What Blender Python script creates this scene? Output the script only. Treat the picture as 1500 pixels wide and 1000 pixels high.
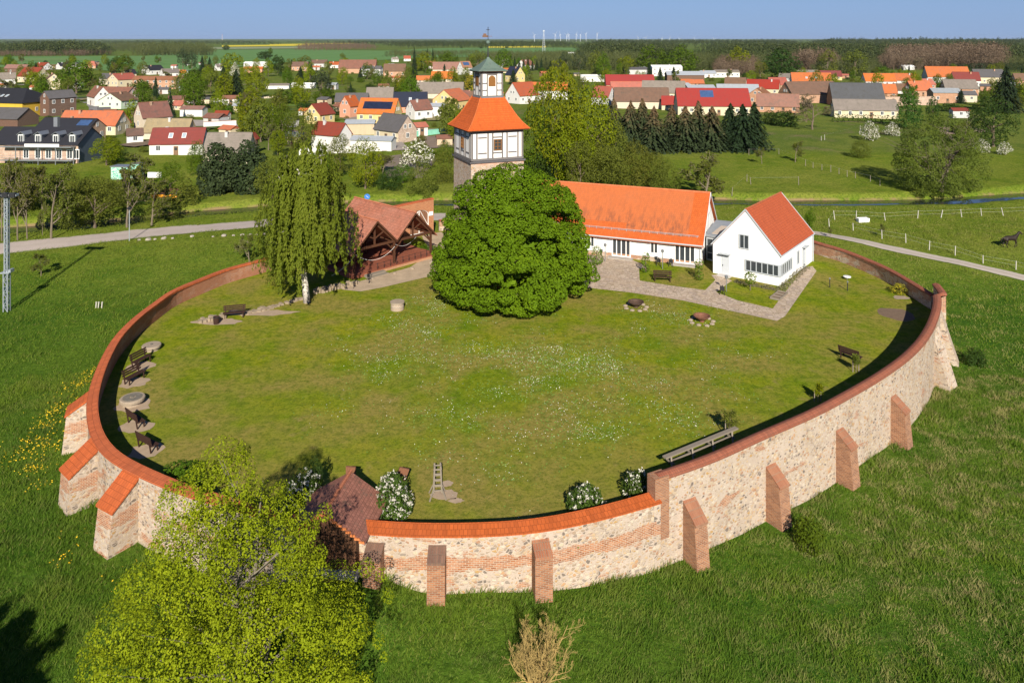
import bpy, math, random
import numpy as np
from mathutils import Vector, Matrix
R = math.radians
for o in list(bpy.data.objects): bpy.data.objects.remove(o)
sc = bpy.context.scene
COL = sc.collection
# ------------------------------------------------------------------ camera, sky, sun, exposure
CAMH, FPX, HOR = 25.0, 1100.0, 57.0
cd = bpy.data.cameras.new('camera'); cam = bpy.data.objects.new('camera', cd); COL.objects.link(cam)
cam.location = (0, 0, CAMH); cam.rotation_euler = (R(90), 0, 0)
cd.sensor_width = 36; cd.lens = FPX / 1500 * 36; cd.shift_y = -(500 - HOR) / 1500
cd.clip_end = 60000; sc.camera = cam
SUN_EL, SHX, SHY = R(29.5), -0.07, 1.0
w = bpy.data.worlds.new('World'); sc.world = w; w.use_nodes = True
nt = w.node_tree; bg = nt.nodes['Background']
sky = nt.nodes.new('ShaderNodeTexSky'); sky.sky_type = 'NISHITA'; sky.sun_disc = False
sky.sun_elevation = SUN_EL; sky.sun_rotation = math.atan2(-SHX, -SHY)
sky.air_density = 1.0; sky.dust_density = 0.0; sky.ozone_density = 4.0; sky.altitude = 1500
tint = nt.nodes.new('ShaderNodeMix'); tint.data_type = 'RGBA'; tint.blend_type = 'MULTIPLY'; tint.inputs[0].default_value = 1.0; tint.inputs[7].default_value = (.72, .88, 1.12, 1)
nt.links.new(sky.outputs[0], tint.inputs[6]); tcw = nt.nodes.new('ShaderNodeTexCoord'); sxw = nt.nodes.new('ShaderNodeSeparateXYZ'); nt.links.new(tcw.outputs['Generated'], sxw.inputs[0])
rpw = nt.nodes.new('ShaderNodeMapRange'); nt.links.new(sxw.outputs[2], rpw.inputs[0]); rpw.inputs[1].default_value = 0.0; rpw.inputs[2].default_value = 0.30; rpw.inputs[3].default_value = 0.88; rpw.inputs[4].default_value = 0.0
mxw = nt.nodes.new('ShaderNodeMix'); mxw.data_type = 'RGBA'; nt.links.new(rpw.outputs[0], mxw.inputs[0]); nt.links.new(tint.outputs[2], mxw.inputs[6]); mxw.inputs[7].default_value = (3.3, 4.85, 8.3, 1)
nt.links.new(mxw.outputs[2], bg.inputs[0]); bg.inputs[1].default_value = 0.05
sl = bpy.data.lights.new('sun', 'SUN'); sun = bpy.data.objects.new('sun', sl); COL.objects.link(sun)
sl.energy = 5.0; sl.angle = R(0.53); sl.color = (1.0, 0.92, 0.78)
sd = Vector((SHX, SHY, -math.tan(SUN_EL) * math.hypot(SHX, SHY)))
sun.rotation_euler = sd.to_track_quat('-Z', 'Y').to_euler()
sc.view_settings.view_transform = 'Standard'; sc.view_settings.look = 'None'
sc.view_settings.exposure = 0.64; sc.view_settings.gamma = 1
sc.cycles.max_bounces = 6; sc.cycles.diffuse_bounces = 3; sc.cycles.transparent_max_bounces = 6
# ------------------------------------------------------------------ geometry helpers
def G(px, py, z=0.0):
    """pixel of the photograph -> point on the level z"""
    Y = FPX * (CAMH - z) / (py - HOR)
    return ((px - 750) / FPX * Y, Y)
def sst(a, b, x):
    t = np.clip((x - a) / (b - a), 0, 1); return t * t * (3 - 2 * t)
RIVER_PX = [(-330, 372), (-60, 346), (0, 341), (60, 338), (110, 335), (175, 330), (235, 323), (300, 315), (390, 308), (480, 304), (560, 302), (640, 300), (700, 299),
            (850, 298), (1000, 298), (1080, 299), (1130, 301), (1200, 300), (1290, 300), (1380, 298), (1430, 295), (1500, 290), (1600, 283), (1900, 268)]
WATER_Z = -2.35
RIVER = np.array([G(a, b, WATER_Z) for a, b in RIVER_PX])
def dist_poly(x, y, P):
    x = np.asarray(x, float); y = np.asarray(y, float)
    d = np.full(np.broadcast(x, y).shape, 1e9)
    for (x0, y0), (x1, y1) in zip(P[:-1], P[1:]):
        dx, dy = x1 - x0, y1 - y0; L = dx * dx + dy * dy
        t = np.clip(((x - x0) * dx + (y - y0) * dy) / L, 0, 1)
        d = np.minimum(d, np.hypot(x - x0 - t * dx, y - y0 - t * dy))
    return d
def zg(x, y):
    x = np.asarray(x, float); y = np.asarray(y, float)
    z = -2.7 + 1.05 * np.exp(-((x + 2) / 8.5) ** 2) * np.exp(-((y - 36) / 9) ** 2) + 0.65 * np.exp(-((x + 26) / 9) ** 2) * (1 - sst(56, 72, y)) * sst(28, 36, y)
    z = z + 1.0 * np.exp(-((x + 8.6) / 3.6) ** 4 - ((y - 35.6) / 3.0) ** 2)
    z = z + 1.35 * sst(78, 100, y)
    z = z + 0.10 * np.sin(x * .31 + 1.3) * np.sin(y * .27) + 0.05 * np.sin(x * .9 + y * .5) * np.sin(y * .8 - x * .3)
    r = dist_poly(x, y, RIVER)
    z = z - 2.2 * (1 - sst(1.8, 4.6, r))
    return z - 0.15 * sst(140, 200, y)
def Z(x, y): return float(zg(x, y))
def GT(px, py):
    """pixel -> point on the terrain outside the wall"""
    z = -1.5
    for _ in range(8):
        x, y = G(px, py, z); z = Z(x, y)
    return (x, y, z)
def tag(o, label=None, cat=None, group=None, kind=None):
    if label: o['label'] = label
    if cat: o['category'] = cat
    if group: o['group'] = group
    if kind: o['kind'] = kind
    return o
def thing(name, label, cat, loc=(0, 0, 0), rz=0.0, group=None, scale=None):
    o = bpy.data.objects.new(name, None); COL.objects.link(o)
    o.empty_display_size = .3
    o.location = loc; o.rotation_euler = (0, 0, rz)
    if scale is not None: o.scale = scale if hasattr(scale, '__len__') else (scale,) * 3
    return tag(o, label, cat, group)
def link(name, me, parent=None, loc=None, rz=0.0, scale=None):
    o = bpy.data.objects.new(name, me); COL.objects.link(o)
    if parent is not None: o.parent = parent
    if loc is not None: o.location = loc
    if rz: o.rotation_euler = (0, 0, rz)
    if scale is not None: o.scale = scale
    return o
def dup(root, loc, rz=0.0, label=None, group=None, scale=None):
    def cp(o, par):
        c = o.copy(); COL.objects.link(c)
        if par is not None: c.parent = par
        for ch in [k for k in bpy.data.objects if k.parent == o] if o is not root else kids: cp(ch, c)
        return c
    kids = list(root.children)
    r = cp(root, None); r.location = loc; r.rotation_euler = (0, 0, rz)
    if label: r['label'] = label
    if group: r['group'] = group
    if scale is not None: r.scale = scale if hasattr(scale, '__len__') else (scale,) * 3
    return r
class MB:
    def __init__(s): s.v = []; s.f = []; s.m = []; s.uv = []
    def poly(s, pts, mi=0, uv=None):
        b = len(s.v); s.v += [tuple(p) for p in pts]; s.f.append(tuple(range(b, b + len(pts)))); s.m.append(mi); s.uv.append(uv); return s
    def box(s, c, d, rz=0.0, mi=0, M=None):
        hx, hy, hz = d[0] / 2, d[1] / 2, d[2] / 2; ca, sa = math.cos(rz), math.sin(rz)
        P = []
        for z in (-hz, hz):
            for x, y in ((-hx, -hy), (hx, -hy), (hx, hy), (-hx, hy)):
                p = (x * ca - y * sa, x * sa + y * ca, z)
                if M is not None: p = tuple(M @ Vector(p))
                P.append((c[0] + p[0], c[1] + p[1], c[2] + p[2]))
        for q in ((3, 2, 1, 0), (4, 5, 6, 7), (0, 1, 5, 4), (1, 2, 6, 5), (2, 3, 7, 6), (3, 0, 4, 7)): s.poly([P[i] for i in q], mi)
        return s
    def beam(s, a, b, w, h=None, mi=0):
        h = h or w; a = Vector(a); b = Vector(b); d = b - a; L = d.length; d.normalize()
        up = Vector((0, 0, 1)) if abs(d.z) < .95 else Vector((0, 1, 0))
        sx = d.cross(up).normalized(); sz = sx.cross(d)
        P = []
        for t in (a, b):
            for i, j in ((-1, -1), (1, -1), (1, 1), (-1, 1)): P.append(t + sx * (w / 2 * i) + sz * (h / 2 * j))
        for q in ((0, 1, 2, 3), (7, 6, 5, 4), (0, 4, 5, 1), (1, 5, 6, 2), (2, 6, 7, 3), (3, 7, 4, 0)): s.poly([P[i] for i in q], mi)
        return s
    def tube(s, pts, rad, n=6, mi=0, cap=True):
        rings = []; pts = [Vector(p) for p in pts]
        for i, p in enumerate(pts):
            d = (pts[min(i + 1, len(pts) - 1)] - pts[max(i - 1, 0)])
            if d.length < 1e-6: d = Vector((0, 0, 1))
            d.normalize(); u = Vector((1, 0, 0)) if abs(d.x) < .8 else Vector((0, 1, 0))
            a = d.cross(u).normalized(); b = d.cross(a); r = rad[i] if hasattr(rad, '__len__') else rad
            rings.append([p + a * (math.cos(2 * math.pi * k / n) * r) + b * (math.sin(2 * math.pi * k / n) * r) for k in range(n)])
        for A, B in zip(rings[:-1], rings[1:]):
            for k in range(n): s.poly([A[k], B[k], B[(k + 1) % n], A[(k + 1) % n]], mi)
        if cap: s.poly(rings[-1][::-1], mi); s.poly(rings[0], mi)
        return s
    def lathe(s, prof, c=(0, 0, 0), n=20, mi=0):
        rings = [[(c[0] + r * math.cos(2 * math.pi * k / n), c[1] + r * math.sin(2 * math.pi * k / n), c[2] + z) for k in range(n)] for r, z in prof]
        for A, B in zip(rings[:-1], rings[1:]):
            for k in range(n): s.poly([A[k], A[(k + 1) % n], B[(k + 1) % n], B[k]], mi)
        return s
    def prism(s, P2, z0, z1, mi=0):
        n = len(P2); lo = [(x, y, z0) for x, y in P2]; hi = [(x, y, z1) for x, y in P2]
        s.poly(hi, mi); s.poly(lo[::-1], mi)
        for i in range(n): j = (i + 1) % n; s.poly([lo[i], lo[j], hi[j], hi[i]], mi)
        return s
    def slab(s, top, t, mi=0, side=None):
        """polygon given in 3D (counter-clockwise seen from above) thickened straight down"""
        n = len(top); lo = [(p[0], p[1], p[2] - t) for p in top]; side = mi if side is None else side
        s.poly(top, mi); s.poly(lo[::-1], side)
        for i in range(n): j = (i + 1) % n; s.poly([lo[i], lo[j], top[j], top[i]], side)
        return s
    def mesh(s, name, mats, smooth=False):
        me = bpy.data.meshes.new(name); me.from_pydata([tuple(p) for p in s.v], [], s.f)
        for m in (mats if isinstance(mats, (list, tuple)) else [mats]): me.materials.append(m)
        me.polygons.foreach_set('material_index', s.m)
        uv = []
        for f, u in zip(s.f, s.uv):
            if u is not None: uv += [c for q in u for c in q]; continue
            P = [s.v[i] for i in f]
            n = [0.0, 0.0, 0.0]
            for i in range(len(P)):
                a, b = P[i], P[(i + 1) % len(P)]
                n[0] += (a[1] - b[1]) * (a[2] + b[2]); n[1] += (a[2] - b[2]) * (a[0] + b[0]); n[2] += (a[0] - b[0]) * (a[1] + b[1])
            L = math.sqrt(n[0] ** 2 + n[1] ** 2 + n[2] ** 2) or 1.0
            n = [c / L for c in n]; h = math.hypot(n[0], n[1])
            if h < .05:
                for p in P: uv += [p[0], p[1]]
            else:
                t = (-n[1] / h, n[0] / h)
                for p in P: uv += [p[0] * t[0] + p[1] * t[1], p[2] / h if h > .3 else p[0] * n[0] / h + p[1] * n[1] / h]
        l = me.uv_layers.new(name='UVMap'); l.data.foreach_set('uv', uv)
        if smooth: me.polygons.foreach_set('use_smooth', [True] * len(s.f))
        me.update(); return me
    def build(s, name, mats, parent=None, smooth=False, loc=None, rz=0.0):
        return link(name, s.mesh(name, mats, smooth), parent, loc, rz)
def quads_mesh(name, V, mat, smooth=False, k=4):
    """V (n,k,3) -> a mesh of n loose faces"""
    n = len(V); me = bpy.data.meshes.new(name)
    me.vertices.add(n * k); me.vertices.foreach_set('co', V.reshape(-1).astype(np.float32))
    me.loops.add(n * k); me.loops.foreach_set('vertex_index', np.arange(n * k, dtype=np.int32))
    me.polygons.add(n); me.polygons.foreach_set('loop_start', np.arange(0, n * k, k, dtype=np.int32))
    me.polygons.foreach_set('loop_total', np.full(n, k, dtype=np.int32))
    for m in (mat if isinstance(mat, (list, tuple)) else [mat]): me.materials.append(m)
    me.update(calc_edges=True); me.validate(); return me
# ------------------------------------------------------------------ materials
class NT:
    def __init__(s, name):
        s.m = bpy.data.materials.new(name); s.m.use_nodes = True; s.t = s.m.node_tree
        s.b = s.t.nodes['Principled BSDF']; s.out = s.t.nodes['Material Output']
    def n(s, typ, ins=None, **kw):
        o = s.t.nodes.new('ShaderNode' + typ)
        for k, v in kw.items(): setattr(o, k, v)
        for k, v in (ins or {}).items(): s.set(o.inputs[k], v)
        return o
    def set(s, sock, v):
        if hasattr(v, 'is_output') or isinstance(v, bpy.types.NodeSocket): s.t.links.new(v, sock)
        else:
            if hasattr(v, '__len__') and sock.type == 'RGBA' and len(v) == 3: v = (*v, 1)
            sock.default_value = v
    def math(s, op, a, b=0.0, c=0.0):
        o = s.n('Math', {0: a, 1: b, 2: c}, operation=op); return o.outputs[0]
    def mix(s, f, a, b, blend='MIX'):
        o = s.n('Mix', data_type='RGBA', blend_type=blend); s.set(o.inputs[0], f); s.set(o.inputs[6], a); s.set(o.inputs[7], b); return o.outputs[2]
    def noise(s, vec, scale, detail=4, rough=.55):
        o = s.n('TexNoise', {'Scale': scale, 'Detail': detail, 'Roughness': rough})
        if vec is not None: s.set(o.inputs['Vector'], vec)
        return o.outputs[0]
    def ramp(s, f, stops, const=False):
        o = s.n('ValToRGB', {0: f}); e = o.color_ramp.elements
        if const: o.color_ramp.interpolation = 'CONSTANT'
        while len(e) > 1: e.remove(e[-1])
        for i, (p, c) in enumerate(stops):
            q = e[0] if i == 0 else e.new(p)
            q.position = p; q.color = (*c, 1) if hasattr(c, '__len__') else (c, c, c, 1)
        return o.outputs[0]
    def obj(s): return s.n('TexCoord').outputs['Object']
    def uv(s): return s.n('TexCoord').outputs['UV']
    def pos(s): return s.n('NewGeometry').outputs['Position']
    def mapv(s, v, sc=(1, 1, 1), loc=(0, 0, 0)):
        o = s.n('Mapping', {0: v, 1: loc, 3: sc}); return o.outputs[0]
    def bump(s, h, strength, dist=.05):
        o = s.n('Bump', {'Strength': strength, 'Distance': dist, 'Height': h}); s.set(s.b.inputs['Normal'], o.outputs[0])
    def fin(s, col, rough=.85, spec=.25, metal=0.0):
        s.set(s.b.inputs['Base Color'], col); s.set(s.b.inputs['Roughness'], rough)
        s.b.inputs['Specular IOR Level'].default_value = spec; s.b.inputs['Metallic'].default_value = metal
        return s.m
def sc3(c, k): return tuple(min(1, x * k) for x in c)
CACHE = {}
def cached(fn):
    def g(*a, **k):
        key = (fn.__name__, a, tuple(sorted(k.items())))
        if key not in CACHE: CACHE[key] = fn(*a, **k)
        return CACHE[key]
    return g
@cached
def plain(name, col, rough=.8, var=.12, scale=1.5, bump=.0, spec=.25, metal=0.0, fine=14.):
    t = NT(name); p = t.obj(); a = t.noise(p, scale, 5); b = t.noise(p, fine, 3)
    f = t.math('ADD', t.math('MULTIPLY', a, .65), t.math('MULTIPLY', b, .35))
    c = t.ramp(f, [(.3, sc3(col, 1 - var)), (.7, sc3(col, 1 + var))])
    if bump: t.bump(b, bump, .03)
    return t.fin(c, rough, spec, metal)
@cached
def tiles(name, col, var=.18, patch=None, amt=.5, tw=.24, th=.34, old=.0, mort=.55):
    """clay tile courses along the slope: u along the eaves, v up the roof"""
    t = NT(name); uv = t.uv(); o = t.pos()
    br = t.n('TexBrick', {'Vector': uv, 'Color1': sc3(col, 1 - var), 'Color2': sc3(col, 1 + var), 'Mortar': sc3(col, mort), 'Scale': 1.0, 'Mortar Size': .012,
                          'Mortar Smooth': .3, 'Bias': 0.0, 'Brick Width': tw, 'Row Height': th}, offset=.5)
    c = br.outputs[0]
    big = t.noise(o, .35, 6, .62); c = t.mix(t.ramp(big, [(.42, 0.), (.68, 1.)]), c, t.mix(amt, c, patch or sc3(col, .6)))
    st = t.noise(t.mapv(uv, (1.6, .35, 1)), 1.2, 5, .6); c = t.mix(t.ramp(st, [(.50, 0.), (.75, .6)]), c, sc3(col, .62))
    if old:
        mo = t.noise(o, 1.6, 6, .7); c = t.mix(t.ramp(mo, [(.56 - .1 * old, 0.), (.74, .85)]), c, (.10, .085, .06))
    sv = t.n('SeparateXYZ', {0: uv}).outputs[1]
    saw = t.math('FRACT', t.math('DIVIDE', sv, th))
    h = t.math('SUBTRACT', t.math('MULTIPLY', br.outputs[1], -.6), saw)
    t.bump(h, .55, .035)
    return t.fin(c, .8, .2)
@cached
def bricks(name, c1=(.215, .070, .030), c2=(.40, .165, .075), mortar=(.36, .28, .205), soot=.25, bw=.26, rh=.085):
    t = NT(name); uv = t.uv()
    br = t.n('TexBrick', {'Vector': uv, 'Color1': c1, 'Color2': c2, 'Mortar': mortar, 'Scale': 1., 'Mortar Size': .012, 'Mortar Smooth': .2, 'Bias': .0, 'Brick Width': bw, 'Row Height': rh}, offset=.5)
    n = t.noise(t.pos(), .9, 6, .65); c = t.mix(t.ramp(n, [(.45, 0.), (.75, soot)]), br.outputs[0], (.12, .08, .06))
    c = t.mix(t.math('MULTIPLY', t.noise(t.pos(), 7, 3), .14), c, (.52, .38, .28))
    t.bump(t.math('MULTIPLY', br.outputs[1], -1.), .8, .03)
    return t.fin(c, .9, .15)
def stone_nodes(t, uv, light=1.0):
    wob = t.n('TexNoise', {'Vector': uv, 'Scale': 1.6, 'Detail': 3}).outputs[1]
    v = t.n('VectorMath', {0: uv, 1: t.n('VectorMath', {0: wob, 1: (.22, .22, 0)}, operation='MULTIPLY').outputs[0]}, operation='ADD').outputs[0]
    v = t.mapv(v, (3.7, 5.6, 1))
    vo = t.n('TexVoronoi', {'Vector': v, 'Scale': 1.25, 'Randomness': .95}); ed = t.n('TexVoronoi', {'Vector': v, 'Scale': 1.25, 'Randomness': .95}, feature='DISTANCE_TO_EDGE')
    rnd = t.n('SeparateColor', {0: vo.outputs[1]})
    cell = t.ramp(rnd.outputs[0], [(0, (.45, .35, .25)), (.16, (.54, .44, .32)), (.30, (.33, .25, .18)), (.42, (.50, .36, .22)), (.54, (.36, .20, .12)), (.62, (.56, .48, .38)),
                                   (.72, (.26, .215, .18)), (.79, (.46, .27, .14)), (.86, (.145, .12, .105)), (.94, (.42, .26, .10))], True)
    # smeared mortar: part of the stones are plastered over
    mort = t.mix(t.noise(uv, 1.1, 5, .6), (.37, .295, .235), (.575, .48, .405))
    sm = t.noise(uv, 1.3, 5, .65)
    edge = t.math('SUBTRACT', ed.outputs[0], t.math('MULTIPLY', t.math('SUBTRACT', sm, .37), .80))
    face = t.ramp(edge, [(.0, 0.), (.06, 1.)])
    c = t.mix(face, mort, cell)
    dirt = t.noise(t.mapv(uv, (.7, .28, 1)), 1.0, 6, .68)
    c = t.mix(t.ramp(dirt, [(.48, 0.), (.78, .45)]), c, (.26, .20, .15))
    fine = t.noise(uv, 16, 4, .6); c = t.mix(t.ramp(fine, [(.35, .35), (.6, 0.)]), c, sc3((.30, .24, .18), 1))
    if light != 1: c = t.mix(1.0, c, (light,) * 3, 'MULTIPLY')
    return c, t.math('ADD', t.math('MULTIPLY', face, .6), t.math('MULTIPLY', fine, .5))
@cached
def masonry(name, band=None, amount=.5, light=1.0, red=False):
    """field stone with patches and bands of brick; u runs along the wall, v is height in metres"""
    t = NT(name); uv = t.uv(); c, h = stone_nodes(t, uv, light)
    br = t.n('TexBrick', {'Vector': uv, 'Color1': (.23, .075, .032), 'Color2': (.43, .18, .085), 'Mortar': (.46, .36, .27), 'Scale': 1., 'Mortar Size': .014, 'Mortar Smooth': .2, 'Bias': 0., 'Brick Width': .27, 'Row Height': .09}, offset=.5)
    n = t.noise(t.mapv(uv, (.30, .85, 1)), 1.0, 5, .6)
    f = t.ramp(n, [(.66 - .22 * amount, 0.), (.70 - .22 * amount, 1.)])
    if band:
        sv = t.n('SeparateXYZ', {0: uv}).outputs[1]
        n2 = t.noise(t.mapv(uv, (.55, .9, 1)), 1.3, 4, .7)
        d = t.math('ABSOLUTE', t.math('SUBTRACT', sv, band[0]))
        d = t.math('ADD', d, t.math('MULTIPLY', t.math('SUBTRACT', n2, .48), 1.5 * band[1] + .5))
        f = t.math('MAXIMUM', t.ramp(d, [(band[1], 1.), (band[1] + .05, 0.)]), t.math('MULTIPLY', f, .9))
    bc = br.outputs[0]
    wash = t.noise(uv, 2.2, 5, .7); bc = t.mix(t.ramp(wash, [(.45, 0.), (.75, .5)]), bc, (.50, .40, .31))
    c = t.mix(f, c, bc)
    if red: c = t.mix(.72, c, (.30, .115, .06))
    mo = t.noise(uv, .55, 6, .7); c = t.mix(t.ramp(mo, [(.63, 0.), (.80, .6)]), c, (.14, .13, .07))
    t.bump(t.mix(f, h, t.math('SUBTRACT', 1., br.outputs[1])), .5, .06)
    return t.fin(c, .92, .12)
@cached
def leaf(name, col, col2, transl=.28, spread=.30, nscale=.35):
    t = NT(name); g = t.n('NewGeometry'); rnd = g.outputs['Random Per Island']
    oi = t.n('ObjectInfo').outputs['Random']
    nz = t.noise(t.obj(), nscale, 3)
    f = t.math('ADD', t.math('MULTIPLY', rnd, .34), t.math('ADD', t.math('MULTIPLY', nz, 1.1), -.26))
    c = t.ramp(f, [(0., sc3(col, 1 - spread)), (.5, col), (1., col2)])
    hs = t.n('HueSaturation', {'Hue': t.math('ADD', .485, t.math('MULTIPLY', oi, .03)), 'Value': t.math('ADD', .85, t.math('MULTIPLY', oi, .3)), 'Color': c}); c = hs.outputs[0]
    m = t.fin(c, .75, .12)
    tr = t.n('BsdfTranslucent', {'Color': t.mix(.35, c, (.45, .5, .05))})
    mx = t.n('MixShader', {0: transl, 1: t.b.outputs[0], 2: tr.outputs[0]}); t.t.links.new(mx.outputs[0], t.out.inputs[0])
    return m
@cached
def glass(name='window_glass', col=(.025, .03, .035)):
    t = NT(name); return t.fin(t.mix(t.noise(t.pos(), .8, 2), col, sc3(col, 2.2)), .12, .5)
def lawn_mat():
    t = NT('mown_lawn'); p = t.pos()
    a = t.noise(p, .07, 5, .6); b = t.noise(p, .45, 6, .65); f = t.noise(p, 5., 5, .7); ff = t.noise(p, 22., 3, .7)
    g = t.mix(t.ramp(b, [(.34, 0.), (.66, 1.)]), (.135, .196, .007), (.275, .265, .015))
    g = t.mix(t.ramp(a, [(.40, 0.), (.60, .55)]), g, (.105, .185, .008))
    # mowing rounds: faint arcs about the middle of the court
    v = t.n('VectorMath', {0: p, 1: (1.5, 62, 0)}, operation='SUBTRACT').outputs[0]
    ln = t.n('VectorMath', {0: t.mapv(v, (1, 1.1, 0))}, operation='LENGTH').outputs[1]
    wv = t.math('SINE', t.math('MULTIPLY', ln, 2.3)); out = t.ramp(t.math('DIVIDE', ln, 34.), [(.42, 0.), (.70, 1.)])
    g = t.mix(t.math('MULTIPLY', t.math('MULTIPLY', t.math('ADD', t.math('MULTIPLY', wv, .5), .5), out), .30), g, (.25, .235, .035))
    dry = t.noise(p, .16, 6, .62); g = t.mix(t.ramp(dry, [(.43, 0.), (.60, .9)]), g, (.27, .21, .058))
    spot = t.noise(p, .55, 5, .6); g = t.mix(t.ramp(spot, [(.60, 0.), (.74, .7)]), g, (.31, .215, .10))
    m2 = t.noise(p, 1.7, 5, .72); g = t.mix(t.ramp(m2, [(.40, .55), (.53, 0.)]), g, (.065, .105, .010)); g = t.mix(t.ramp(m2, [(.54, 0.), (.70, .5)]), g, (.27, .26, .05))
    fr_m = t.ramp(t.math('DIVIDE', t.n('SeparateXYZ', {0: p}).outputs[1], 100.), [(.38, .5), (.56, 0.)]); g = t.mix(t.math('MULTIPLY', fr_m, t.ramp(b, [(.35, .2), (.6, 1.)])), g, (.24, .185, .055))
    g = t.mix(t.ramp(f, [(.36, .55), (.52, 0.)]), g, (.045, .085, .004)); g = t.mix(t.ramp(ff, [(.52, 0.), (.70, .42)]), g, (.24, .29, .03))
    t.bump(t.math('ADD', f, t.math('MULTIPLY', ff, .6)), .5, .07)
    return t.fin(g, .9, .0)
def ground_mat():
    """meadow near by, gardens and grass in the village, farmland beyond"""
    t = NT('meadow'); p = t.pos(); sx = t.n('SeparateXYZ', {0: p}); X, Y = sx.outputs[0], sx.outputs[1]
    a = t.noise(p, .05, 5, .6); b = t.noise(p, .35, 6, .65); f = t.noise(p, 2.6, 6, .72)
    lush = t.mix(t.ramp(b, [(.35, 0.), (.65, 1.)]), (.042, .108, .011), (.085, .160, .016))
    lush = t.mix(t.ramp(a, [(.42, 0.), (.62, .8)]), lush, (.105, .172, .018))
    past = t.mix(t.ramp(b, [(.35, 0.), (.65, 1.)]), (.115, .175, .016), (.190, .222, .030))
    past = t.mix(t.ramp(a, [(.45, 0.), (.62, .6)]), past, (.235, .245, .045))
    k = t.math('ADD', Y, t.math('MULTIPLY', t.math('SUBTRACT', b, .5), 9.))
    g = t.mix(t.ramp(t.math('DIVIDE', k, 200.), [(.38, 0.), (.50, 1.)]), lush, past)
    gar = t.noise(p, .035, 6, .7); gcol = t.ramp(gar, [(.38, (.075, .125, .022)), (.47, (.165, .19, .042)), (.55, (.095, .14, .028)), (.66, (.21, .165, .095))])
    vil = t.math('MULTIPLY', t.ramp(t.math('DIVIDE', t.math('ADD', Y, t.math('MULTIPLY', t.math('SUBTRACT', a, .5), 20.)), 400.), [(.42, 0.), (.46, 1.)]), .85)
    g = t.mix(vil, g, gcol)
    far = t.ramp(t.math('DIVIDE', Y, 2000.), [(.34, 0.), (.40, 1.)]); g = t.mix(far, g, t.mix(t.noise(p, .004, 4), (.075, .15, .030), (.17, .18, .05)))
    dryn = t.noise(p, .8, 5, .7); nx = t.ramp(t.math('DIVIDE', X, 60.), [(.15, .1), (.45, 1.)])
    nearm = t.ramp(t.math('DIVIDE', Y, 100.), [(.45, 1.), (.75, 0.)])
    g = t.mix(t.math('MULTIPLY', t.math('MULTIPLY', t.ramp(dryn, [(.54, 0.), (.70, .8)]), nx), nearm), g, (.30, .25, .11))
    # bare sandy river bank
    z = t.n('SeparateXYZ', {0: p}).outputs[2]
    g = t.mix(t.ramp(f, [(.36, .6), (.55, 0.)]), g, (.020, .050, .008)); g = t.mix(t.ramp(f, [(.55, 0.), (.75, .35)]), g, (.19, .25, .06))
    bank = t.math('MULTIPLY', t.ramp(t.math('MULTIPLY', z, -.2), [(.385, 0.), (.43, 1.)]), t.ramp(t.math('DIVIDE', Y, 200.), [(.49, 0.), (.52, 1.)]))
    g = t.mix(t.math('MULTIPLY', bank, t.ramp(b, [(.42, 0.), (.60, 1.)])), g, (.24, .17, .09))
    t.bump(f, .8, .25)
    return t.fin(g, .95, .0)
def cobble_mat():
    t = NT('cobbles'); p = t.pos(); vo = t.n('TexVoronoi', {'Vector': p, 'Scale': 2.6}); ed = t.n('TexVoronoi', {'Vector': p, 'Scale': 2.6}, feature='DISTANCE_TO_EDGE')
    r = t.n('SeparateColor', {0: vo.outputs[1]}).outputs[0]
    c = t.ramp(r, [(0, (.40, .31, .24)), (.5, (.52, .42, .33)), (1, (.34, .27, .23))])
    c = t.mix(t.ramp(ed.outputs[0], [(0.02, .8), (.09, 0.)]), c, (.25, .20, .13))
    c = t.mix(t.ramp(t.noise(p, .5, 5, .65), [(.5, 0.), (.7, .6)]), c, (.42, .31, .21))
    t.bump(ed.outputs[0], .5, .05); return t.fin(c, .9, .15)
def road_mat(name='gravel', col=(.55, .49, .45), grass=.35):
    t = NT(name); p = t.pos(); n = t.noise(p, .8, 6, .65); f = t.noise(p, 9., 4, .7)
    c = t.mix(n, sc3(col, .85), sc3(col, 1.1)); c = t.mix(t.ramp(f, [(.4, .3), (.6, 0.)]), c, sc3(col, .6))
    u = t.n('SeparateXYZ', {0: t.uv()}).outputs[0]
    mid = t.math('MULTIPLY', t.ramp(t.math('ABSOLUTE', t.math('SUBTRACT', u, .5)), [(.03, 1.), (.13, 0.)]), t.ramp(n, [(.35, .1), (.6, grass)]))
    c = t.mix(mid, c, (.20, .18, .10))
    e = t.ramp(t.math('ADD', t.math('ABSOLUTE', t.math('SUBTRACT', u, .5)), t.math('MULTIPLY', t.math('SUBTRACT', n, .5), .3)), [(.40, 0.), (.47, .85)])
    c = t.mix(e, c, (.13, .17, .035)); t.bump(f, .4, .03); return t.fin(c, .92, .12)
@cached
def wood(name, col, var=.3):
    t = NT(name); p = t.uv(); n = t.noise(t.mapv(p, (22, 1.5, 1)), 1.0, 5, .6); m = t.noise(t.obj(), 1.2, 4)
    c = t.mix(n, sc3(col, 1 - var), sc3(col, 1 + var)); c = t.mix(t.math('MULTIPLY', m, .4), c, sc3(col, .6))
    t.bump(n, .3, .01); return t.fin(c, .8, .2)
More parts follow.
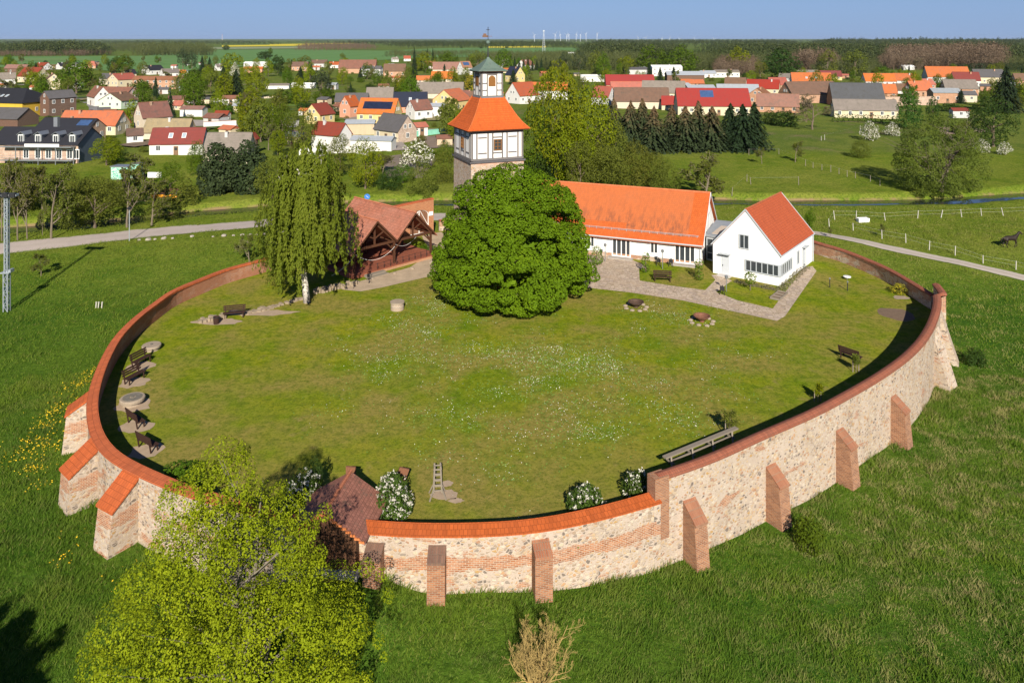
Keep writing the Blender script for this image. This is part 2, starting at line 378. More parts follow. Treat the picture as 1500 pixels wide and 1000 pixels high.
@cached
def boards(name, col, bw=.16, var=.25):
    t = NT(name); uv = t.uv(); u = t.n('SeparateXYZ', {0: uv}).outputs[0]; q = t.math('DIVIDE', u, bw); fr = t.math('FRACT', q)
    wn = t.n('TexWhiteNoise', {'W': t.math('FLOOR', q)}, noise_dimensions='1D').outputs[0]
    g = t.noise(t.mapv(uv, (18, 1.2, 1)), 1., 5, .6); c = t.mix(t.math('ADD', t.math('MULTIPLY', wn, .6), t.math('MULTIPLY', g, .4)), sc3(col, 1 - var), sc3(col, 1 + var))
    gap = t.ramp(t.math('ABSOLUTE', t.math('SUBTRACT', fr, .5)), [(.44, 0.), (.48, 1.)]); c = t.mix(gap, c, sc3(col, .25))
    t.bump(t.math('SUBTRACT', 1., gap), .5, .02); return t.fin(c, .8, .2)
@cached
def plaster(name, col, var=.07, dirt=.25):
    t = NT(name); p = t.pos(); a = t.noise(p, .7, 5, .6); b = t.noise(p, 9., 4, .6)
    c = t.mix(a, sc3(col, 1 - var), sc3(col, 1 + var * .6)); z = t.noise(t.mapv(p, (1.2, 1.2, .25)), .8, 5, .65)
    c = t.mix(t.ramp(z, [(.5, 0.), (.8, dirt)]), c, sc3(col, .55)); t.bump(b, .15, .02); return t.fin(c, .9, .15)
WHITE = (.80, .79, .76)
white_plaster = plaster('white_plaster', WHITE, .04, .10)
timber = wood('dark_timber', (.085, .035, .018)); timber_grey = wood('grey_timber', (.17, .155, .15), .25)
wood_grey = wood('weathered_wood', (.24, .205, .165)); wood_brown = wood('bench_wood', (.045, .022, .016))
metal_grey = plain('grey_metal', (.30, .32, .34), .45, .08, 3., 0, .4, .6); metal_dark = plain('dark_metal', (.03, .03, .033), .5, .1, 3., 0, .4, .3)
white_paint = plain('white_paint', (.78, .78, .77), .45, .05, 3.)
frame_grey = plain('frame_grey', (.42, .45, .48), .5, .06, 3.)
bark = plain('bark', (.15, .115, .085), .95, .35, 2.5, .6, .1); bark_grey = plain('bark_grey', (.17, .14, .10), .95, .3, 2.5, .5, .1)
red_tile = tiles('red_coping_tile', (.50, .125, .045), .16, (.36, .10, .045), .5, .2, .3)
orange_tile = tiles('orange_coping_tile', (.47, .105, .024), .16, (.34, .085, .028), .5, .2, .3)
GL = glass()
# ------------------------------------------------------------------ terrain, river, roads, lawn
def axis(a, b, step, far0, far1, g=1.16):
    c = list(np.arange(a, b + .01, step)); s = step
    lo, hi = [], []
    x = a
    while x > far0: s *= g; x -= s; lo.append(x)
    x, s = b, step
    while x < far1: s *= g; x += s; hi.append(x)
    return np.array(lo[::-1] + c + hi)
gx = axis(-95, 110, 1.0, -30000, 30000); gy = axis(8, 150, 1.0, -400, 45000)
XX, YY = np.meshgrid(gx, gy); ZZ = zg(XX, YY)
nx_, ny_ = len(gx), len(gy)
idx = np.arange(nx_ * ny_).reshape(ny_, nx_)
F = np.stack([idx[:-1, :-1], idx[:-1, 1:], idx[1:, 1:], idx[1:, :-1]], -1).reshape(-1, 4)
me = bpy.data.meshes.new('meadow'); me.from_pydata(np.stack([XX, YY, ZZ], -1).reshape(-1, 3).tolist(), [], F.tolist())
me.polygons.foreach_set('use_smooth', [True] * len(F)); me.materials.append(ground_mat())
tag(link('ground', me), kind='structure')
def ribbon(name, P, half, z, mat, lift=.0, nx=5, seg=2.0):
    """strip along the ground points P; half = half width"""
    P = [Vector((a, b)) for a, b in P]; pts = []
    for i in range(len(P) - 1):
        a, b = P[i], P[i + 1]; p0 = P[i - 1] if i else a * 2 - b; p3 = P[i + 2] if i + 2 < len(P) else b * 2 - a
        n = max(2, int((b - a).length / seg))
        for k in range(n):
            t = k / n; pts.append(.5 * ((2 * a) + (b - p0) * t + (2 * p0 - 5 * a + 4 * b - p3) * t * t + (3 * a - p0 - 3 * b + p3) * t ** 3))
    pts.append(P[-1]); V, U = [], []; L = 0
    for i, p in enumerate(pts):
        d = (pts[min(i + 1, len(pts) - 1)] - pts[max(i - 1, 0)]).normalized(); n = Vector((-d.y, d.x))
        if i: L += (p - pts[i - 1]).length
        for k in range(nx):
            q = p + n * (half * (1 - 2 * k / (nx - 1))); V.append((q.x, q.y, (Z(q.x, q.y) if z is None else z) + lift)); U.append((k / (nx - 1), L))
    mb = MB()
    for i in range(len(pts) - 1):
        for k in range(nx - 1):
            q = (i * nx + k, (i + 1) * nx + k, (i + 1) * nx + k + 1, i * nx + k + 1)[::-1]
            mb.poly([V[j] for j in q], 0, [U[j] for j in q])
    return mb.build(name, mat, smooth=True)
tw = NT('river_water'); wn = tw.noise(tw.pos(), 1.5, 4); tw.bump(wn, .12, .05)
tag(ribbon('river', RIVER, 5.2, WATER_Z, tw.fin((.018, .024, .020), .06, .5), nx=3), kind='structure')
gravel = road_mat()
lroad = [GT(a, b)[:2] for a, b in ((-260, 387), (-80, 371), (0, 363.5), (100, 354), (200, 343.5), (300, 334), (398, 326.5), (480, 321), (560, 318.5), (650, 318))]
tag(ribbon('lane', lroad, 2.5, None, road_mat('lane_gravel', (.44, .375, .335), .08), .05), kind='structure')
rroad = [GT(a, b)[:2] for a, b in ((650, 318), (760, 319), (900, 322), (1040, 327), (1120, 333), (1200, 342.5), (1344, 372.5), (1500, 407), (1640, 440), (1900, 505))]
tag(ribbon('track', rroad, 1.1, None, road_mat('track_gravel', (.46, .40, .35), .5), .055), kind='structure')
# ------------------------------------------------------------------ the ring wall
def smooth_pairs(outer, inner, z, seg=.8):
    O = [Vector(G(a, b, z)) for a, b in outer]; I = [Vector(G(a, b, z)) for a, b in inner]
    return cat_pairs(O, I, seg)
def cat_pairs(O, I, seg=.8):
    res = []
    def cr(P, i, t):
        a, b = P[i], P[i + 1]; p0 = P[i - 1] if i else a * 2 - b; p3 = P[i + 2] if i + 2 < len(P) else b * 2 - a
        return .5 * ((2 * a) + (b - p0) * t + (2 * p0 - 5 * a + 4 * b - p3) * t * t + (3 * a - p0 - 3 * b + p3) * t ** 3)
    for i in range(len(O) - 1):
        n = max(1, int((O[i + 1] - O[i]).length / seg))
        res += [(cr(O, i, k / n), cr(I, i, k / n)) for k in range(n)]
    res.append((O[-1], I[-1])); return res
def thick(S, w0=None, it=3):
    """even out the hand-read widths: keep the outer line, set the inner at the smoothed width along the normal"""
    O = [a for a, _ in S]; W = [(a - b).length for a, b in S]
    for _ in range(it):
        O = [O[0]] + [(O[i - 1] + O[i] * 2 + O[i + 1]) / 4 for i in range(1, len(O) - 1)] + [O[-1]]
    out = []
    for i, o in enumerate(O):
        d = (O[min(i + 1, len(O) - 1)] - O[max(i - 1, 0)]).normalized(); n = Vector((-d.y, d.x))
        if n.dot(S[i][1] - S[i][0]) < 0: n = -n
        out.append((o, o + n * (w0 or .62)))
    return out
A_o = [(418,367),(400,373.5),(368,383),(332,392),(296,406),(272,415.5),(248,425.5),(229,440),(206,456),(185,474),(164,497),(146.5,528),(135,556),(127.5,583),(126,603),(129,624),(134,643),(143,658),(162,674),(185,687.5),(206,698),(232,708.5),(278,727),(331,741),(392,758),(440,772)]
A_i = [(x + 8, y - 2) for x, y in A_o]
B_o = [(519.6,775.5),(550,778.5),(582,780.6),(634,782.5),(680,781.7),(734,779.8),(792,775),(849,764),(900,752),(940,740.5),(968.8,731.8)]
B_i = [(x, y - 16) for x, y in B_o]
C_o = [(967,699.5),(1013,684.5),(1064,665),(1100,647.5),(1160,621.5),(1204,602),(1244,580),(1275,562.5),(1301.6,545.8),(1334,522),(1359,495),(1373.6,466.4),(1379,443),(1377,428.8),(1366,415)]
C_i = [(x - 4, y - 8) for x, y in C_o]
ZA, ZB, ZC, ZD = 1.4, 1.25, 2.3, 1.4
SA = thick(smooth_pairs(A_o, A_i, ZA), .62); SB = thick(smooth_pairs(B_o, B_i, ZB), .62); SC = thick(smooth_pairs(C_o, C_i, ZC), .58)
DO = [SC[-1][0].lerp(SC[-1][1], .35) + (SC[-2][0] - SC[-1][0]).normalized() * .4] + [Vector(G(a, b, ZD)) for a, b in ((1310,395.5),(1272,378.5),(1236,364.5),(1200,354.5))] + [Vector(p) for p in ((34.2,90.5),(30.5,94.2),(26,97.5),(19,101),(10,102.5),(1,101.5),(-5,99.8),(-9.6,98.1))]
ctr = Vector((4, 70))
SD = thick(cat_pairs(DO, [p + (ctr - p).normalized() for p in DO]), .5)
EO = [Vector(p) for p in ((-14.9,94.1),(-18.5,91.4),(-22,87.6))] + [Vector(G(418, 367, ZA))]
SE = thick(cat_pairs(EO, [p + (ctr - p).normalized() for p in EO]), .6)
wall = thing('ring_wall', 'oval field stone and brick castle wall ringing the lawn, with tile coping and buttresses', 'wall', (SB[6][0].x, SB[6][0].y, -1.6))
woff = Vector(wall.location)
def wall_section(S, ztop, mo, mi, mcap, kind):
    mb, cp = MB(), MB(); L = 0; n = len(S)
    zt = (lambda i: ztop) if not callable(ztop) else ztop
    def pt(i, f, z):   # f 0 outer .. 1 inner
        p = S[i][0].lerp(S[i][1], f); return (p.x - woff.x, p.y - woff.y, z - woff.z)
    for i in range(n - 1):
        d = (S[i + 1][0] - S[i][0]).length; u0, u1 = L, L + d; L += d; za, zb = zt(i) - .12, zt(i + 1) - .12
        mb.poly([pt(i, .1, -5), pt(i + 1, .1, -5), pt(i + 1, .1, zb), pt(i, .1, za)], 0, [(u0, -5), (u1, -5), (u1, zb), (u0, za)])
        mb.poly([pt(i + 1, .9, -5), pt(i, .9, -5), pt(i, .9, za), pt(i + 1, .9, zb)], 1, [(u1, -5), (u0, -5), (u0, za), (u1, zb)])
        mb.poly([pt(i, .1, za), pt(i + 1, .1, zb), pt(i + 1, .9, zb), pt(i, .9, za)], 0)
        prof = {'flat': [(-.04, -.12), (-.04, -.02), (1.04, .06), (1.04, -.12)], 'slope': [(-.10, -.16), (-.10, -.08), (1.02, .13), (1.02, -.14)],
                'brick': [(-.06, -.18), (-.06, -.05), (.18, .03), (.5, .08), (.82, .03), (1.06, -.05), (1.06, -.18)]}[kind]
        for (f0, h0), (f1, h1) in zip(prof, prof[1:] + prof[:1]):
            za2, zb2 = zt(i), zt(i + 1)
            w0, w1 = f0 * .62, f0 * .62 + math.hypot((f1 - f0) * .62, h1 - h0)
            cp.poly([pt(i, f0, za2 + h0), pt(i + 1, f0, zb2 + h0), pt(i + 1, f1, zb2 + h1), pt(i, f1, za2 + h1)], 0, [(u0, w0), (u1, w0), (u1, w1), (u0, w1)])
    for i in (0, n - 1):
        e = [pt(i, .1, -5), pt(i, .9, -5), pt(i, .9, zt(i) - .12), pt(i, .1, zt(i) - .12)]; mb.poly(e if i else e[::-1], 0)
        e = [pt(i, f, zt(i) + h) for f, h in prof]; cp.poly(e, 0)
    o = mb.build('masonry', [mo, mi], wall); cp.build('coping', mcap, o); return o
stone_w = masonry('field_stone_left', None, .55); stone_f = masonry('field_stone_banded', (-.25, .30), .40); stone_r = masonry('field_stone_right', None, .24)
stone_d = masonry('field_stone_back', None, .85); stone_red = masonry('brick_inner_face', None, .9, 1.0, True)
brick_m = bricks('buttress_brick'); coping_brick = bricks('coping_brick', (.25, .066, .034), (.34, .098, .052), (.15, .06, .04), .3, .14, .3)
wall_section(SA, ZA, stone_w, stone_red, red_tile, 'flat'); wall_section(SB, ZB, stone_f, stone_d, orange_tile, 'slope')
sc_o = wall_section(SC, ZC, stone_r, stone_d, coping_brick, 'brick')
wall_section(SD, ZD, stone_d, stone_d, coping_brick, 'brick'); wall_section(SE, ZA, stone_w, stone_red, red_tile, 'flat')
# brick pier where the taller wall begins
p = SC[0][0].lerp(SC[0][1], .5); d = (SC[1][0] - SC[0][0]).normalized(); a = math.atan2(d.y, d.x)
MB().box((p.x + d.x * .1 - woff.x, p.y + d.y * .1 - woff.y, -.4 + (ZC - .1) / 2 - woff.z), (.9, .68, ZC + .9), a).build('end_pier', brick_m, wall)
def station(S, px):
    """station of a wall whose outer top edge is at picture column px"""
    return min(range(len(S)), key=lambda i: abs(750 + FPX * S[i][0].x / S[i][0].y - px))
def buttress(S, i, wd, z_att, z_out, Lt, Lb, mat, capmat, over=.06, lab=None, turn=0.0):
    o, inn = S[i]; n = (o - inn).normalized()
    n = Vector((n.x * math.cos(turn) - n.y * math.sin(turn), n.x * math.sin(turn) + n.y * math.cos(turn)))
    t = Vector((-n.y, n.x)); P = o - n * .12
    def q(l, s, z): v = P + n * l + t * (s * wd / 2); return (v.x - woff.x, v.y - woff.y, z - woff.z)
    zb = -5; mb = MB(); lb = Lb + (Lb - Lt) * .6
    # uv: along, height
    for s in (-1, 1):
        f = [q(0, s, zb), q(lb, s, zb), q(Lt, s, z_out), q(0, s, z_att)]; uv = [(0, zb), (lb, zb), (Lt, z_out), (0, z_att)]
        mb.poly(f if s < 0 else f[::-1], 0, uv if s < 0 else uv[::-1])
    mb.poly([q(lb, -1, zb), q(lb, 1, zb), q(Lt, 1, z_out), q(Lt, -1, z_out)], 0, [(0, zb), (wd, zb), (wd, z_out), (0, z_out)])
    b = mb.build('buttress', mat, wall)
    if lab: b['label'] = lab
    k = 1 + over * 2 / wd; cp = MB(); th = .09; sl = math.hypot(Lt + .1, z_att - z_out)
    def q2(l, s, z): v = P + n * l + t * (s * wd * k / 2); return (v.x - woff.x, v.y - woff.y, z - woff.z)
    zo = z_out - .1 * (z_att - z_out) / Lt
    top = [q2(0, -1, z_att + th), q2(Lt + .1, -1, zo + th), q2(Lt + .1, 1, zo + th), q2(0, 1, z_att + th)]
    lo = [(x, y, z - th - .02) for x, y, z in top]
    cp.poly(top, 0, [(0, sl), (0, 0), (wd, 0), (wd, sl)]); cp.poly(lo[::-1], 0)
    for a_, b_ in ((0, 1), (1, 2), (2, 3), (3, 0)): cp.poly([lo[a_], lo[b_], top[b_], top[a_]], 0)
    cp.build('cap', capmat, b)
def near(S, x, y): return min(range(len(S)), key=lambda i: (S[i][0] - Vector((x, y))).length)
stone_b = masonry('field_stone_buttress', None, .6, 1.0)
bt = tiles('buttress_tile', (.46, .105, .03), .14, (.34, .09, .035), .4, .18, .3)
buttress(SA, near(SA, -28.5, 50.3), 1.35, 1.2, .35, 1.35, 1.7, stone_b, bt, .08, 'stone buttress under a red tile cap')
buttress(SA, near(SA, -25.0, 44.4), 1.4, 1.15, .1, 1.6, 1.85, stone_b, bt, .08, 'stone buttress under a red tile cap', .15)
buttress(SA, near(SA, -21.0, 40.5), 1.35, 1.15, .05, 1.45, 1.85, stone_b, bt, .08, 'stone buttress under a red tile cap')
cap_dark = bricks('buttress_cap_brick', (.12, .06, .045), (.21, .11, .075), (.15, .11, .085), .4, .12, .4); cap_red = bricks('buttress_cap_red_brick', (.27, .085, .04), (.35, .14, .07), (.28, .2, .14), .35, .12, .35)
for px, cm in ((560, cap_dark), (641.5, cap_dark), (798, cap_red)):
    buttress(SB, station(SB, px), .86, .62, .3, .75, .85, brick_m, cm, .0, 'brick buttress with a sloping cap')
for px, za in ((1004, .6), (1126, .45), (1233, .5), (1307, .4)):
    buttress(SC, station(SC, px), .85, za, za - .75, .95, 1.25, brick_m, cap_red, .0, 'brick buttress with a sloping cap')
for (x, y), tr in ((G(1373, 470, 2.3), -.25), (G(1379, 441, 2.3), .0)):
    buttress(SC, near(SC, x, y), 1.5, 1.6, .4, .45, 1.5, stone_r, stone_r, .0, 'battered stone buttress', tr)
# lawn inside the ring
ring = [b for a, b in SA] ; ring = ring + [Vector((-9.5, 38.5)), Vector((-8.0, 38.0))] + [b for a, b in SB] + [b for a, b in SC] + [b for a, b in SD] + [Vector((-12, 96.3))] + [b for a, b in SE]
lawn_pts = [((p.x * 1.0), (p.y * 1.0)) for p in ring]
def sheet(name, P2, z, mat, kind='structure'):
    mb = MB(); A = sum(a[0] * b[1] - b[0] * a[1] for a, b in zip(P2, P2[1:] + P2[:1]))
    mb.poly([(x, y, z) for x, y in (P2 if A > 0 else P2[::-1])]); o = mb.build(name, mat)
    import bmesh
    bm = bmesh.new(); bm.from_mesh(o.data); bmesh.ops.triangulate(bm, faces=bm.faces[:]); bm.to_mesh(o.data); bm.free()
    return tag(o, kind=kind)
LAWN = lawn_mat()
# the lawn continues as an apron under the wall's inner face
sheet('lawn', [(p[0] + (p[0] - 4) * .006, p[1] + (p[1] - 68) * .006) for p in lawn_pts], 0.0, LAWN)
cob = cobble_mat()
def pxs(L, z=0.): return [G(a, b, z) for a, b in L]
sheet('path', pxs([(858,421),(925,428.5),(1000,440),(1060,453),(1138,470),(1150,463),(1196,397),(1190,390),(1178,392),(1150,428),(1132,452),(1080,440),(1049,428),(1072,411),(1052,402),(1042,403),(1048,410),(1033,425),(980,418),(937,411),(936,394),(950,391),(905,372),(860,372),(848,395)]), .012, cob)
sheet('forecourt', pxs([(500,424),(528,427),(560,421),(650,400),(700,375),(672,345),(645,340),(618,346),(630,372),(600,392),(520,414)]), .014, plain('trodden_earth', (.40, .31, .22), .95, .25, .8, .3, .1, 0., 6.))
# ------------------------------------------------------------------ tower
def win(parent, x, y, z, w, h, face, fm, gm=None, mull=(1, 1), d=.06, bar=.06, name='window'):
    """framed window on a wall: face = yaw of the outward normal in the parent's frame, (x,y) on the wall face, z sill"""
    mb = MB(); ca, sa = math.cos(face), math.sin(face)   # outward (ca,sa), along (-sa,ca)
    def B(u, v, su, sv, o, t, m=0): mb.box((u, -o, v), (su, t, sv), 0, m)
    B(0, bar / 2, w, bar, d / 2, d); B(0, h - bar / 2, w, bar, d / 2, d); B(-w / 2 + bar / 2, h / 2, bar, h - 2 * bar, d / 2, d); B(w / 2 - bar / 2, h / 2, bar, h - 2 * bar, d / 2, d)
    for i in range(1, mull[0]): B(-w / 2 + w * i / mull[0], h / 2, bar * .8, h - 2 * bar, d * .45, d * .8)
    for j in range(1, mull[1]): B(0, h * j / mull[1], w - 2 * bar, bar * .7, d * .4, d * .7)
    rz = face + math.pi / 2
    f = mb.build(name, fm, parent, loc=(x, y, z), rz=rz)
    MB().box((0, -.012, h / 2), (w - bar, .018, h - bar)).build('pane', gm or GL, f)
    return f
TW = 6.7
tower = thing('tower', 'square castle keep of stone with timber framed top storey, orange flared roof and copper lantern', 'tower', (-2.95, 92.5, 0), R(22))
def tower_stone():
    t = NT('tower_stone'); uv = t.uv(); c, h = stone_nodes(t, uv)
    n = t.noise(t.mapv(uv, (.5, .5, 1)), 1.2, 5, .65)
    br = t.n('TexBrick', {'Vector': uv, 'Color1': (.42, .16, .085), 'Color2': (.55, .28, .17), 'Mortar': (.56, .46, .37), 'Scale': 1., 'Mortar Size': .014, 'Brick Width': .27, 'Row Height': .09}, offset=.5)
    sv = t.n('SeparateXYZ', {0: uv}).outputs[1]
    f = t.math('MAXIMUM', t.ramp(t.math('ADD', t.math('DIVIDE', sv, 12.), t.math('MULTIPLY', n, .22)), [(.93, 0.), (.96, .8)]), t.ramp(n, [(.60, 0.), (.66, .8)]))
    c = t.mix(f, c, br.outputs[0]); c = t.mix(t.ramp(t.noise(uv, 1.7, 5, .7), [(.55, 0.), (.68, .8)]), c, (.64, .55, .46))
    t.bump(h, .5, .05); return t.fin(c, .92, .12)
h = TW / 2
MB().prism([(-h, -h), (h, -h), (h, h), (-h, h)], -.5, 10.5).build('stone_base', tower_stone(), tower)
tp = plaster('tower_plaster', (.76, .73, .70), .06, .25)
up = MB().prism([(-h + .08, -h + .08), (h - .08, -h + .08), (h - .08, h - .08), (-h + .08, h - .08)], 10.5, 14.2).build('timber_storey', tp, tower)
fr = MB()
def face_beam(mb, side, u, z, su, sz, half, out=.07, th=.12):
    a = side * math.pi / 2      # side 0: -y, 1: +x, 2: +y, 3: -x
    M = Matrix.Rotation(a, 3, 'Z'); c = M @ Vector((u, -(half + out - th / 2), z))
    mb.box(c, (su, th, sz), a)
hb = h - .08
for s in range(4):
    for f in (.015, .10, .315, .405, .595, .685, .90, .985): face_beam(fr, s, (f - .5) * (TW - .16), 12.4, .17, 3.1, hb)
    face_beam(fr, s, 0, 10.72, TW - .1, .24, hb, .075); face_beam(fr, s, 0, 14.0, TW - .1, .34, hb, .075)
    for f in (.2075, .50, .7925):
        wv = .19 * (TW - .16) - .17
        face_beam(fr, s, (f - .5) * (TW - .16), 11.45, wv, .14, hb, .065); face_beam(fr, s, (f - .5) * (TW - .16), 13.3, wv, .14, hb, .065)
fr.build('timber_frame', timber_grey, up)
sl_ = MB()
for s in range(4): face_beam(sl_, s, 0, 10.45, TW + .34, .22, h, .16, .4)
sl_.build('sill_course', plain('tower_sill', (.10, .095, .10), .7, .2), up)
wb = wood('tower_window_wood', (.20, .095, .035))
for fc, (x, y) in ((-math.pi / 2, (0, -hb - .02)), (math.pi, (-hb - .02, 0)), (0, (hb + .02, 0))): win(up, x, y, 11.75, .98 if fc < 0 else .8, 1.3, fc, wb, GL, (2, 3), .12, .11)
def flared(prof, name, mat, parent, th=.0):
    mb = MB()
    for (a, za), (b, zb) in zip(prof[:-1], prof[1:]):
        for s in range(4):
            M = Matrix.Rotation(s * math.pi / 2, 3, 'Z')
            P = [M @ Vector(v) for v in ((-a, -a, za), (a, -a, za), (b, -b, zb), (-b, -b, zb))]
            mb.poly([P[0], P[1], P[2], P[3]] if b > .01 else P[:3])
    a, za = prof[0]; mb.poly([(-a, -a, za), (-a, a, za), (a, a, za), (a, -a, za)])
    return mb.build(name, mat, parent)
tower_tile = tiles('tower_tile', (.50, .100, .020), .10, (.40, .085, .022), .3, .2, .28, .0, .7)
rf = flared([(3.95, 14.22), (3.72, 14.42), (3.25, 14.92), (2.75, 15.62), (2.25, 16.5), (1.82, 17.3), (1.50, 17.95)], 'roof', tower_tile, tower)
pr = [(3.95, 14.24), (3.72, 14.44), (3.25, 14.94), (2.75, 15.64), (2.25, 16.52), (1.82, 17.32), (1.50, 17.97)]
for sx, sy in ((1, 1), (1, -1), (-1, 1), (-1, -1)): MB().tube([(sx * a, sy * a, z) for a, z in pr], .07, 6).build('ridge_tiles', tiles('hip_tile', (.54, .14, .04), .1, None, .2, .3, .4), rf)
ea = MB()
for s in range(4): face_beam(ea, s, 0, 14.17, 7.7, .16, 3.75, .08, .5)
ea.build('eaves_board', timber, rf)
lan = MB().prism([(-1.38, -1.38), (1.38, -1.38), (1.38, 1.38), (-1.38, 1.38)], 17.6, 21.1).build('lantern', tp, tower)
lf = MB(); lo = []
for s in range(4):
    for u in (-1.3, -.62, .62, 1.3): face_beam(lf, s, u, 19.5, .17 if abs(u) > 1 else .14, 3.1, 1.38)
    face_beam(lf, s, 0, 18.0, 2.85, .2, 1.38, .08); face_beam(lf, s, 0, 20.97, 2.85, .22, 1.38, .08)
    for u in (-.96, .96):
        for z in (18.75, 19.6): face_beam(lf, s, u, z, .5, .12, 1.38)
    face_beam(lf, s, 0, 20.72, 1.1, .3, 1.38, .06); 
lf.build('timber_frame', timber_grey, lan)
lw = wood('louvre_wood', (.26, .12, .035))
for s in range(4):
    a = s * math.pi / 2; M = Matrix.Rotation(a, 3, 'Z'); mb = MB(); pts = [(-.44, 19.25), (.44, 19.25), (.44, 20.1)] + [(.44 * math.cos(k * math.pi / 8), 20.1 + .42 * math.sin(k * math.pi / 8)) for k in range(1, 8)] + [(-.44, 20.1)]
    mb.poly([M @ Vector((x, -1.46, z)) for x, z in pts])
    for (x0, z0), (x1, z1) in zip(pts, pts[1:] + pts[:1]): mb.poly([M @ Vector(v) for v in ((x0, -1.46, z0), (x0, -1.36, z0), (x1, -1.36, z1), (x1, -1.46, z1))])
    ob = mb.build('sound_opening', lw, lan)
    sm = MB()
    for k in range(7): sm.box(M @ Vector((0, -1.475, 19.36 + k * .15)), (.8, .03, .05), a)
    sm.build('louvre', lw, ob)
flash = MB()
for s in range(4): face_beam(flash, s, 0, 17.9, 3.1, .1, 1.45, .1, .25)
flash.build('flashing', plain('lead', (.22, .27, .31), .5, .2, 3, 0, .4, .5), lan)
tcop = NT('copper_green'); n_ = tcop.noise(tcop.pos(), 1.8, 6, .7); cop = tcop.fin(tcop.ramp(n_, [(.35, (.10, .155, .13)), (.55, (.15, .20, .165)), (.72, (.065, .09, .075))]), .65, .4, .3)
cr = flared([(1.92, 21.08), (1.85, 21.16), (1.40, 21.42), (.95, 21.80), (.50, 22.22), (.20, 22.55), (.10, 22.75)], 'lantern_roof', cop, tower)
ea = MB()
for s in range(4): face_beam(ea, s, 0, 21.03, 3.6, .12, 1.65, .15, .5)
ea.build('eaves_board', timber, cr)
sp = MB().tube([(0, 0, 22.6), (0, 0, 23.6), (0, 0, 24.6), (0, 0, 26.3)], [.13, .07, .05, .03], 8); sp.build('spire_rod', metal_dark, tower, True)
MB().lathe([(0, -.28), (.16, -.22), (.26, -.08), (.27, .06), (.18, .2), (0, .28)], (0, 0, 24.55), 14).build('orb', cop, tower, True)
MB().box((0, 0, 26.1), (.42, .05, .07)).box((0, 0, 26.2), (.07, .05, .5)).build('cross', metal_dark, tower)
vb = MB().box((-.35, 0, 25.3), (.75, .03, .24)).box((-.42, 0, 25.52), (.4, .03, .22)).box((.28, 0, 25.3), (.5, .03, .05)); vb.build('weather_vane', plain('vane_iron', (.16, .09, .06), .6, .2), tower)
# ------------------------------------------------------------------ long half-timbered house
LH = thing('long_house', 'long low white half timbered house under a big orange tile roof', 'house', (20.8, 82.6, 0), R(-21.5))
LL, LW, EV, RZ = 22.0, 12.0, 2.55, 6.75
mb = MB(); P = [(0, 0), (0, LW), (-LL, LW), (-LL, 0)]
for a, b in (((-LL, 0), (0, 0)), ((0, LW), (-LL, LW))): mb.poly([(*a, -.3), (*b, -.3), (*b, EV), (*a, EV)])
for x in (0, -LL):
    f = [(x, 0, -.3), (x, LW, -.3), (x, LW, EV), (x, LW / 2, RZ - .05), (x, 0, EV)]; mb.poly(f if x == 0 else f[::-1])
lw_ = mb.build('wall', white_plaster, LH)
ptl = plain('pale_timber', (.58, .58, .60), .7, .08, 2.)
mb = MB()
for k in range(20): x = -.1 - k * 1.15; mb.box((x, -.012, 1.45), (.14, .05, 2.0))
for z in (.52, 1.62, 2.35): mb.box((-LL / 2, -.006, z), (LL, .05, .12))
for y in (.1, 1.6, 3.1, 4.5, 6, 7.5, 9, 10.4, 11.9): mb.box((.012, y, 1.5 + (0 if y in (.1, 11.9) else .6 * min(y, 12 - y) / 2)), (.05, .14, 2.0 + (0 if y in (.1, 11.9) else 1.2 * min(y, 12 - y) / 2)))
for z in (.55, 2.5, 4.3): mb.box((.006, 6, z), (.05, 12 if z < 3 else 6.2, .13))
mb.build('timber_frame', ptl, lw_)
MB().box((-LL / 2, -.03, .08), (LL - .02, .12, .75)).box((.03, 6, .08), (.12, 11.9, .75)).build('plinth', masonry('plinth_stone', None, .7), lw_)
def roof_slab(mb, x0, x1, y0, y1, ze, zr, over, side, th=.16):
    """gable roof in a local frame, ridge along x"""
    ym = (y0 + y1) / 2; sl = (zr - ze) / (ym - y0); e = ze - sl * over
    mb.slab([(x0 - side, y0 - over, e), (x1 + side, y0 - over, e), (x1 + side, ym, zr), (x0 - side, ym, zr)], th)
    mb.slab([(x0 - side, ym, zr), (x1 + side, ym, zr), (x1 + side, y1 + over, e), (x0 - side, y1 + over, e)], th)
mb = MB(); roof_slab(mb, -LL, 0, 0, LW, EV + .18, RZ + .18, .55, .3)
lt = NT('long_house_tile')
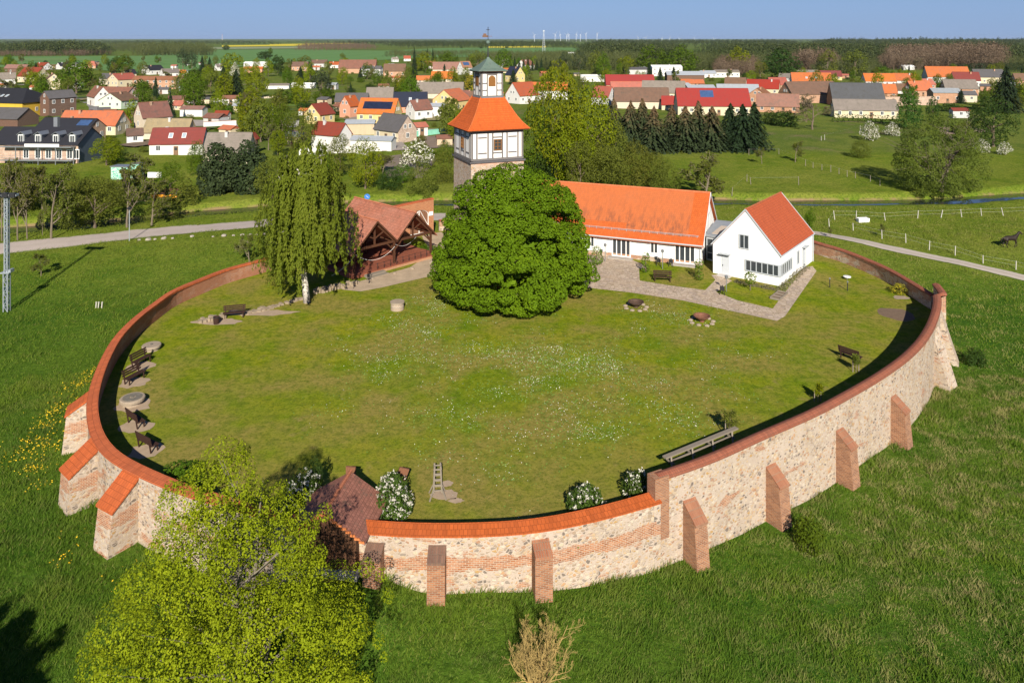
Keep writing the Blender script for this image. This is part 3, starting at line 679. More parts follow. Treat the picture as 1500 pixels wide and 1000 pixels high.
def long_tile():
    t = lt; uv = t.uv(); o = t.obj(); col = (.50, .108, .024)
    br = t.n('TexBrick', {'Vector': uv, 'Color1': sc3(col, .90), 'Color2': sc3(col, 1.1), 'Mortar': sc3(col, .6), 'Scale': 1., 'Mortar Size': .012, 'Brick Width': .22, 'Row Height': .32}, offset=.5)
    s = t.n('SeparateXYZ', {0: o}); x, y = s.outputs[0], s.outputs[1]
    # older, duller field of tiles with soot streaks; newer strips along the eaves and the verge
    newer = t.math('MAXIMUM', t.ramp(t.math('ADD', x, 22.), [(0., 0.), (1., 0.)]), t.math('GREATER_THAN', x, -1.5))
    low = t.math('MULTIPLY', t.math('LESS_THAN', y, 1.35), t.math('LESS_THAN', x, -8.6)); newer = t.math('MAXIMUM', newer, low)
    newer = t.math('MAXIMUM', newer, t.math('LESS_THAN', y, .35))
    n = t.noise(o, .6, 6, .65); c = t.mix(t.math('SUBTRACT', 1., newer), br.outputs[0], t.mix(.42, br.outputs[0], (.45, .165, .07)))
    st = t.noise(t.mapv(o, (2.0, .5, .5)), 1.2, 6, .72)
    zone = t.math('MULTIPLY', t.ramp(t.math('DIVIDE', y, 6.), [(.2, .9), (.65, .15)]), t.math('SUBTRACT', 1., newer))
    c = t.mix(t.math('MULTIPLY', t.ramp(st, [(.47, 0.), (.62, .9)]), zone), c, (.19, .07, .038))
    c = t.mix(t.ramp(n, [(.5, 0.), (.75, .3)]), c, (.42, .14, .06))
    saw = t.math('FRACT', t.math('DIVIDE', t.n('SeparateXYZ', {0: uv}).outputs[1], .32)); t.bump(t.math('MULTIPLY', saw, -1.), .5, .03)
    return t.fin(c, .8, .2)
lr = mb.build('roof', long_tile(), LH)
mb = MB(); mb.tube([(-LL - .3, 6, RZ + .2), (.3, 6, RZ + .2)], .14, 8); mb.build('ridge_tiles', tiles('ridge_tile', (.55, .17, .07), .1, None, .2, .35, .5), lr)
mb = MB(); mb.tube([(-LL - .25, -.62, 2.36), (.25, -.62, 2.36)], .075, 8); mb.tube([(-.12, -.55, 2.3), (-.12, -.1, 2.0), (-.12, -.1, .2)], .05, 6)
mb.build('gutter', frame_grey, lr)
mb = MB(); sl = (RZ - EV) / 6
for k in range(25): x = -LL + .4 + k * .88; mb.box((x, .35, EV + .18 + sl * .35 + .1), (.03, .03, .26))
for dz in (.14, .25): mb.box((-LL / 2, .35, EV + .18 + sl * .35 + dz), (LL - .6, .025, .025))
mb.build('snow_guard', frame_grey, lr)
mb = MB()
for y in np.linspace(-.45, 5.9, 24): pass
for sy in (0, 1):
    a = (.33, -.55, EV + .18 - sl * .55 - .02) if sy == 0 else (.33, 12.55, EV + .18 - sl * .55 - .02)
    mb.beam(a, (.33, 6, RZ + .16), .05, .2)
mb.build('verge_board', white_paint, lr)
def french(parent, x, z, w, h, n, name, fm=white_paint):
    f = win(parent, x, -.03, z, w, h, -math.pi / 2, fm, GL, (n, 1), .10, .13, name); return f
french(LH, -1.75, .12, 2.3, 2.22, 4, 'glazed_door'); french(LH, -8.9, .12, 2.2, 2.22, 4, 'glazed_door'); french(LH, -16.2, .12, 2.2, 2.22, 4, 'glazed_door')
for x in (-5.15, -12.5, -19.6): french(LH, x, .85, .95, 1.5, 2, 'window')
for x in (-1.75, -8.9, -16.2): MB().box((x, -.5, .05), (2.8, .9, .18)).build('doorstep', plain('step_stone', (.34, .31, .28), .9, .15), LH)
# ------------------------------------------------------------------ white gabled house
WH = thing('gabled_house', 'bright white gabled house with a plain steep red tile roof and corner window', 'house', (21.5, 80.3, 0), R(-38))
GW, GD, GE, GR = 7.1, 11.0, 3.1, 7.1
mb = MB()
for y in (0, GD):
    f = [(0, y, -.3), (GW, y, -.3), (GW, y, GE), (GW / 2, y, GR), (0, y, GE)]; mb.poly(f if y == 0 else f[::-1])
mb.poly([(GW, 0, -.3), (GW, GD, -.3), (GW, GD, GE), (GW, 0, GE)]); mb.poly([(0, GD, -.3), (0, 0, -.3), (0, 0, GE), (0, GD, GE)])
gw = mb.build('wall', plaster('bright_white_plaster', (.82, .82, .82), .03, .06), WH)
mb = MB(); sl = (GR - GE) / (GW / 2)
for s in (0, 1):
    xe = -.12 if s == 0 else GW + .12; ze = GE - sl * .12 + .16
    q = [(xe, -.06, ze), (GW / 2, -.06, GR + .16), (GW / 2, GD + .06, GR + .16), (xe, GD + .06, ze)]
    mb.slab(q[::-1] if s == 0 else q[::-1][::-1] if False else ([(GW / 2, -.06, GR + .16), (xe, -.06, ze), (xe, GD + .06, ze), (GW / 2, GD + .06, GR + .16)]), .14) if s else mb.slab([(xe, -.06, ze), (GW / 2, -.06, GR + .16), (GW / 2, GD + .06, GR + .16), (xe, GD + .06, ze)], .14)
gr = mb.build('roof', tiles('gable_house_tile', (.40, .088, .035), .08, (.34, .08, .036), .3, .2, .26, 0, .72), WH)
mb = MB()
for y in (-.08, GD + .08):
    for xe in (-.14, GW + .14): mb.beam((xe, y, GE - sl * .14 + .14), (GW / 2, y, GR + .16), .05, .14)
for xe in (-.18, GW + .18): mb.tube([(xe, -.1, GE - .05), (xe, GD + .1, GE - .05)], .07, 6)
mb.tube([(GW + .1, GD - .1, GE - .05), (GW + .1, GD - .1, 0)], .05, 6); mb.build('metal_edging', frame_grey, gr)
MB().tube([(GW / 2, -.06, GR + .17), (GW / 2, GD + .06, GR + .17)], .1, 6).build('ridge_tiles', tiles('ridge_tile2', (.44, .13, .06), .1), gr)
dr = MB().box((1.42, -.02, 1.08), (.84, .08, 2.1)).build('door', plain('door_grey', (.50, .53, .57), .5, .05, 2.), WH)
MB().box((1.12, -.09, 1.05), (.04, .06, .16)).build('handle', metal_dark, dr)
MB().box((1.42, -.25, 2.32), (1.2, .55, .08)).build('canopy', frame_grey, WH); MB().box((1.42, -.4, .04), (1.4, .8, .12)).build('doorstep', plain('step_stone', (.46, .43, .40), .9, .15), WH)
win(WH, 3.42, -.02, 3.15, 1.05, 1.5, -math.pi / 2, frame_grey, GL, (2, 1), .09, .09)
win(WH, 5.28, -.02, .92, 3.5, 1.2, -math.pi / 2, frame_grey, GL, (6, 1), .09, .10, 'window_band'); win(WH, GW + .02, 1.85, .92, 3.5, 1.2, 0, frame_grey, GL, (6, 1), .09, .10, 'window_band')
MB().box((GW + .01, -.01, 1.52), (.16, .16, 1.2)).build('corner_post', frame_grey, WH)
win(WH, GW + .02, 5.6, .95, .7, 1.4, 0, frame_grey, GL, (1, 1), .09, .09); win(WH, GW + .02, 7.6, .1, .85, 2.2, 0, frame_grey, plain('door_grey', (.50, .53, .57), .5, .05, 2.), (1, 1), .09, .09, 'side_door')
MB().box((GW + .25, 7.6, 2.4), (.5, 1.1, .07)).build('canopy', frame_grey, WH)
LK = thing('link_building', 'low glazed link with flat grey roof between the long and gabled houses', 'link building', (24.2, 87.2, 0))
Q = [(22.0, 85.0), (23.2, 83.9), (26.8, 90.2), (24.8, 91.2)]; q0 = Vector((24.2, 87.2))
MB().prism([(a - q0.x, b - q0.y) for a, b in Q], -.2, 2.75).build('wall', white_plaster, LK)
MB().prism([((a - q0.x) * 1.1, (b - q0.y) * 1.06) for a, b in Q], 2.75, 2.98).build('flat_roof', plain('flat_roof_grey', (.26, .28, .31), .6, .1, 1.), LK)
MB().prism([((a - q0.x) * .72, (b - q0.y) * .55 - 1.0) for a, b in Q], 2.98, 3.02).build('gravel_tray', plain('tray_gravel', (.48, .40, .33), .95, .2, 6.), LK)
fa = math.atan2(83.9 - 85.0, 23.2 - 22.0)
win(LK, (22.0 + 23.2) / 2 - q0.x - .02, (85 + 83.9) / 2 - q0.y - .02, .1, 1.5, 2.45, fa - math.pi / 2, frame_grey, GL, (2, 3), .08, .09, 'glazed_door')
# ------------------------------------------------------------------ timber pavilion
PV = thing('pavilion', 'open brown timber pavilion with two front gables and red tile roofs on a red deck', 'pavilion', (-16.6, 78.9, 0), R(46.5))
PL, PD, PE, PR = 10.5, 11.0, 2.75, 5.3
dk = MB().box((PL / 2, PD / 2 - .35, .14), (PL + 1.2, PD + .7, .36)); deck = dk.build('deck', boards('deck_boards', (.26, .085, .05), .14, .2), PV)
MB().box((PL / 2 + .6, -.76, .02), (PL - .4, .16, .42)).build('deck_brick_edge', bricks('deck_brick', (.46, .18, .08), (.58, .27, .13)), deck)
for x in (0, 5.25, 10.5):
    for y in (0, 5.2, 10.6):
        o = MB().box((x, y, (.3 + PE) / 2), (.2, .2, PE - .3)).build('post', timber, PV)
fb = MB(); fb.box((PL / 2, 0, PE), (PL + .6, .2, .24)).box((PL / 2, PD - .4, PE), (PL + .6, .2, .24))
for x in (0, 5.25, 10.5): fb.box((x, PD / 2, PE + .02), (.18, PD + .4, .2))
fb.build('beam', timber, PV)
for xm in (2.625, 7.875):
    for y in (0, 5.2):
        tr = MB()
        tr.box((xm, y, (PE + PR) / 2), (.16, .16, PR - PE))
        for s in (-1, 1):
            tr.beam((xm, y, PE + .75), (xm + s * 1.25, y, PE + 1.35), .12); tr.beam((xm + s * 2.75, y, PE - .1), (xm, y, PR - .1), .14, .2)
        tr.build('truss', timber, PV)
for x in (0, 5.25, 10.5):
    tr = MB()
    for s in (-1, 1):
        if -.5 < x + s < 11: tr.beam((x, 0, PE - 1.05), (x + s * 1.0, 0, PE - .1), .12)
    tr.beam((x, 0, PE - 1.0), (x, 1.0, PE - .1), .12); tr.build('brace', timber, PV)
pt_ = tiles('pavilion_tile', (.36, .135, .085), .16, (.40, .20, .15), .5, .22, .32, .12)
for xm in (2.625, 7.875):
    mb = MB(); hw = 2.62; k = (PR - PE) / hw
    for s in (-1, 1):
        over = .55 if (s < 0 and xm < 5) or (s > 0 and xm > 5) else 0.02
        xe = xm + s * (hw + over); ze = PE - k * over + .22
        q = [(xe, -.55, ze), (xm, -.55, PR + .22), (xm, PD + .3, PR + .22), (xe, PD + .3, ze)]
        mb.slab(q if s < 0 else [q[1], q[0], q[3], q[2]], .12)
    r_ = mb.build('roof', pt_, PV)
    MB().tube([(xm, -.55, PR + .24), (xm, PD + .3, PR + .24)], .11, 8).build('ridge_tiles', tiles('pavilion_ridge', (.44, .16, .09), .1), r_)
    vb = MB()
    for s in (-1, 1): vb.beam((xm + s * (hw + .1), -.57, PE + .02), (xm, -.57, PR + .12), .04, .16)
    vb.build('verge_board', timber, r_)
bw = MB().box((PL / 2, PD - .3, 1.6), (PL, .12, 2.5)).box((-.05, PD * .64, 1.3), (.12, PD * .66, 2.2)); bw.build('rear_wall', boards('dark_boards', (.07, .035, .02), .18), PV)
rl = MB()
for k in range(10): x = 2.6 + k * .85; rl.box((x, -.6, .65), (.04, .04, .75))
for z in (.62, .95): rl.box((6.5, -.6, z), (8.2, .02, .02))
rl.build('railing', metal_dark, PV)
def garland(A, B, sag, n=14):
    mb = MB(); A = Vector(A); B = Vector(B); pts = []
    for k in range(n + 1): t = k / n; pts.append(A.lerp(B, t) - Vector((0, 0, sag * 4 * t * (1 - t))))
    mb.tube(pts, .016, 5); return mb
garland((-3.5, -1.2, 1.2), (.1, -.15, 2.35), .25).build('light_string', white_paint, PV); garland((.1, -.15, 2.35), (5.2, -.2, 2.2), 1.0).build('light_string', white_paint, PV); garland((5.3, -.2, 2.4), (9.8, 1.5, 2.3), .6).build('light_string', white_paint, PV)
MB().box((1.9, -1.5, .02), (2.6, .5, .14)).box((1.9, -1.1, .1), (2.4, .5, .3)).build('steps', wood_grey, PV)
# gate in a brick wall behind it
GT_ = thing('gate_wall', 'orange brick gate wall with brown arched double doors edged in white', 'gate', (-14.9, 93.8, 0), math.atan2(3.6, 4.6))
gl = 6.0; arch = [(2.5, -.3), (2.5, 2.3)] + [(3.9 - 1.4 * math.cos(k * math.pi / 10), 2.3 + .75 * math.sin(k * math.pi / 10)) for k in range(1, 10)] + [(5.3, 2.3), (5.3, -.3)]
outl = [(0, -.3)] + arch + [(gl, -.3), (gl, 4.15), (0, 3.85)]
mb = MB(); mb.poly([(x, 0, z) for x, z in outl]); mb.poly([(x, .5, z) for x, z in outl[::-1]])
for (x0, z0), (x1, z1) in zip(outl, outl[1:] + outl[:1]): mb.poly([(x0, 0, z0), (x0, .5, z0), (x1, .5, z1), (x1, 0, z1)])
mb.build('brick_wall', bricks('gate_brick', (.38, .115, .04), (.50, .19, .075), (.42, .25, .15), .15), GT_)
mb = MB(); mb.box((2.35, -.03, 2.75), (.5, .12, .55)).box((5.55, -.03, 2.4), (.6, .12, .5)); mb.build('white_stone', white_paint, GT_)
MB().box((gl / 2, .25, 4.1), (gl + .1, .62, .12), 0, 0, Matrix.Rotation(-math.atan(.3 / gl), 3, 'Y')).build('coping', red_tile, GT_)
for s in (-1, 1):
    xs = 3.9 + s * .7; q = [(3.9 + s * .02, .05), (3.9 + s * 1.36, .05), (3.9 + s * 1.36, 2.3)] + [(3.9 + s * 1.36 * math.cos(k * math.pi / 10), 2.3 + .71 * math.sin(k * math.pi / 10)) for k in range(1, 5)] + [(3.9 + s * .02, 3.0)]
    if s > 0: q = q
    else: q = q[::-1]
    mb = MB(); mb.poly([(x, .18, z) for x, z in q]); mb.poly([(x, .26, z) for x, z in q[::-1]])
    dl = mb.build('door', boards('gate_boards', (.20, .10, .06), .14), GT_)
    fb = MB(); e = [(x, .15, z) for x, z in q]
    for a_, b_ in zip(e, e[1:] + e[:1]): fb.beam(a_, b_, .09, .05)
    fb.beam((3.9 + s * .1, .14, 1.0), (3.9 + s * 1.3, .14, 1.0), .08, .05); fb.beam((3.9 + s * .15, .14, 2.9), (3.9 + s * 1.25, .14, 1.05), .08, .05)
    fb.build('white_strap', white_paint, dl)
# ------------------------------------------------------------------ gatehouse shed in the front wall
SH = thing('gatehouse', 'small gatehouse with dark board door and brown tiled gable roof in the front wall', 'gatehouse', (-8.95, 36.2, 0), R(-9))
mb = MB(); sw, sdp, se, srz = 3.0, 3.0, 1.35, 2.25
mb = MB()
for y in (0, sdp):
    f = [(-sw / 2, y, -2.5), (sw / 2, y, -2.5), (sw / 2, y, se), (0, y, srz), (-sw / 2, y, se)]; mb.poly(f if y == 0 else f[::-1])
for x in (-sw / 2, sw / 2):
    f = [(x, 0, -2.5), (x, sdp, -2.5), (x, sdp, se), (x, 0, se)]; mb.poly(f if x > 0 else f[::-1])
mb.build('wall', boards('gatehouse_boards', (.115, .055, .030), .15), SH)
mb = MB(); k = (srz - se) / (sw / 2)
mb.slab([(-sw / 2 - .55, -.3, se - k * .55 + .1), (0, -.3, srz + .1), (0, sdp + .2, srz + .1), (-sw / 2 - .55, sdp + .2, se - k * .55 + .1)], .1)
mb.slab([(0, -.3, srz + .1), (sw / 2 + .55, -.3, se - k * .55 + .1), (sw / 2 + .55, sdp + .2, se - k * .55 + .1), (0, sdp + .2, srz + .1)], .1)
sr = mb.build('roof', tiles('gatehouse_tile', (.28, .12, .085), .2, (.22, .10, .08), .5, .17, .17, .12, .6), SH)
MB().tube([(0, -.32, srz + .12), (0, sdp + .22, srz + .12)], .1, 8).build('ridge_tiles', tiles('gatehouse_ridge', (.42, .15, .08), .1), sr)
vb = MB()
for s in (-1, 1):
    for k2 in range(9): t0 = k2 / 9; vb.box((s * (sw / 2 + .5) * (1 - t0 - .05), -.33, srz + .07 - (srz - se) * 1.36 * (1 - t0 - .05)), (.26, .05, .1))
vb.build('verge_tile', tiles('verge_tile', (.55, .18, .06), .1), sr)
MB().box((0, -.05, -.62), (sw + .3, .5, .3)).build('threshold', plain('threshold_stone', (.46, .42, .37), .9, .2), SH)
dr = MB().box((-.35, -.03, .25), (1.9, .06, 1.75)).build('door', boards('gatehouse_door', (.090, .042, .022), .19), SH)
MB().box((.45, -.08, .25), (.05, .05, .16)).build('handle', metal_dark, dr)
MB().tube([(-sw / 2 - .12, -.15, se - .35), (-sw / 2 - .12, -.15, -.8)], .06, 8).build('downpipe', plain('blue_zinc', (.34, .44, .56), .4, .1, 2., 0, .5, .4), SH)
# ------------------------------------------------------------------ foliage
def unit(v): return v / np.maximum(np.linalg.norm(v, axis=-1, keepdims=True), 1e-9)
def leaf_quads(rng, P, N, size, elong=1.0, rnd=.55, vary=.35, tang=None):
    n = len(P); N = unit(N + rng.normal(0, rnd, (n, 3)))
    t = rng.normal(0, 1, (n, 3)) if tang is None else tang + rng.normal(0, .25, (n, 3))
    t = unit(t - N * (t * N).sum(1, keepdims=True)); b = np.cross(N, t)
    s = size * (1 + rng.uniform(-vary, vary, (n, 1)))
    return np.stack([P - t * s * elong, P - b * s * .62 + t * s * .15, P + t * s * elong, P + b * s * .62 + t * s * .1], 1)
def blob_leaves(rng, blobs, centre, dens, size, up=.30, lo=.62, rnd=.6, cull=.72, zs=1.0):
    """leaves on the outer shells of many small blobs: an uneven, clumped crown"""
    B = np.array([(*c, r) for c, r in blobs]); out = []
    for c in B:
        r = c[3]; n = max(6, int(dens * r * r)); d = unit(rng.normal(0, 1, (n, 3)))
        p = c[:3] + d * np.array([1, 1, zs]) * r * rng.uniform(lo, 1.08, (n, 1)) ** .6
        inside = np.zeros(n, bool)
        for q in B:
            if q is c: continue
            if np.linalg.norm(q[:3] - c[:3]) < q[3] + r: inside |= np.linalg.norm((p - q[:3]) / np.array([1, 1, zs]), axis=1) < q[3] * cull
        p = p[~inside]; d = d[~inside]
        o = unit(p - np.array(centre)); out.append(leaf_quads(rng, p, d * .7 + o * .35 + np.array([0, 0, up]), size, 1.0, rnd))
    return np.concatenate(out)
def profile_blobs(rng, n, prof, H, r0, r1, fill=.85, gap=.4125):
    """prof: list of (height fraction, radius); blob centres just inside that surface of revolution"""
    zs = np.array([p[0] for p in prof]); rs = np.array([p[1] for p in prof]); bl = []
    tries = 0
    while len(bl) < n and tries < n * 60:
        tries += 1; z = rng.uniform(zs[0], zs[-1]); R_ = np.interp(z, zs, rs)
        if rng.uniform(0, rs.max()) > R_ + .15 * rs.max(): continue
        r = rng.uniform(r0, r1); a = rng.uniform(0, 2 * np.pi); q = max(0, R_ - r * .75) * (fill + (1 - fill) * rng.uniform() if rng.uniform() < .8 else rng.uniform())
        c = np.array([q * np.cos(a), q * np.sin(a), z * H])
        if all(np.linalg.norm(c - b[0]) > gap * (r + b[1]) for b in bl): bl.append((c, r))
    return bl
def skeleton(rng, base, d, L, r, levels, spread=.75, up=.12, nch=(5, 7), ratio=.58, seg=5, wob=.16, start=.3):
    """recursive limbs: list of (points, radii, level)"""
    out = []
    def grow(p, d, L, r, lv):
        p = Vector(p); d = Vector(d).normalized(); pts = [p.copy()]; n = seg if lv < 2 else 3
        for k in range(n):
            d = (d + Vector(rng.normal(0, wob, 3)) + Vector((0, 0, up if lv else .05))).normalized(); p = p + d * (L / n); pts.append(p.copy())
        rad = [max(r * (1 - .75 * k / n), .004) for k in range(n + 1)]; out.append((pts, rad, lv))
        if lv + 1 >= levels: return
        m = rng.integers(nch[0], nch[1] + 1)
        for k in range(m):
            t = start + (1 - start) * (k + rng.uniform(.2, .8)) / m; f = t * n; i = min(int(f), n - 1)
            q = pts[i].lerp(pts[i + 1], f - i); dd = (pts[i + 1] - pts[i]).normalized(); a = Vector(rng.normal(0, 1, 3)); a = (a - dd * a.dot(dd)).normalized()
            grow(q, dd * (1 - spread * .6) + a * spread, L * ratio * (1.15 - .55 * t) * rng.uniform(.8, 1.2), r * (1 - .7 * t) * .62, lv + 1)
    grow(base, d, L, r, 0); return out
def limbs_mesh(name, sk, mat, sides=(7, 5, 4, 3, 3)):
    mb = MB()
    for pts, rad, lv in sk: mb.tube(pts, rad, sides[min(lv, 4)], 0, lv == 0)
    return mb.mesh(name, mat, True)
def sk_points(rng, sk, levels, per, jit):
    P, D = [], []
    for pts, rad, lv in sk:
        if lv not in levels: continue
        for k in range(per):
            t = rng.uniform(.15, 1.0) * (len(pts) - 1); i = min(int(t), len(pts) - 2)
            P.append(pts[i].lerp(pts[i + 1], t - i)); D.append(pts[i + 1] - pts[i])
    P = np.array(P) + rng.normal(0, jit, (len(P), 3)); return P, np.array(D)
# foliage colours
L_ROUND = leaf('leaf_green', (.075, .130, .006), (.135, .19, .010)); L_LIME = leaf('leaf_lime', (.165, .205, .005), (.28, .295, .010), .32)
L_OLIVE = leaf('leaf_olive', (.115, .135, .018), (.21, .21, .038)); L_DARK = leaf('leaf_dark', (.034, .068, .012), (.065, .108, .018))
L_FIR = leaf('needle_dark', (.018, .034, .013), (.042, .062, .022), .08); L_PINE = leaf('needle_pine', (.042, .058, .026), (.085, .098, .045), .1)
L_THUJA = leaf('needle_thuja', (.040, .085, .012), (.075, .13, .02), .1); L_BLOS = leaf('petal', (.62, .60, .52), (.78, .77, .70), .2, .12)
L_YEL = leaf('petal_yellow', (.50, .42, .03), (.62, .52, .08), .2, .12); L_BUD = leaf('leaf_bud', (.155, .125, .06), (.22, .18, .085), .15)
L_OLIVEDK = leaf('leaf_olive_dark', (.065, .085, .022), (.12, .135, .04))
def spruce_mat():
    t = NT('needle_brown'); g = t.n('NewGeometry'); z = t.n('SeparateXYZ', {0: t.obj()}).outputs[2]; n = t.noise(t.obj(), 5., 3)
    f = t.math('ADD', z, t.math('MULTIPLY', t.math('SUBTRACT', n, .5), 1.1)); r = t.math('MULTIPLY', g.outputs['Random Per Island'], .3)
    oi = t.math('MULTIPLY', t.n('ObjectInfo').outputs['Random'], .25)
    c = t.ramp(t.math('ADD', t.math('SUBTRACT', f, oi), r), [(.45, (.028, .042, .017)), (.75, (.065, .060, .028)), (1.0, (.15, .095, .05))]); return t.fin(c, .85, .1)
L_SPRUCE = spruce_mat()
# prototypes: one unit high, one unit wide
def proto_round(seed, mat, prof, nb, r0, r1, dens, size, trunk=True, extra=None, tb=bark, lo=.62):
    rng = np.random.default_rng(seed); bl = profile_blobs(rng, nb, prof, 1.0, r0, r1)
    V = blob_leaves(rng, bl, (0, 0, .45), dens, size, lo=lo); parts = [('crown', quads_mesh('crown', V, mat))]
    if extra:
        k = rng.random(len(V)) < extra[1]; parts[0] = ('crown', quads_mesh('crown', V[~k], mat)); parts.append(('blossom', quads_mesh('blossom', V[k], extra[0])))
    if trunk:
        mb = MB(); mb.tube([(0, 0, -.03), (.005, 0, .12), (.01, .0, .3), (0, .01, .55)], [.030, .024, .018, .008], 7)
        for k in range(7):
            a = k * 2.4 + rng.uniform(0, 1); z = .14 + .055 * k; e = bl[int(rng.integers(len(bl)))][0] * .8
            mb.tube([(0, 0, z), tuple(Vector((0, 0, z)).lerp(Vector(e), .5) + Vector((0, 0, .03))), tuple(e)], [.013, .008, .003], 5)
        parts.append(('trunk', mb.mesh('trunk', tb, True)))
    return parts
def proto_fir(seed, mat, lv=26, nb=14, w=.62, droop=.35, size=.030, low=.06):
    rng = np.random.default_rng(seed); P, N, T = [], [], []
    for i in range(lv):
        z = low + (1 - low - .01) * (i / (lv - 1)); R_ = w * (1 - z) ** .85 * (1 - .25 * (z < .12)) + .006
        m = max(4, int(nb * (1 - z * .65)))
        for k in range(m):
            a = 2 * np.pi * (k + rng.uniform(0, .8)) / m + i * .7; r = R_ * rng.uniform(.72, 1.12); dz = rng.uniform(-.012, .012)
            for q in range(7):
                f = (q + 1) / 7; rr = r * f; sp = .035 * (1 - f * .5) * (1 + 2 * (1 - z)) * .6
                for s in range(2):
                    aa = a + rng.normal(0, 1) * sp / max(rr, .03) * .35
                    P.append((rr * np.cos(aa), rr * np.sin(aa), z + dz - droop * r * f * f + rng.normal(0, .006))); N.append((np.cos(a) * .55, np.sin(a) * .55, .8)); T.append((np.cos(aa), np.sin(aa), -droop))
    V = leaf_quads(rng, np.array(P), np.array(N), size, 1.25, .35, .4, np.array(T))
    mb = MB(); mb.tube([(0, 0, -.02), (0, 0, .5), (0, 0, .98)], [.020, .012, .002], 6)
    return [('crown', quads_mesh('crown', V, mat)), ('trunk', mb.mesh('trunk', bark, True))]
def proto_bare(seed, leafmat=None, nleaf=1600, tb=bark_grey, size=.010, spread=.8, levels=4):
    rng = np.random.default_rng(seed); sk = skeleton(rng, (0, 0, -.02), (0, 0, 1), .72, .024, levels, spread, .10, (6, 9), .55, 6, .10, .25)
    ex = max(max(abs(p.x), abs(p.y)) for pts, _, _ in sk for p in pts) or .5; zx = max(p.z for pts, _, _ in sk for p in pts)
    sk = [([Vector((p.x * .5 / ex, p.y * .5 / ex, p.z / zx)) for p in pts], rad, lv) for pts, rad, lv in sk]
    parts = [('trunk', limbs_mesh('trunk', sk, tb))]
    if leafmat:
        P, D = sk_points(rng, sk, (2, 3), 1 + nleaf // max(1, sum(1 for s in sk if s[2] >= 2)), .012)
        parts.append(('crown', quads_mesh('crown', leaf_quads(rng, P, np.zeros_like(P) + (0, 0, .6), size), leafmat)))
    return parts
DOME = [(.16, .25), (.28, .42), (.45, .50), (.65, .45), (.82, .32), (.95, .14)]; TALL = [(.14, .22), (.3, .42), (.5, .5), (.7, .44), (.86, .28), (.97, .1)]
BUSH = [(.06, .40), (.2, .48), (.4, .50), (.6, .44), (.78, .32), (.92, .16)]; COL_ = [(.04, .38), (.3, .5), (.6, .46), (.85, .3), (.97, .1)]
PROTO = {}
def make_protos():
    D, S = 5600, .027
    for i in range(3):
        PROTO['round', i] = proto_round(10 + i, L_ROUND, DOME, 34, .09, .16, D, S); PROTO['lime', i] = proto_round(20 + i, L_LIME, TALL, 34, .08, .15, D * .85, S)
        PROTO['olive', i] = proto_round(30 + i, L_OLIVE, DOME, 36, .08, .14, D * .75, S * .95); PROTO['dark', i] = proto_round(40 + i, L_DARK, DOME, 34, .09, .16, D, S)
        PROTO['bush', i] = proto_round(50 + i, L_ROUND, BUSH, 24, .12, .2, D * .6, S * 1.3, False); PROTO['olivebush', i] = proto_round(60 + i, L_OLIVE, BUSH, 26, .11, .19, D * .6, S * 1.2, False)
        PROTO['darkbush', i] = proto_round(65 + i, L_DARK, BUSH, 24, .12, .2, D * .6, S * 1.3, False)
        PROTO['fir', i] = proto_fir(70 + i, L_FIR); PROTO['spruce', i] = proto_fir(80 + i, L_SPRUCE, 24, 15, .66, .45, .033, .1)
        PROTO['pine', i] = proto_round(90 + i, L_PINE, [(.3, .3), (.45, .46), (.65, .5), (.85, .36), (.96, .15)], 30, .07, .13, D * .9, S)
        PROTO['blossom', i] = proto_round(100 + i, L_OLIVE, BUSH, 28, .1, .17, D * .6, S * 1.1, True, (L_BLOS, .55)); PROTO['bare', i] = proto_bare(110 + i, L_OLIVE, 4200, bark_grey, .016)
        PROTO['brown', i] = proto_bare(120 + i, L_BUD, 2600, bark, .011)
    for kk, m_, pf, nb, r0, r1, tr_ in (('round', L_ROUND, DOME, 60, .06, .14, True), ('lime', L_LIME, TALL, 64, .055, .13, True), ('olive', L_OLIVE, DOME, 64, .055, .125, True), ('dark', L_DARK, DOME, 60, .06, .14, True), ('bush', L_ROUND, BUSH, 44, .08, .17, False), ('olivebush', L_OLIVE, BUSH, 50, .07, .16, False), ('darkbush', L_DARK, BUSH, 44, .08, .17, False)):
        PROTO[kk, 3] = proto_round(140, m_, pf, nb, r0, r1, D * 2.3, S * .56, tr_, lo=.5); PROTO[kk, 4] = proto_round(141, m_, pf, nb, r0, r1, D * 2.3, S * .56, tr_, lo=.5)
    PROTO['thuja', 0] = proto_round(130, L_THUJA, COL_, 34, .1, .17, D, S * .9, False); PROTO['thuja', 1] = PROTO['thuja', 2] = PROTO['thuja', 0]
    PROTO['yellow', 0] = proto_round(131, L_OLIVE, BUSH, 26, .1, .17, D * .6, S * 1.1, False, (L_YEL, .5)); PROTO['yellow', 1] = PROTO['yellow', 2] = PROTO['yellow', 0]
make_protos()
TKIND = {'round': ('broadleaf_tree', 'tree'), 'lime': ('broadleaf_tree', 'tree'), 'olive': ('willow_tree', 'tree'), 'dark': ('broadleaf_tree', 'tree'), 'bush': ('bush', 'bush'), 'olivebush': ('bush', 'bush'), 'darkbush': ('bush', 'bush'),
         'fir': ('fir_tree', 'tree'), 'spruce': ('spruce_tree', 'tree'), 'pine': ('pine_tree', 'tree'), 'blossom': ('blossom_tree', 'tree'), 'bare': ('bare_tree', 'tree'), 'brown': ('bare_tree', 'tree'), 'thuja': ('thuja_tree', 'tree'), 'yellow': ('bush', 'bush')}
trng = random.Random(5)
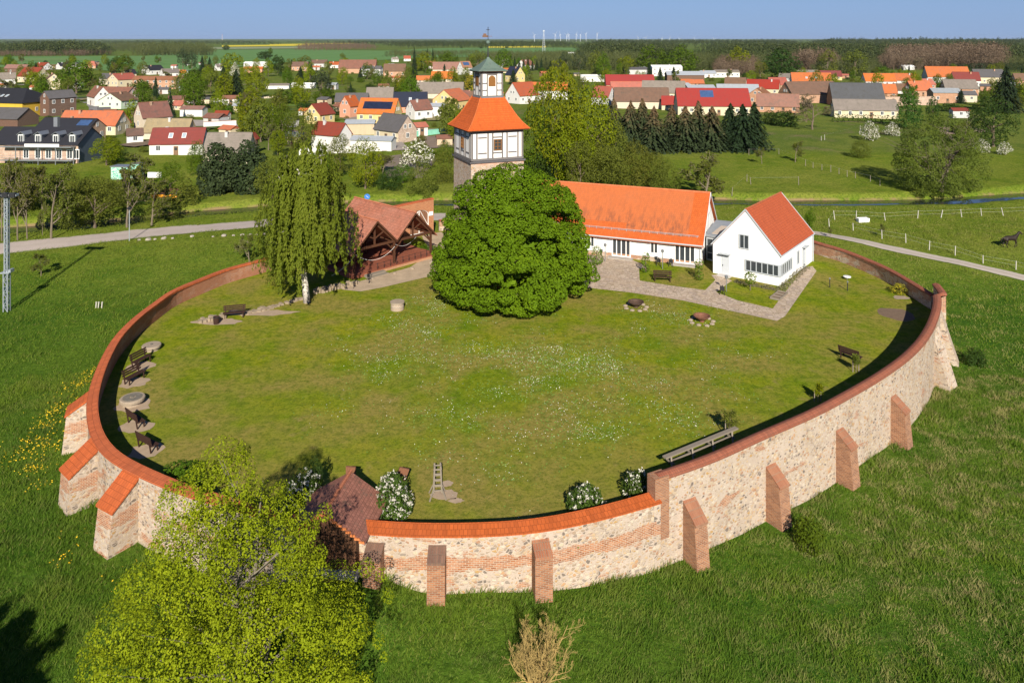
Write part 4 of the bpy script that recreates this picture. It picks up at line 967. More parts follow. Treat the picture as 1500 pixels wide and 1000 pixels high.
def plant(kind, loc, w, h, label, group=None, var=None, name=None, rz=None):
    v = trng.randrange(3) if var is None else var
    if var is None and (kind, 3) in PROTO and loc[1] < 190 and max(w, h) > 4.5: v = trng.choice((3, 4))
    nm, ct = TKIND[kind]
    t = thing(name or nm, label, ct, loc, trng.uniform(0, 6.28) if rz is None else rz, group, (w, w, h))
    for pn, me_ in PROTO[kind, v]:
        o = link('foliage' if (pn == 'crown' and ct == 'bush') else pn, me_, t)
    return t
def tree(x, yb, yt, wpx, kind, label, group=None, var=None, name=None, dz=0.):
    X, Y, z = GT(x, yb); k = Y / FPX
    return plant(kind, (X, Y, z + dz), wpx * k, (yb - yt) * k, label, group, var, name)
# ------------------------------------------------------------------ the four large trees of the court and foreground
def big_maple():
    rng = np.random.default_rng(3); prof = [(1.3, 6.2), (1.9, 7.2), (2.6, 7.7), (3.4, 7.7), (5.0, 7.1), (7.0, 6.6), (9.0, 6.1), (10.4, 5.2), (11.5, 3.8), (12.4, 1.2)]
    bl = profile_blobs(rng, 120, prof, 1.0, .9, 1.7, .93) + profile_blobs(rng, 130, [(z_, q_ + .35) for z_, q_ in prof], 1.0, .45, .85, 1.0)
    bl = [(c + np.array([.025 * c[2] * 0 + (.1 if c[2] < 4.5 and c[0] > 0 else 0) * min(1, abs(c[0]) / 6), 0, 0]), r) for c, r in bl]
    V = blob_leaves(rng, bl, (0, 0, 4.5), 640, .112, .45, .78, .5, .80, .74)
    V2 = blob_leaves(rng, [((0, 0, 3.9), 4.6), ((0, 0, 7.2), 4.2)], (0, 0, 4.5), 90, .30, .3, .8, .6)
    t = thing('maple_tree', 'huge dense round green tree in the middle of the castle lawn', 'tree', (0.1, 72.0, 0), 0)
    link('crown', quads_mesh('crown', np.concatenate([V, V2]), leaf('leaf_maple', (.092, .150, .003), (.150, .215, .005), .20, .28, .5)), t)
    link('trunk', limbs_mesh('trunk', skeleton(rng, (0, 0, -.2), (0, 0, 1), 7.5, .6, 3, .8, .1, (6, 8), .6), bark), t)
big_maple()
def birch():
    rng = np.random.default_rng(8); X, Y = G(450, 443); t = thing('birch_tree', 'weeping birch with long hanging green strands left of the pavilion', 'tree', (X, Y, 0))
    sk = skeleton(rng, (0, 0, -.2), (.02, 0, 1), 13.0, .34, 3, .85, .06, (16, 20), .30, 8, .05, .28)
    link('trunk', limbs_mesh('trunk', sk, BIRCH), t)
    P, T = [], []
    tops = []
    for pts, rad, lv in sk:
        if lv >= 1:
            for q in range(3 if lv == 1 else 2): tops.append(pts[int(rng.integers(1, len(pts)))])
    for k in range(250):
        a = rng.uniform(0, 6.28); z = 5.0 + 10.4 * rng.uniform(0, 1) ** .8; rr = np.interp(z, [3, 6, 9, 12, 14, 15.4], [4.6, 4.9, 4.8, 4.2, 3.2, 1.6]) * rng.uniform(.35, 1.0) ** .6
        tops.append(Vector((rr * np.cos(a), rr * np.sin(a), z)))
    for p in tops:
        rr = math.hypot(p.x, p.y); L = rng.uniform(1.5, 3.2) + .75 * rr * (p.z / 13); L = min(L, p.z - rng.uniform(1.8, 5.5))
        if L < .5: continue
        n = int(L * 21); f = np.sort(rng.uniform(0, 1, n))
        sx, sy = rng.normal(0, .09, 2)
        q = np.stack([p.x + sx * f * L + rng.normal(0, .10, n), p.y + sy * f * L + rng.normal(0, .10, n), p.z - f * L], 1); P.append(q); T.append(np.tile((0, 0, -1.), (n, 1)))
    P = np.concatenate(P); T = np.concatenate(T); N = np.stack([P[:, 0], P[:, 1], np.zeros(len(P))], 1); N = unit(N) + np.array([0, 0, .35])
    link('crown', quads_mesh('crown', leaf_quads(rng, P, N, .105, 1.5, .5, .35, T), leaf('leaf_birch', (.135, .190, .016), (.22, .265, .032), .35)), t)
def birch_bark():
    tb = NT('birch_bark'); p = tb.obj(); n = tb.noise(tb.mapv(p, (3, 3, 9)), 1.0, 4, .6); z = tb.n('SeparateXYZ', {0: p}).outputs[2]
    f = tb.math('ADD', tb.ramp(n, [(.52, 0.), (.62, 1.)]), tb.ramp(tb.math('DIVIDE', z, 4.), [(.05, .7), (.3, 0.)])); return tb.fin(tb.mix(f, (.56, .52, .47), (.16, .13, .11)), .85, .15)
BIRCH = birch_bark()
birch()
def leafy_tree(name, label, loc, H, W, seed, mat, levels=4, nleaf=52000, size=.085, tb=bark_grey, clump=.36, rz=0., nch=(8, 10), spread=.85, per=46, r0=None):
    rng = np.random.default_rng(seed); t = thing(name, label, 'tree', loc, rz)
    sk = skeleton(rng, (0, 0, -.3), (0, 0, 1), H * .74, r0 or H * .022, levels, spread, .10, nch, .60, 6, .11, .14)
    ex = np.percentile([math.hypot(p.x, p.y) for pts, _, lv in sk if lv > 1 for p in pts], 97); zx = max(p.z for pts, _, _ in sk for p in pts)
    sk = [([Vector((p.x * W / 2 / ex, p.y * W / 2 / ex, p.z * H / zx)) for p in pts], rad, lv) for pts, rad, lv in sk]
    link('trunk', limbs_mesh('trunk', sk, tb), t)
    nt_ = sum(1 for s in sk if s[2] >= levels - 2); P, D = sk_points(rng, sk, tuple(range(levels - 2, levels)), max(1, nleaf // (nt_ * per)), .10)
    cl = rng.uniform(.6, 1.5, (len(P), 1)).repeat(per, 0); off = unit(rng.normal(0, 1, (len(P) * per, 3))) * rng.uniform(.35, 1, (len(P) * per, 1)) * clump * cl; P = np.repeat(P, per, 0) + off * np.array([1.15, 1.15, .8]); N = unit(off) * .9 + np.array([0, 0, .45])
    link('crown', quads_mesh('crown', leaf_quads(rng, P, N, size, 1.1, .7), mat), t); return t
fz = Z(-10.8, 29.0)
def front_tree():
    rng = np.random.default_rng(4); x0, y0 = -10.4, 28.5; t = thing('broadleaf_tree', 'tall yellow green tree in front of the wall, its crown at the bottom left edge', 'tree', (x0, y0, Z(x0, y0)))
    prof = [(1.0, 4.4), (2.5, 5.5), (4.6, 5.0), (6.1, 4.4), (8.2, 3.4), (9.4, 2.4), (10.9, 1.6), (11.9, .5)]
    bl = profile_blobs(rng, 170, prof, 1.0, .50, 1.0, .82, .66); bl += profile_blobs(rng, 60, [q for q in prof if q[0] > 8], 1.0, .35, .62, .75, .6); nb = len(bl); bl += profile_blobs(rng, 240, [(z, r + .3) for z, r in prof], 1.0, .16, .36, .95, .6)
    bl2 = []
    for c, r in bl:
        th = math.atan2(c[1], c[0]); nzv = math.sin(2.3 * th + 1.1 * c[2] + .5) * math.sin(1.9 * c[2] - th)
        if nzv < -.38 and math.hypot(c[0], c[1]) > 1.2: continue
        k = 1 + .16 * math.sin(3 * th + 1.4 * c[2]) + .10 * math.sin(5 * th - 2.2 * c[2] + 1)
        bl2.append((np.array([c[0] * k - .75 * max(0, c[2] - 5.5) / 6 + .25 * math.sin(c[2] * 1.7), c[1] * k, c[2]]), r))
    nb = sum(1 for c, r in bl2 if r > .36); bl = bl2
    V = blob_leaves(rng, bl, (0, 0, 4), 3100, .043, .55, .30, .5, .8, 1.1)
    link('crown', quads_mesh('crown', V, leaf('leaf_fresh', (.185, .235, .005), (.32, .34, .010), .10, .42, .9)), t)
    sk = skeleton(rng, (0, 0, -.3), (0, 0, 1), 9.0, .24, 2, .85, .16, (12, 14), .34, 6, .08, .12)
    for c, r in bl[:nb:3]:
        z0 = max(.8, c[2] - 1.2 - .3 * math.hypot(c[0], c[1])); p0 = Vector((0, 0, z0)); p1 = Vector(c); m = p0.lerp(p1, .55) + Vector(rng.normal(0, .15, 3)) - Vector((0, 0, .1)); sk.append(([p0, p0.lerp(m, .5), m, p1], [.035, .03, .02, .006], 2))
    link('trunk', limbs_mesh('trunk', sk, plain('bark_pale', (.19, .165, .125), .95, .3, 2.5, .5, .1)), t)
front_tree()
leafy_tree('broadleaf_tree', 'young leafy tree standing just outside the bottom left of the view, seen by its shadow', (-21.4, 19.8, Z(-21.4, 19.8)), 9.0, 5.6, 14, L_LIME, 4, 16000, .13)
def dry_bush():
    rng = np.random.default_rng(21); X, Y, z = GT(786, 1012); t = thing('dry_bush', 'leafless straw yellow bush of bare twigs at the bottom edge', 'bush', (X, Y, z))
    sk = []
    for k in range(17):
        a = k * 2.4; sk += skeleton(rng, (.1 * math.cos(a), .1 * math.sin(a), -.1), (.5 * math.cos(a) * rng.uniform(.3, 1.2), .5 * math.sin(a) * rng.uniform(.3, 1.2), 1), rng.uniform(1.8, 2.7), .045, 4, .7, .1, (5, 7), .42, 5, .14, .2)
    link('twigs', limbs_mesh('twigs', sk, plain('straw_bark', (.34, .24, .085), .9, .3, 3.), (5, 4, 3, 3, 3)), t)
dry_bush()
# ------------------------------------------------------------------ furniture and plants of the court
def fill_bench(t, wd=1.7, mat=None, back=True):
    mat = mat or wood_brown; mb = MB()
    for y in (-.16, 0.0, .16): mb.box((0, y, .45), (wd, .13, .045))
    mb.build('seat', mat, t)
    if back:
        mb = MB()
        for z, y in ((.62, .27), (.78, .31), (.94, .35)): mb.beam((-wd / 2, y, z), (wd / 2, y, z), .04, .12)
        mb.build('backrest', mat, t)
    for s in (-1, 1):
        x = s * (wd / 2 - .18); mb = MB(); mb.beam((x, -.22, 0), (x, -.2, .45), .07).beam((x, .2, 0), (x, .36, .98), .07).beam((x, -.22, .40), (x, .24, .40), .06)
        mb.build('leg', mat, t)
def bench(px, py, rz, label, wd=1.7, group='brown wooden benches around the lawn', **k):
    t = thing('bench', label, 'bench', (*G(px, py), 0.013), R(rz), group); fill_bench(t, wd, **k); return t
earth = plain('bare_earth', (.36, .27, .19), .95, .2, 2.)
def patch(px, py, w, d, seed, mat=earth, z=.006):
    r = random.Random(seed); X, Y = G(px, py); P = []
    for k in range(16): a = k / 16 * 6.283; q = r.uniform(.75, 1.1); P.append((X + w / 2 * q * math.cos(a), Y + d / 2 * q * math.sin(a)))
    sheet('bare_ground', P, z, mat)
for i, (x, y, rz, lb) in enumerate([(207, 534, -72, 'brown bench, farthest of the four benches along the left inner wall'), (197, 558, -70, 'brown bench just before the carved millstone table on the left'),
                                    (199.5, 622, -140, 'brown bench right in front of the carved millstone table on the left'), (217, 657, -146, 'brown bench nearest the camera along the left inner wall')]):
    bench(x, y, rz - 180 if False else -rz if i < 2 else -rz, lb, 1.65); patch(x - 1, y + 2, 2.2, 1.9, i)
bench(343, 465, 14, 'dark brown bench before the low stone row on the left', 1.9); bench(970.5, 412, -8, 'dark brown bench on the small grass bed before the long house', 1.9)
bench(1246, 527, 128, 'dark brown bench near the right wall with a shrub behind it', 1.7)
stone_l = plain('millstone', (.31, .25, .19), .95, .2, 2.5, .4); stone_dk = plain('millstone_dark', (.16, .145, .12), .95, .25, 3., .4)
def millstone(px, py, r, h, label, rim=False, hollow=False):
    t = thing('millstone', label, 'stone table', (*G(px, py), 0)); m = MB().lathe([(0, 0), (r * .8, 0), (r * .78, h * .5), (r, h * .55), (r * 1.01, h * .9), (r * .95, h), (0, h)], n=26).build('stone', stone_l, t)
    MB().lathe([(.001, h + .002), (.10, h + .004), (.1, h + .06), (0, h + .07)], n=10).build('hub', stone_dk, t)
    if rim: MB().lathe([(r * .25, h + .004), (r * .78, h + .004), (r * .78, h + .02), (r * .25, h + .02), (r * .25, h + .004)], n=26).build('worn_face', stone_dk, t)
millstone(222, 512, .72, .42, 'plain round sandstone millstone table by the left inner wall'); millstone(194, 591, .80, .45, 'round millstone table with grey worn face between benches on the left', True); patch(196, 593, 2.6, 2.2, 31)
wl_ = thing('stone_well', 'low round brick and stone drum on the lawn left of the great tree', 'well', (*G(582, 453), 0))
MB().lathe([(0, 0), (.62, 0), (.60, .62), (.0, .62)], n=24).build('drum', masonry('well_stone', None, .6), wl_); MB().lathe([(0, .62), (.66, .62), (.66, .74), (0, .75)], n=24).build('cover', stone_l, wl_)
rust = plain('rust_iron', (.075, .045, .032), .7, .35, 4., .2, .3); rust2 = plain('rust_iron_red', (.17, .075, .045), .75, .35, 4., .2, .3)
def firebowl(px, py, label, m):
    t = thing('fire_bowl', label, 'fire bowl', (*G(px, py), 0), 0, 'fire bowls on the lawn')
    MB().lathe([(.001, .16), (.30, .20), (.55, .34), (.68, .52), (.70, .54), (.66, .54), (.5, .38), (.25, .27), (.001, .25)], n=28).build('bowl', m, t, True)
    MB().lathe([(.22, 0), (.22, .2), (.18, .2), (.18, 0)], n=16).build('foot', m, t); MB().lathe([(.70, .50), (.74, .52), (.74, .56), (.68, .56), (.70, .50)], n=28).build('rim', m, t)
    for k in range(9):
        a = k * .7; r = 1.0 + .1 * math.sin(k * 3.1); mb = MB(); mb.lathe([(0, -.05), (.22, -.03), (.24, .06), (.12, .13), (0, .14)], (r * math.cos(a), r * math.sin(a), 0), 7); mb.build('ring_stone', stone_l, t, True)
firebowl(931.5, 450, 'black round fire bowl on a stone ring, the one nearer the great tree', rust); firebowl(1028, 471, 'rusty reddish fire bowl on the lawn below the white house', rust2)
# low ruined stone row
def rocks(name, label, cat, P, seed, r0, r1, group=None, mat=None, each=True, zf=None):
    r = random.Random(seed)
    for k, (x, y) in enumerate(P):
        mb = MB(); R0 = r.uniform(r0, r1); n = 8; rings = []
        for j, (q, z) in enumerate(((.85, -.1), (1.0, .25), (.75, .62), (.0, .75))):
            rings.append([(R0 * q * math.cos(i / n * 6.283) * r.uniform(.8, 1.2), R0 * q * math.sin(i / n * 6.283) * r.uniform(.7, 1.1), R0 * z * r.uniform(.85, 1.15)) for i in range(n)])
        for a, b in zip(rings[:-1], rings[1:]):
            for i in range(n): mb.poly([a[i], a[(i + 1) % n], b[(i + 1) % n], b[i]])
        o = mb.build(name, mat or stone_l, None, True, (x, y, zf(x, y) if zf else 0), r.uniform(0, 6)); tag(o, label, cat, group)
row = thing('ruined_wall', 'low tumbled strip of ruined stone wall running from the bench to the pavilion', 'wall ruin', (*G(400, 460), 0)); r = random.Random(3); rw = Vector(row.location)
def lowwall(px0, py0, px1, py1, wd, h, name):
    a = Vector(G(px0, py0)); b = Vector(G(px1, py1)); n = int((b - a).length / .28); mb = MB()
    for k in range(n):
        for s in (-1, 0, 1):
            p = a.lerp(b, (k + r.random()) / n); d = (b - a).normalized(); q = p + Vector((-d.y, d.x)) * (s * wd * .33 + r.uniform(-.08, .08)); e = r.uniform(.16, .32); hh = h * r.uniform(.5, 1.1)
            mb.box((q.x - rw.x, q.y - rw.y, hh / 2 - .04), (e * 1.3, e, hh), r.uniform(0, 3))
    o = mb.build(name, plain('ruin_stone', (.29, .23, .165), .95, .3, 1.2, .4), row)
lowwall(292, 472, 330, 465, .8, .34, 'stone_heap'); lowwall(352, 461, 400, 450, .7, .22, 'stone_heap'); lowwall(400, 450, 445, 437, .5, .20, 'stone_heap'); lowwall(460, 430, 522, 416, .8, .42, 'stone_heap')
patch(380, 458, 7.5, 1.6, 8, earth); patch(318, 471, 5, 1.6, 9, earth)
tb_ = thing('litter_bin', 'dark brown slatted litter bin beside the bench on the left', 'litter bin', (*G(317, 474), 0)); MB().lathe([(.24, 0), (.26, .62), (.22, .62), (.2, .1), (0, .1)], n=14).build('body', wood_brown, tb_); MB().lathe([(.265, .56), (.285, .56), (.285, .62), (.265, .62), (.265, .56)], n=14).build('rim', metal_dark, tb_)
# white flowering snowball bushes by the front wall
def flower_bush(px, py, w, h, label, seed, fl=.30, dz=0):
    rng = np.random.default_rng(seed); X, Y = G(px, py, dz); t = thing('flowering_bush', label, 'bush', (X, Y, 0), 0, 'white flowering bushes along the front wall')
    bl = profile_blobs(rng, 46, [(.1, w * .42), (h * .35, w * .5), (h * .6, w * .43), (h * .85, w * .22), (h * .95, w * .08)], 1.0, w * .10, w * .16, .95)
    V = blob_leaves(rng, bl, (0, 0, h * .4), 2600 / w, .065, .3, .7); link('foliage', quads_mesh('foliage', V, leaf('leaf_snowball', (.055, .105, .014), (.11, .165, .025))), t)
    B = np.array([c for c, r in bl]); Rr = np.array([r for c, r in bl]); n = int(200 * w * h / 5); k = rng.integers(0, len(B), n); d = unit(rng.normal(0, 1, (n, 3)) + np.array([0, -.2, .5]))
    P = B[k] + d * Rr[k][:, None] * 1.06; q = 6; PP = np.repeat(P, q, 0) + rng.normal(0, .045, (n * q, 3)); DD = np.repeat(d, q, 0)
    link('flowers', quads_mesh('flowers', leaf_quads(rng, PP, DD, .055, 1.0, .6), L_BLOS), t)['kind'] = 'stuff'
flower_bush(446, 744, 2.1, 2.1, 'white flowering bush left of the gatehouse roof, half in shade', 41); flower_bush(574, 762, 2.3, 2.55, 'large white flowering bush right behind the gatehouse roof', 42)
flower_bush(858, 752, 2.1, 1.4, 'low round white flowering bush behind the orange tiled wall top', 43); flower_bush(935, 729, 1.9, 1.35, 'white flowering bush by the step in the wall where it rises', 44)
plant('darkbush', (*G(462, 735), 0), 1.0, 2.6, 'narrow dark shrub rising behind the white bush left of the gatehouse'); plant('bush', (*G(262, 712), 0), 3.0, 1.2, 'low leafy shrub inside the wall behind the tall yellow green tree')
def board(px, py, rz, label, tilt=0):
    t = thing('wooden_board', label, 'board', (*G(px, py), 0), R(rz)); MB().box((-.0, 0, .75), (.55, .12, 1.0), 0, 0, Matrix.Rotation(R(tilt), 3, 'Y')).build('panel', wood('board_wood', (.20, .09, .05)), t)
    for s in (-1, 1): MB().box((s * .2, 0, .2), (.08, .08, .5)).build('post', wood_brown, t)
board(514, 716, -8, 'upright brown wooden board behind the gatehouse ridge'); board(588, 718, 15, 'leaning brown wooden board behind the large white bush', 20)
# tree guard frame
tg = thing('tree_guard', 'tall slender grey timber tree guard with splayed feet on the front lawn', 'tree guard', (*G(641, 727), 0), R(8))
for sx in (-1, 1):
    for sy in (-1, 1): MB().beam((sx * .22, sy * .22, .35), (sx * .16, sy * .16, 1.75), .07).beam((sx * .45, sy * .4, 0), (sx * .2, sy * .2, .6), .06).build('post', wood_grey, tg)
mb = MB()
for z in (.45, .75, 1.05, 1.35, 1.6):
    for s in (-1, 1): mb.box((0, s * .2, z), (.44, .03, .06)).box((s * .2, 0, z + .05), (.03, .44, .06))
mb.build('rungs', wood_grey, tg); patch(652, 724, 1.6, 1.0, 51); patch(668, 733, .9, .5, 52); patch(655, 708, .7, .6, 53)
# long trestle table of grey planks
a = Vector(G(973, 690)); b = Vector(G(1079, 645)); d = (b - a).normalized(); tt = thing('plank_table', 'long narrow weathered grey plank on slanted trestles along the right front wall', 'plank table', (*((a + b) / 2), 0), math.atan2(d.y, d.x)); TL = (b - a).length
for y, w_, z, nm in ((0, .30, .80, 'plank'), (0, .08, .42, 'stretcher')): MB().box((0, y, z), (TL - (0 if z > .5 else 1), w_, .08)).build(nm, wood_grey, tt)
for k in range(4):
    x = -TL / 2 + .5 + k * (TL - 1) / 3; mb = MB(); mb.beam((x - .3, -.45, 0), (x, -.05, .76), .09).beam((x + .3, .45, 0), (x, .05, .76), .09).beam((x, -.30, .40), (x, .30, .40), .08); mb.build('trestle', wood_grey, tt)
# young plants with stakes along the right wall
def staked(px, py, h, w, kind, label):
    X, Y = G(px, py); t = thing('staked_shrub', label, 'young tree', (X, Y, 0)); rng = np.random.default_rng(int(px)); sk = skeleton(rng, (0, 0, 0), (0, 0, 1), h * .8, .03, 3, .6, .15, (7, 9), .42, 5, .1, .25)
    link('trunk', limbs_mesh('trunk', sk, bark_grey), t); P, D = sk_points(rng, sk, (1, 2), 14, .07); P[:, :2] *= w
    link('crown', quads_mesh('crown', leaf_quads(rng, P, np.zeros_like(P) + (0, 0, .7), .055), kind), t)
    for s in (-1, 1): MB().box((s * .22, .05, h * .3), (.06, .06, h * .6)).build('stake', wood_grey, t)
staked(1068, 640, 1.7, 1.3, L_OLIVE, 'leafy young tree with stakes behind the far end of the plank table'); staked(1198, 588, 1.25, 1.0, L_LIME, 'small staked sapling along the right wall between table and bench'); staked(1254, 545, 1.5, 1.1, L_OLIVE, 'grey green staked shrub right behind the bench by the right wall')
o = plant('yellow', (*G(1318, 430), 0), 1.9, 1.0, 'yellow flowering shrub in the corner of the right wall'); patch(1312, 460, 3.4, 3.4, 61, plain('dug_soil', (.16, .11, .075), .95, .25, 3.)); patch(1320, 436, 1.6, 1.2, 62, stone_l, .02)
ms = thing('disc_table', 'white round disc on a short foot on the grass right of the white house', 'table', (*G(1241, 409), 0)); MB().lathe([(0, .25), (.38, .25), (.38, .31), (0, .32)], n=18).build('disc', white_paint, ms); MB().lathe([(.06, 0), (.06, .25)], n=8).build('foot', metal_grey, ms)
for (x, y), lb in (((1215.5, 421), 'thin dark post on the grass nearest the white house'), ((1241.5, 426), 'thin dark post on the grass below the white disc')):
    t = thing('garden_post', lb, 'post', (*G(x, y), 0)); MB().tube([(0, 0, 0), (0, 0, .85)], .045, 8).build('pole', metal_dark, t); MB().lathe([(0, .84), (.08, .84), (.08, .95), (0, 1.0)], n=10).build('head', metal_grey, t)
# clipped bushes and lamps before the houses
def topiary(px, py, balls, label):
    rng = np.random.default_rng(int(px)); t = thing('clipped_bush', label, 'bush', (*G(px, py), 0), 0, 'clipped bushes before the houses'); bl = []
    for z, rr in balls: bl += [((0, 0, z), rr)] + [(tuple(np.array([0, 0, z]) + unit(rng.normal(0, 1, 3)) * rr * .45), rr * .6) for _ in range(7)]
    link('foliage', quads_mesh('foliage', blob_leaves(rng, bl, (0, 0, 1), 420, .075, .3, .8), leaf('leaf_clipped', (.10, .16, .014), (.18, .24, .03))), t); MB().tube([(0, 0, 0), (0, 0, balls[-1][0])], .05, 6).build('trunk', bark, t)
topiary(874, 388, [(.75, .72), (1.5, .6)], 'broad clipped bush nearest the great tree before the long house'); topiary(946, 399, [(.45, .45), (1.15, .50), (1.75, .40)], 'clipped bush of stacked balls on the left of the small grass bed')
topiary(1024, 410, [(.45, .50), (1.1, .45), (1.75, .50)], 'clipped bush of stacked balls at the right corner of the long house'); topiary(1099, 425, [(1.2, .62)], 'round clipped bush on a stem before the white house')
def lamp(px, py, h, label, z=0.):
    t = thing('path_lamp', label, 'lamp', (*G(px, py, z), z), 0, 'path lamps before the long house'); MB().tube([(0, 0, 0), (0, 0, h)], .04, 8).build('pole', metal_grey, t); MB().lathe([(0, h), (.14, h), (.17, h + .22), (.2, h + .24), (.05, h + .34), (0, h + .34)], n=10).build('lamp_head', metal_grey, t)
lamp(886.5, 383, 1.7, 'grey path lamp left of the broad clipped bush'); lamp(970.5, 394, 1.8, 'grey path lamp before the window of the long house'); lamp(1064, 427, 1.3, 'grey path lamp before the door of the white house')
r = random.Random(12); lav = leaf('leaf_lavender', (.17, .155, .095), (.26, .23, .15), .1)
k = 0
for P0, P1, n, lb in ((G(1146, 424), G(1180, 393), 8, 'grey lavender cushion along the right side of the white house'), (G(1080, 414), G(1136, 425), 8, 'grey lavender cushion along the front of the white house')):
    rng = np.random.default_rng(7); bl = [((0, 0, .15), .42), ((.2, .1, .2), .3), ((-.2, -.1, .2), .3)]; me_ = quads_mesh('foliage', blob_leaves(rng, bl, (0, 0, 0), 900, .06, .5, .7), lav)
    for j in range(n):
        f = j / (n - 1); x = P0[0] + (P1[0] - P0[0]) * f; y = P0[1] + (P1[1] - P0[1]) * f; s = r.uniform(.85, 1.1) * (1 if n == 8 and k == 0 else .75)
        t = thing('lavender', lb, 'lavender', (x, y, 0), r.uniform(0, 6), lb.replace('cushion', 'cushions'), s); link('foliage', me_, t); link('stems', MB().tube([(0, 0, 0), (.05, 0, .3)], .03, 5).mesh('stems', bark), t)
    k = 1
hb = thing('herb_frame', 'low grey wooden frame of an empty herb bed at the path corner', 'planter', (*G(1141, 434), 0), R(52)); mb = MB()
for x in (-1.2, -.4, .4, 1.2): mb.box((x, 0, .1), (.06, .9, .2))
for s in (-1, 1): mb.box((0, s * .45, .1), (2.46, .06, .2))
mb.build('frame', wood_grey, hb); MB().box((0, 0, .04), (2.4, .86, .06)).build('soil', plain('dug_soil', (.16, .11, .075), .95, .25, 3.), hb)
def cafe(px, py, label):
    t = thing('sign_stand', label, 'stand', (*G(px, py), 0), R(-20)); MB().beam((-.25, -.2, 0), (0, 0, .9), .05).beam((.25, -.2, 0), (0, 0, .9), .05).beam((0, .3, 0), (0, 0, .9), .05).build('legs', metal_dark, t); MB().box((0, -.12, .6), (.45, .04, .4)).build('panel', metal_dark, t)
cafe(965, 389, 'small dark stand at the left of the glazed door by the lamp'); cafe(983, 390, 'small dark stand between the window and right glazed door'); cafe(1058, 431, 'small dark stand at the path before the white house')
o = plant('bush', (*G(637, 371), 0), 1.8, .9, 'low green plants at the right end of the pavilion deck'); plant('bush', (*G(620, 366), 0), 1.6, .9, 'low light green plants inside the right bay of the pavilion')
rocks('boulder', 'pale boulder at the foot of the pavilion deck', 'boulder', [G(523, 414), G(545, 409), G(578, 401), G(604, 394), G(632, 385)], 5, .22, .36, 'pale boulders along the pavilion deck')
# daisies in the lawn, dandelions on the left bank: uncountable
rng = np.random.default_rng(77)
def flowers(name, C, n, sig, size, mat, zf, up=.9):
    P = []
    for (x, y, wgt) in C: m = int(n * wgt); P.append(np.stack([rng.normal(x, sig * rng.uniform(.5, 1.3), m), rng.normal(y, sig * rng.uniform(.5, 1.2), m)], 1))
    P = np.concatenate(P); z = zf(P[:, 0], P[:, 1]) if callable(zf) else np.full(len(P), zf)
    P3 = np.stack([P[:, 0], P[:, 1], z + .045], 1); V = leaf_quads(rng, P3, np.tile((0, -.2, up), (len(P), 1)), size, 1.0, .25, .4); o = link(name, quads_mesh(name, V, mat)); tag(o, kind='stuff'); return o
C = [(*G(x, y), w_) for x, y, w_ in ((610, 442, .5), (640, 452, 1), (585, 475, .7), (625, 490, 1), (578, 525, .8), (560, 550, .5), (640, 525, .6), (700, 512, .7), (740, 520, .8), (785, 528, 1.1), (815, 512, 1), (830, 535, .8), (790, 557, 1), (870, 522, .9), (890, 540, 1),
     (905, 548, .5), (650, 605, .5), (690, 612, .5), (730, 575, .5), (850, 632, .8), (820, 600, .4), (880, 635, .5), (955, 450, .3), (990, 460, .5), (1010, 470, .5), (940, 485, .3), (960, 560, .4), (920, 590, .4), (870, 590, .4), (980, 600, .6), (1010, 620, .6), (740, 695, .4), (760, 640, .3), (500, 600, .2), (680, 470, .3), (1040, 540, .3), (1080, 520, .3))]
C += [(x + rng.normal(0, 2.6), y + rng.normal(0, 2.6), w_ * .22) for x, y, w_ in C for _ in range(3)]
flowers('daisies', C, 75, .9, .031, plain('daisy', (.72, .72, .58), .8, .1), 0.0)
clover = leaf('clover', (.14, .22, .04), (.24, .31, .085), .2); flowers('clover_patch', C, 260, 1.5, .06, clover, -.025)
C = [(*GT(x, y)[:2], w_) for x, y, w_ in ((132, 553, .6), (118, 565, .8), (103, 598, .8), (80, 606, 1), (65, 625, 1), (55, 650, 1), (72, 655, .8), (48, 690, .8), (60, 715, .3), (40, 665, .6), (93, 820, .22), (100, 790, .1), (180, 840, .15), (140, 545, .4), (25, 680, .4), (100, 575, .5))]
flowers('dandelions', C, 75, .8, .045, plain('dandelion', (.72, .48, .02), .8, .1), lambda x, y: zg(x, y) + .18)

# ------------------------------------------------------------------ the village
@cached
def froof(name, col, amt=.35, dark=.55):
    t = NT('roof_' + name); p = t.obj(); o = t.n('ObjectInfo').outputs['Random']
    n = t.noise(t.pos(), .35, 7, .72); uv = t.uv(); s = t.noise(t.mapv(uv, (1.2, .3, 1)), 1.0, 5, .65); f = t.noise(p, 4, 4, .7)
    c = t.mix(t.ramp(n, [(.35, 0.), (.7, amt)]), col, sc3(col, dark)); c = t.mix(t.ramp(s, [(.48, 0.), (.75, amt * 1.1)]), c, sc3(col, .6)); c = t.mix(t.math('MULTIPLY', f, .35), c, sc3(col, 1.3)); pt = t.noise(t.pos(), .9, 6, .75); gr_ = sum(col) / 3; c = t.mix(t.ramp(pt, [(.50, 0.), (.68, min(.75, amt * 1.5))]), c, (gr_ * .62 + col[0] * .10, gr_ * .58 + col[1] * .1, gr_ * .52))
    row = t.math('FRACT', t.math('DIVIDE', t.n('SeparateXYZ', {0: uv}).outputs[1], .42)); c = t.mix(t.ramp(row, [(.0, .38), (.22, 0.)]), c, sc3(col, .4))
    hs = t.n('HueSaturation', {'Hue': t.math('ADD', .49, t.math('MULTIPLY', o, .022)), 'Saturation': t.math('ADD', .80, t.math('MULTIPLY', o, .22)), 'Value': t.math('ADD', .88, t.math('MULTIPLY', o, .24)), 'Color': c}); return t.fin(hs.outputs[0], .8, .2)
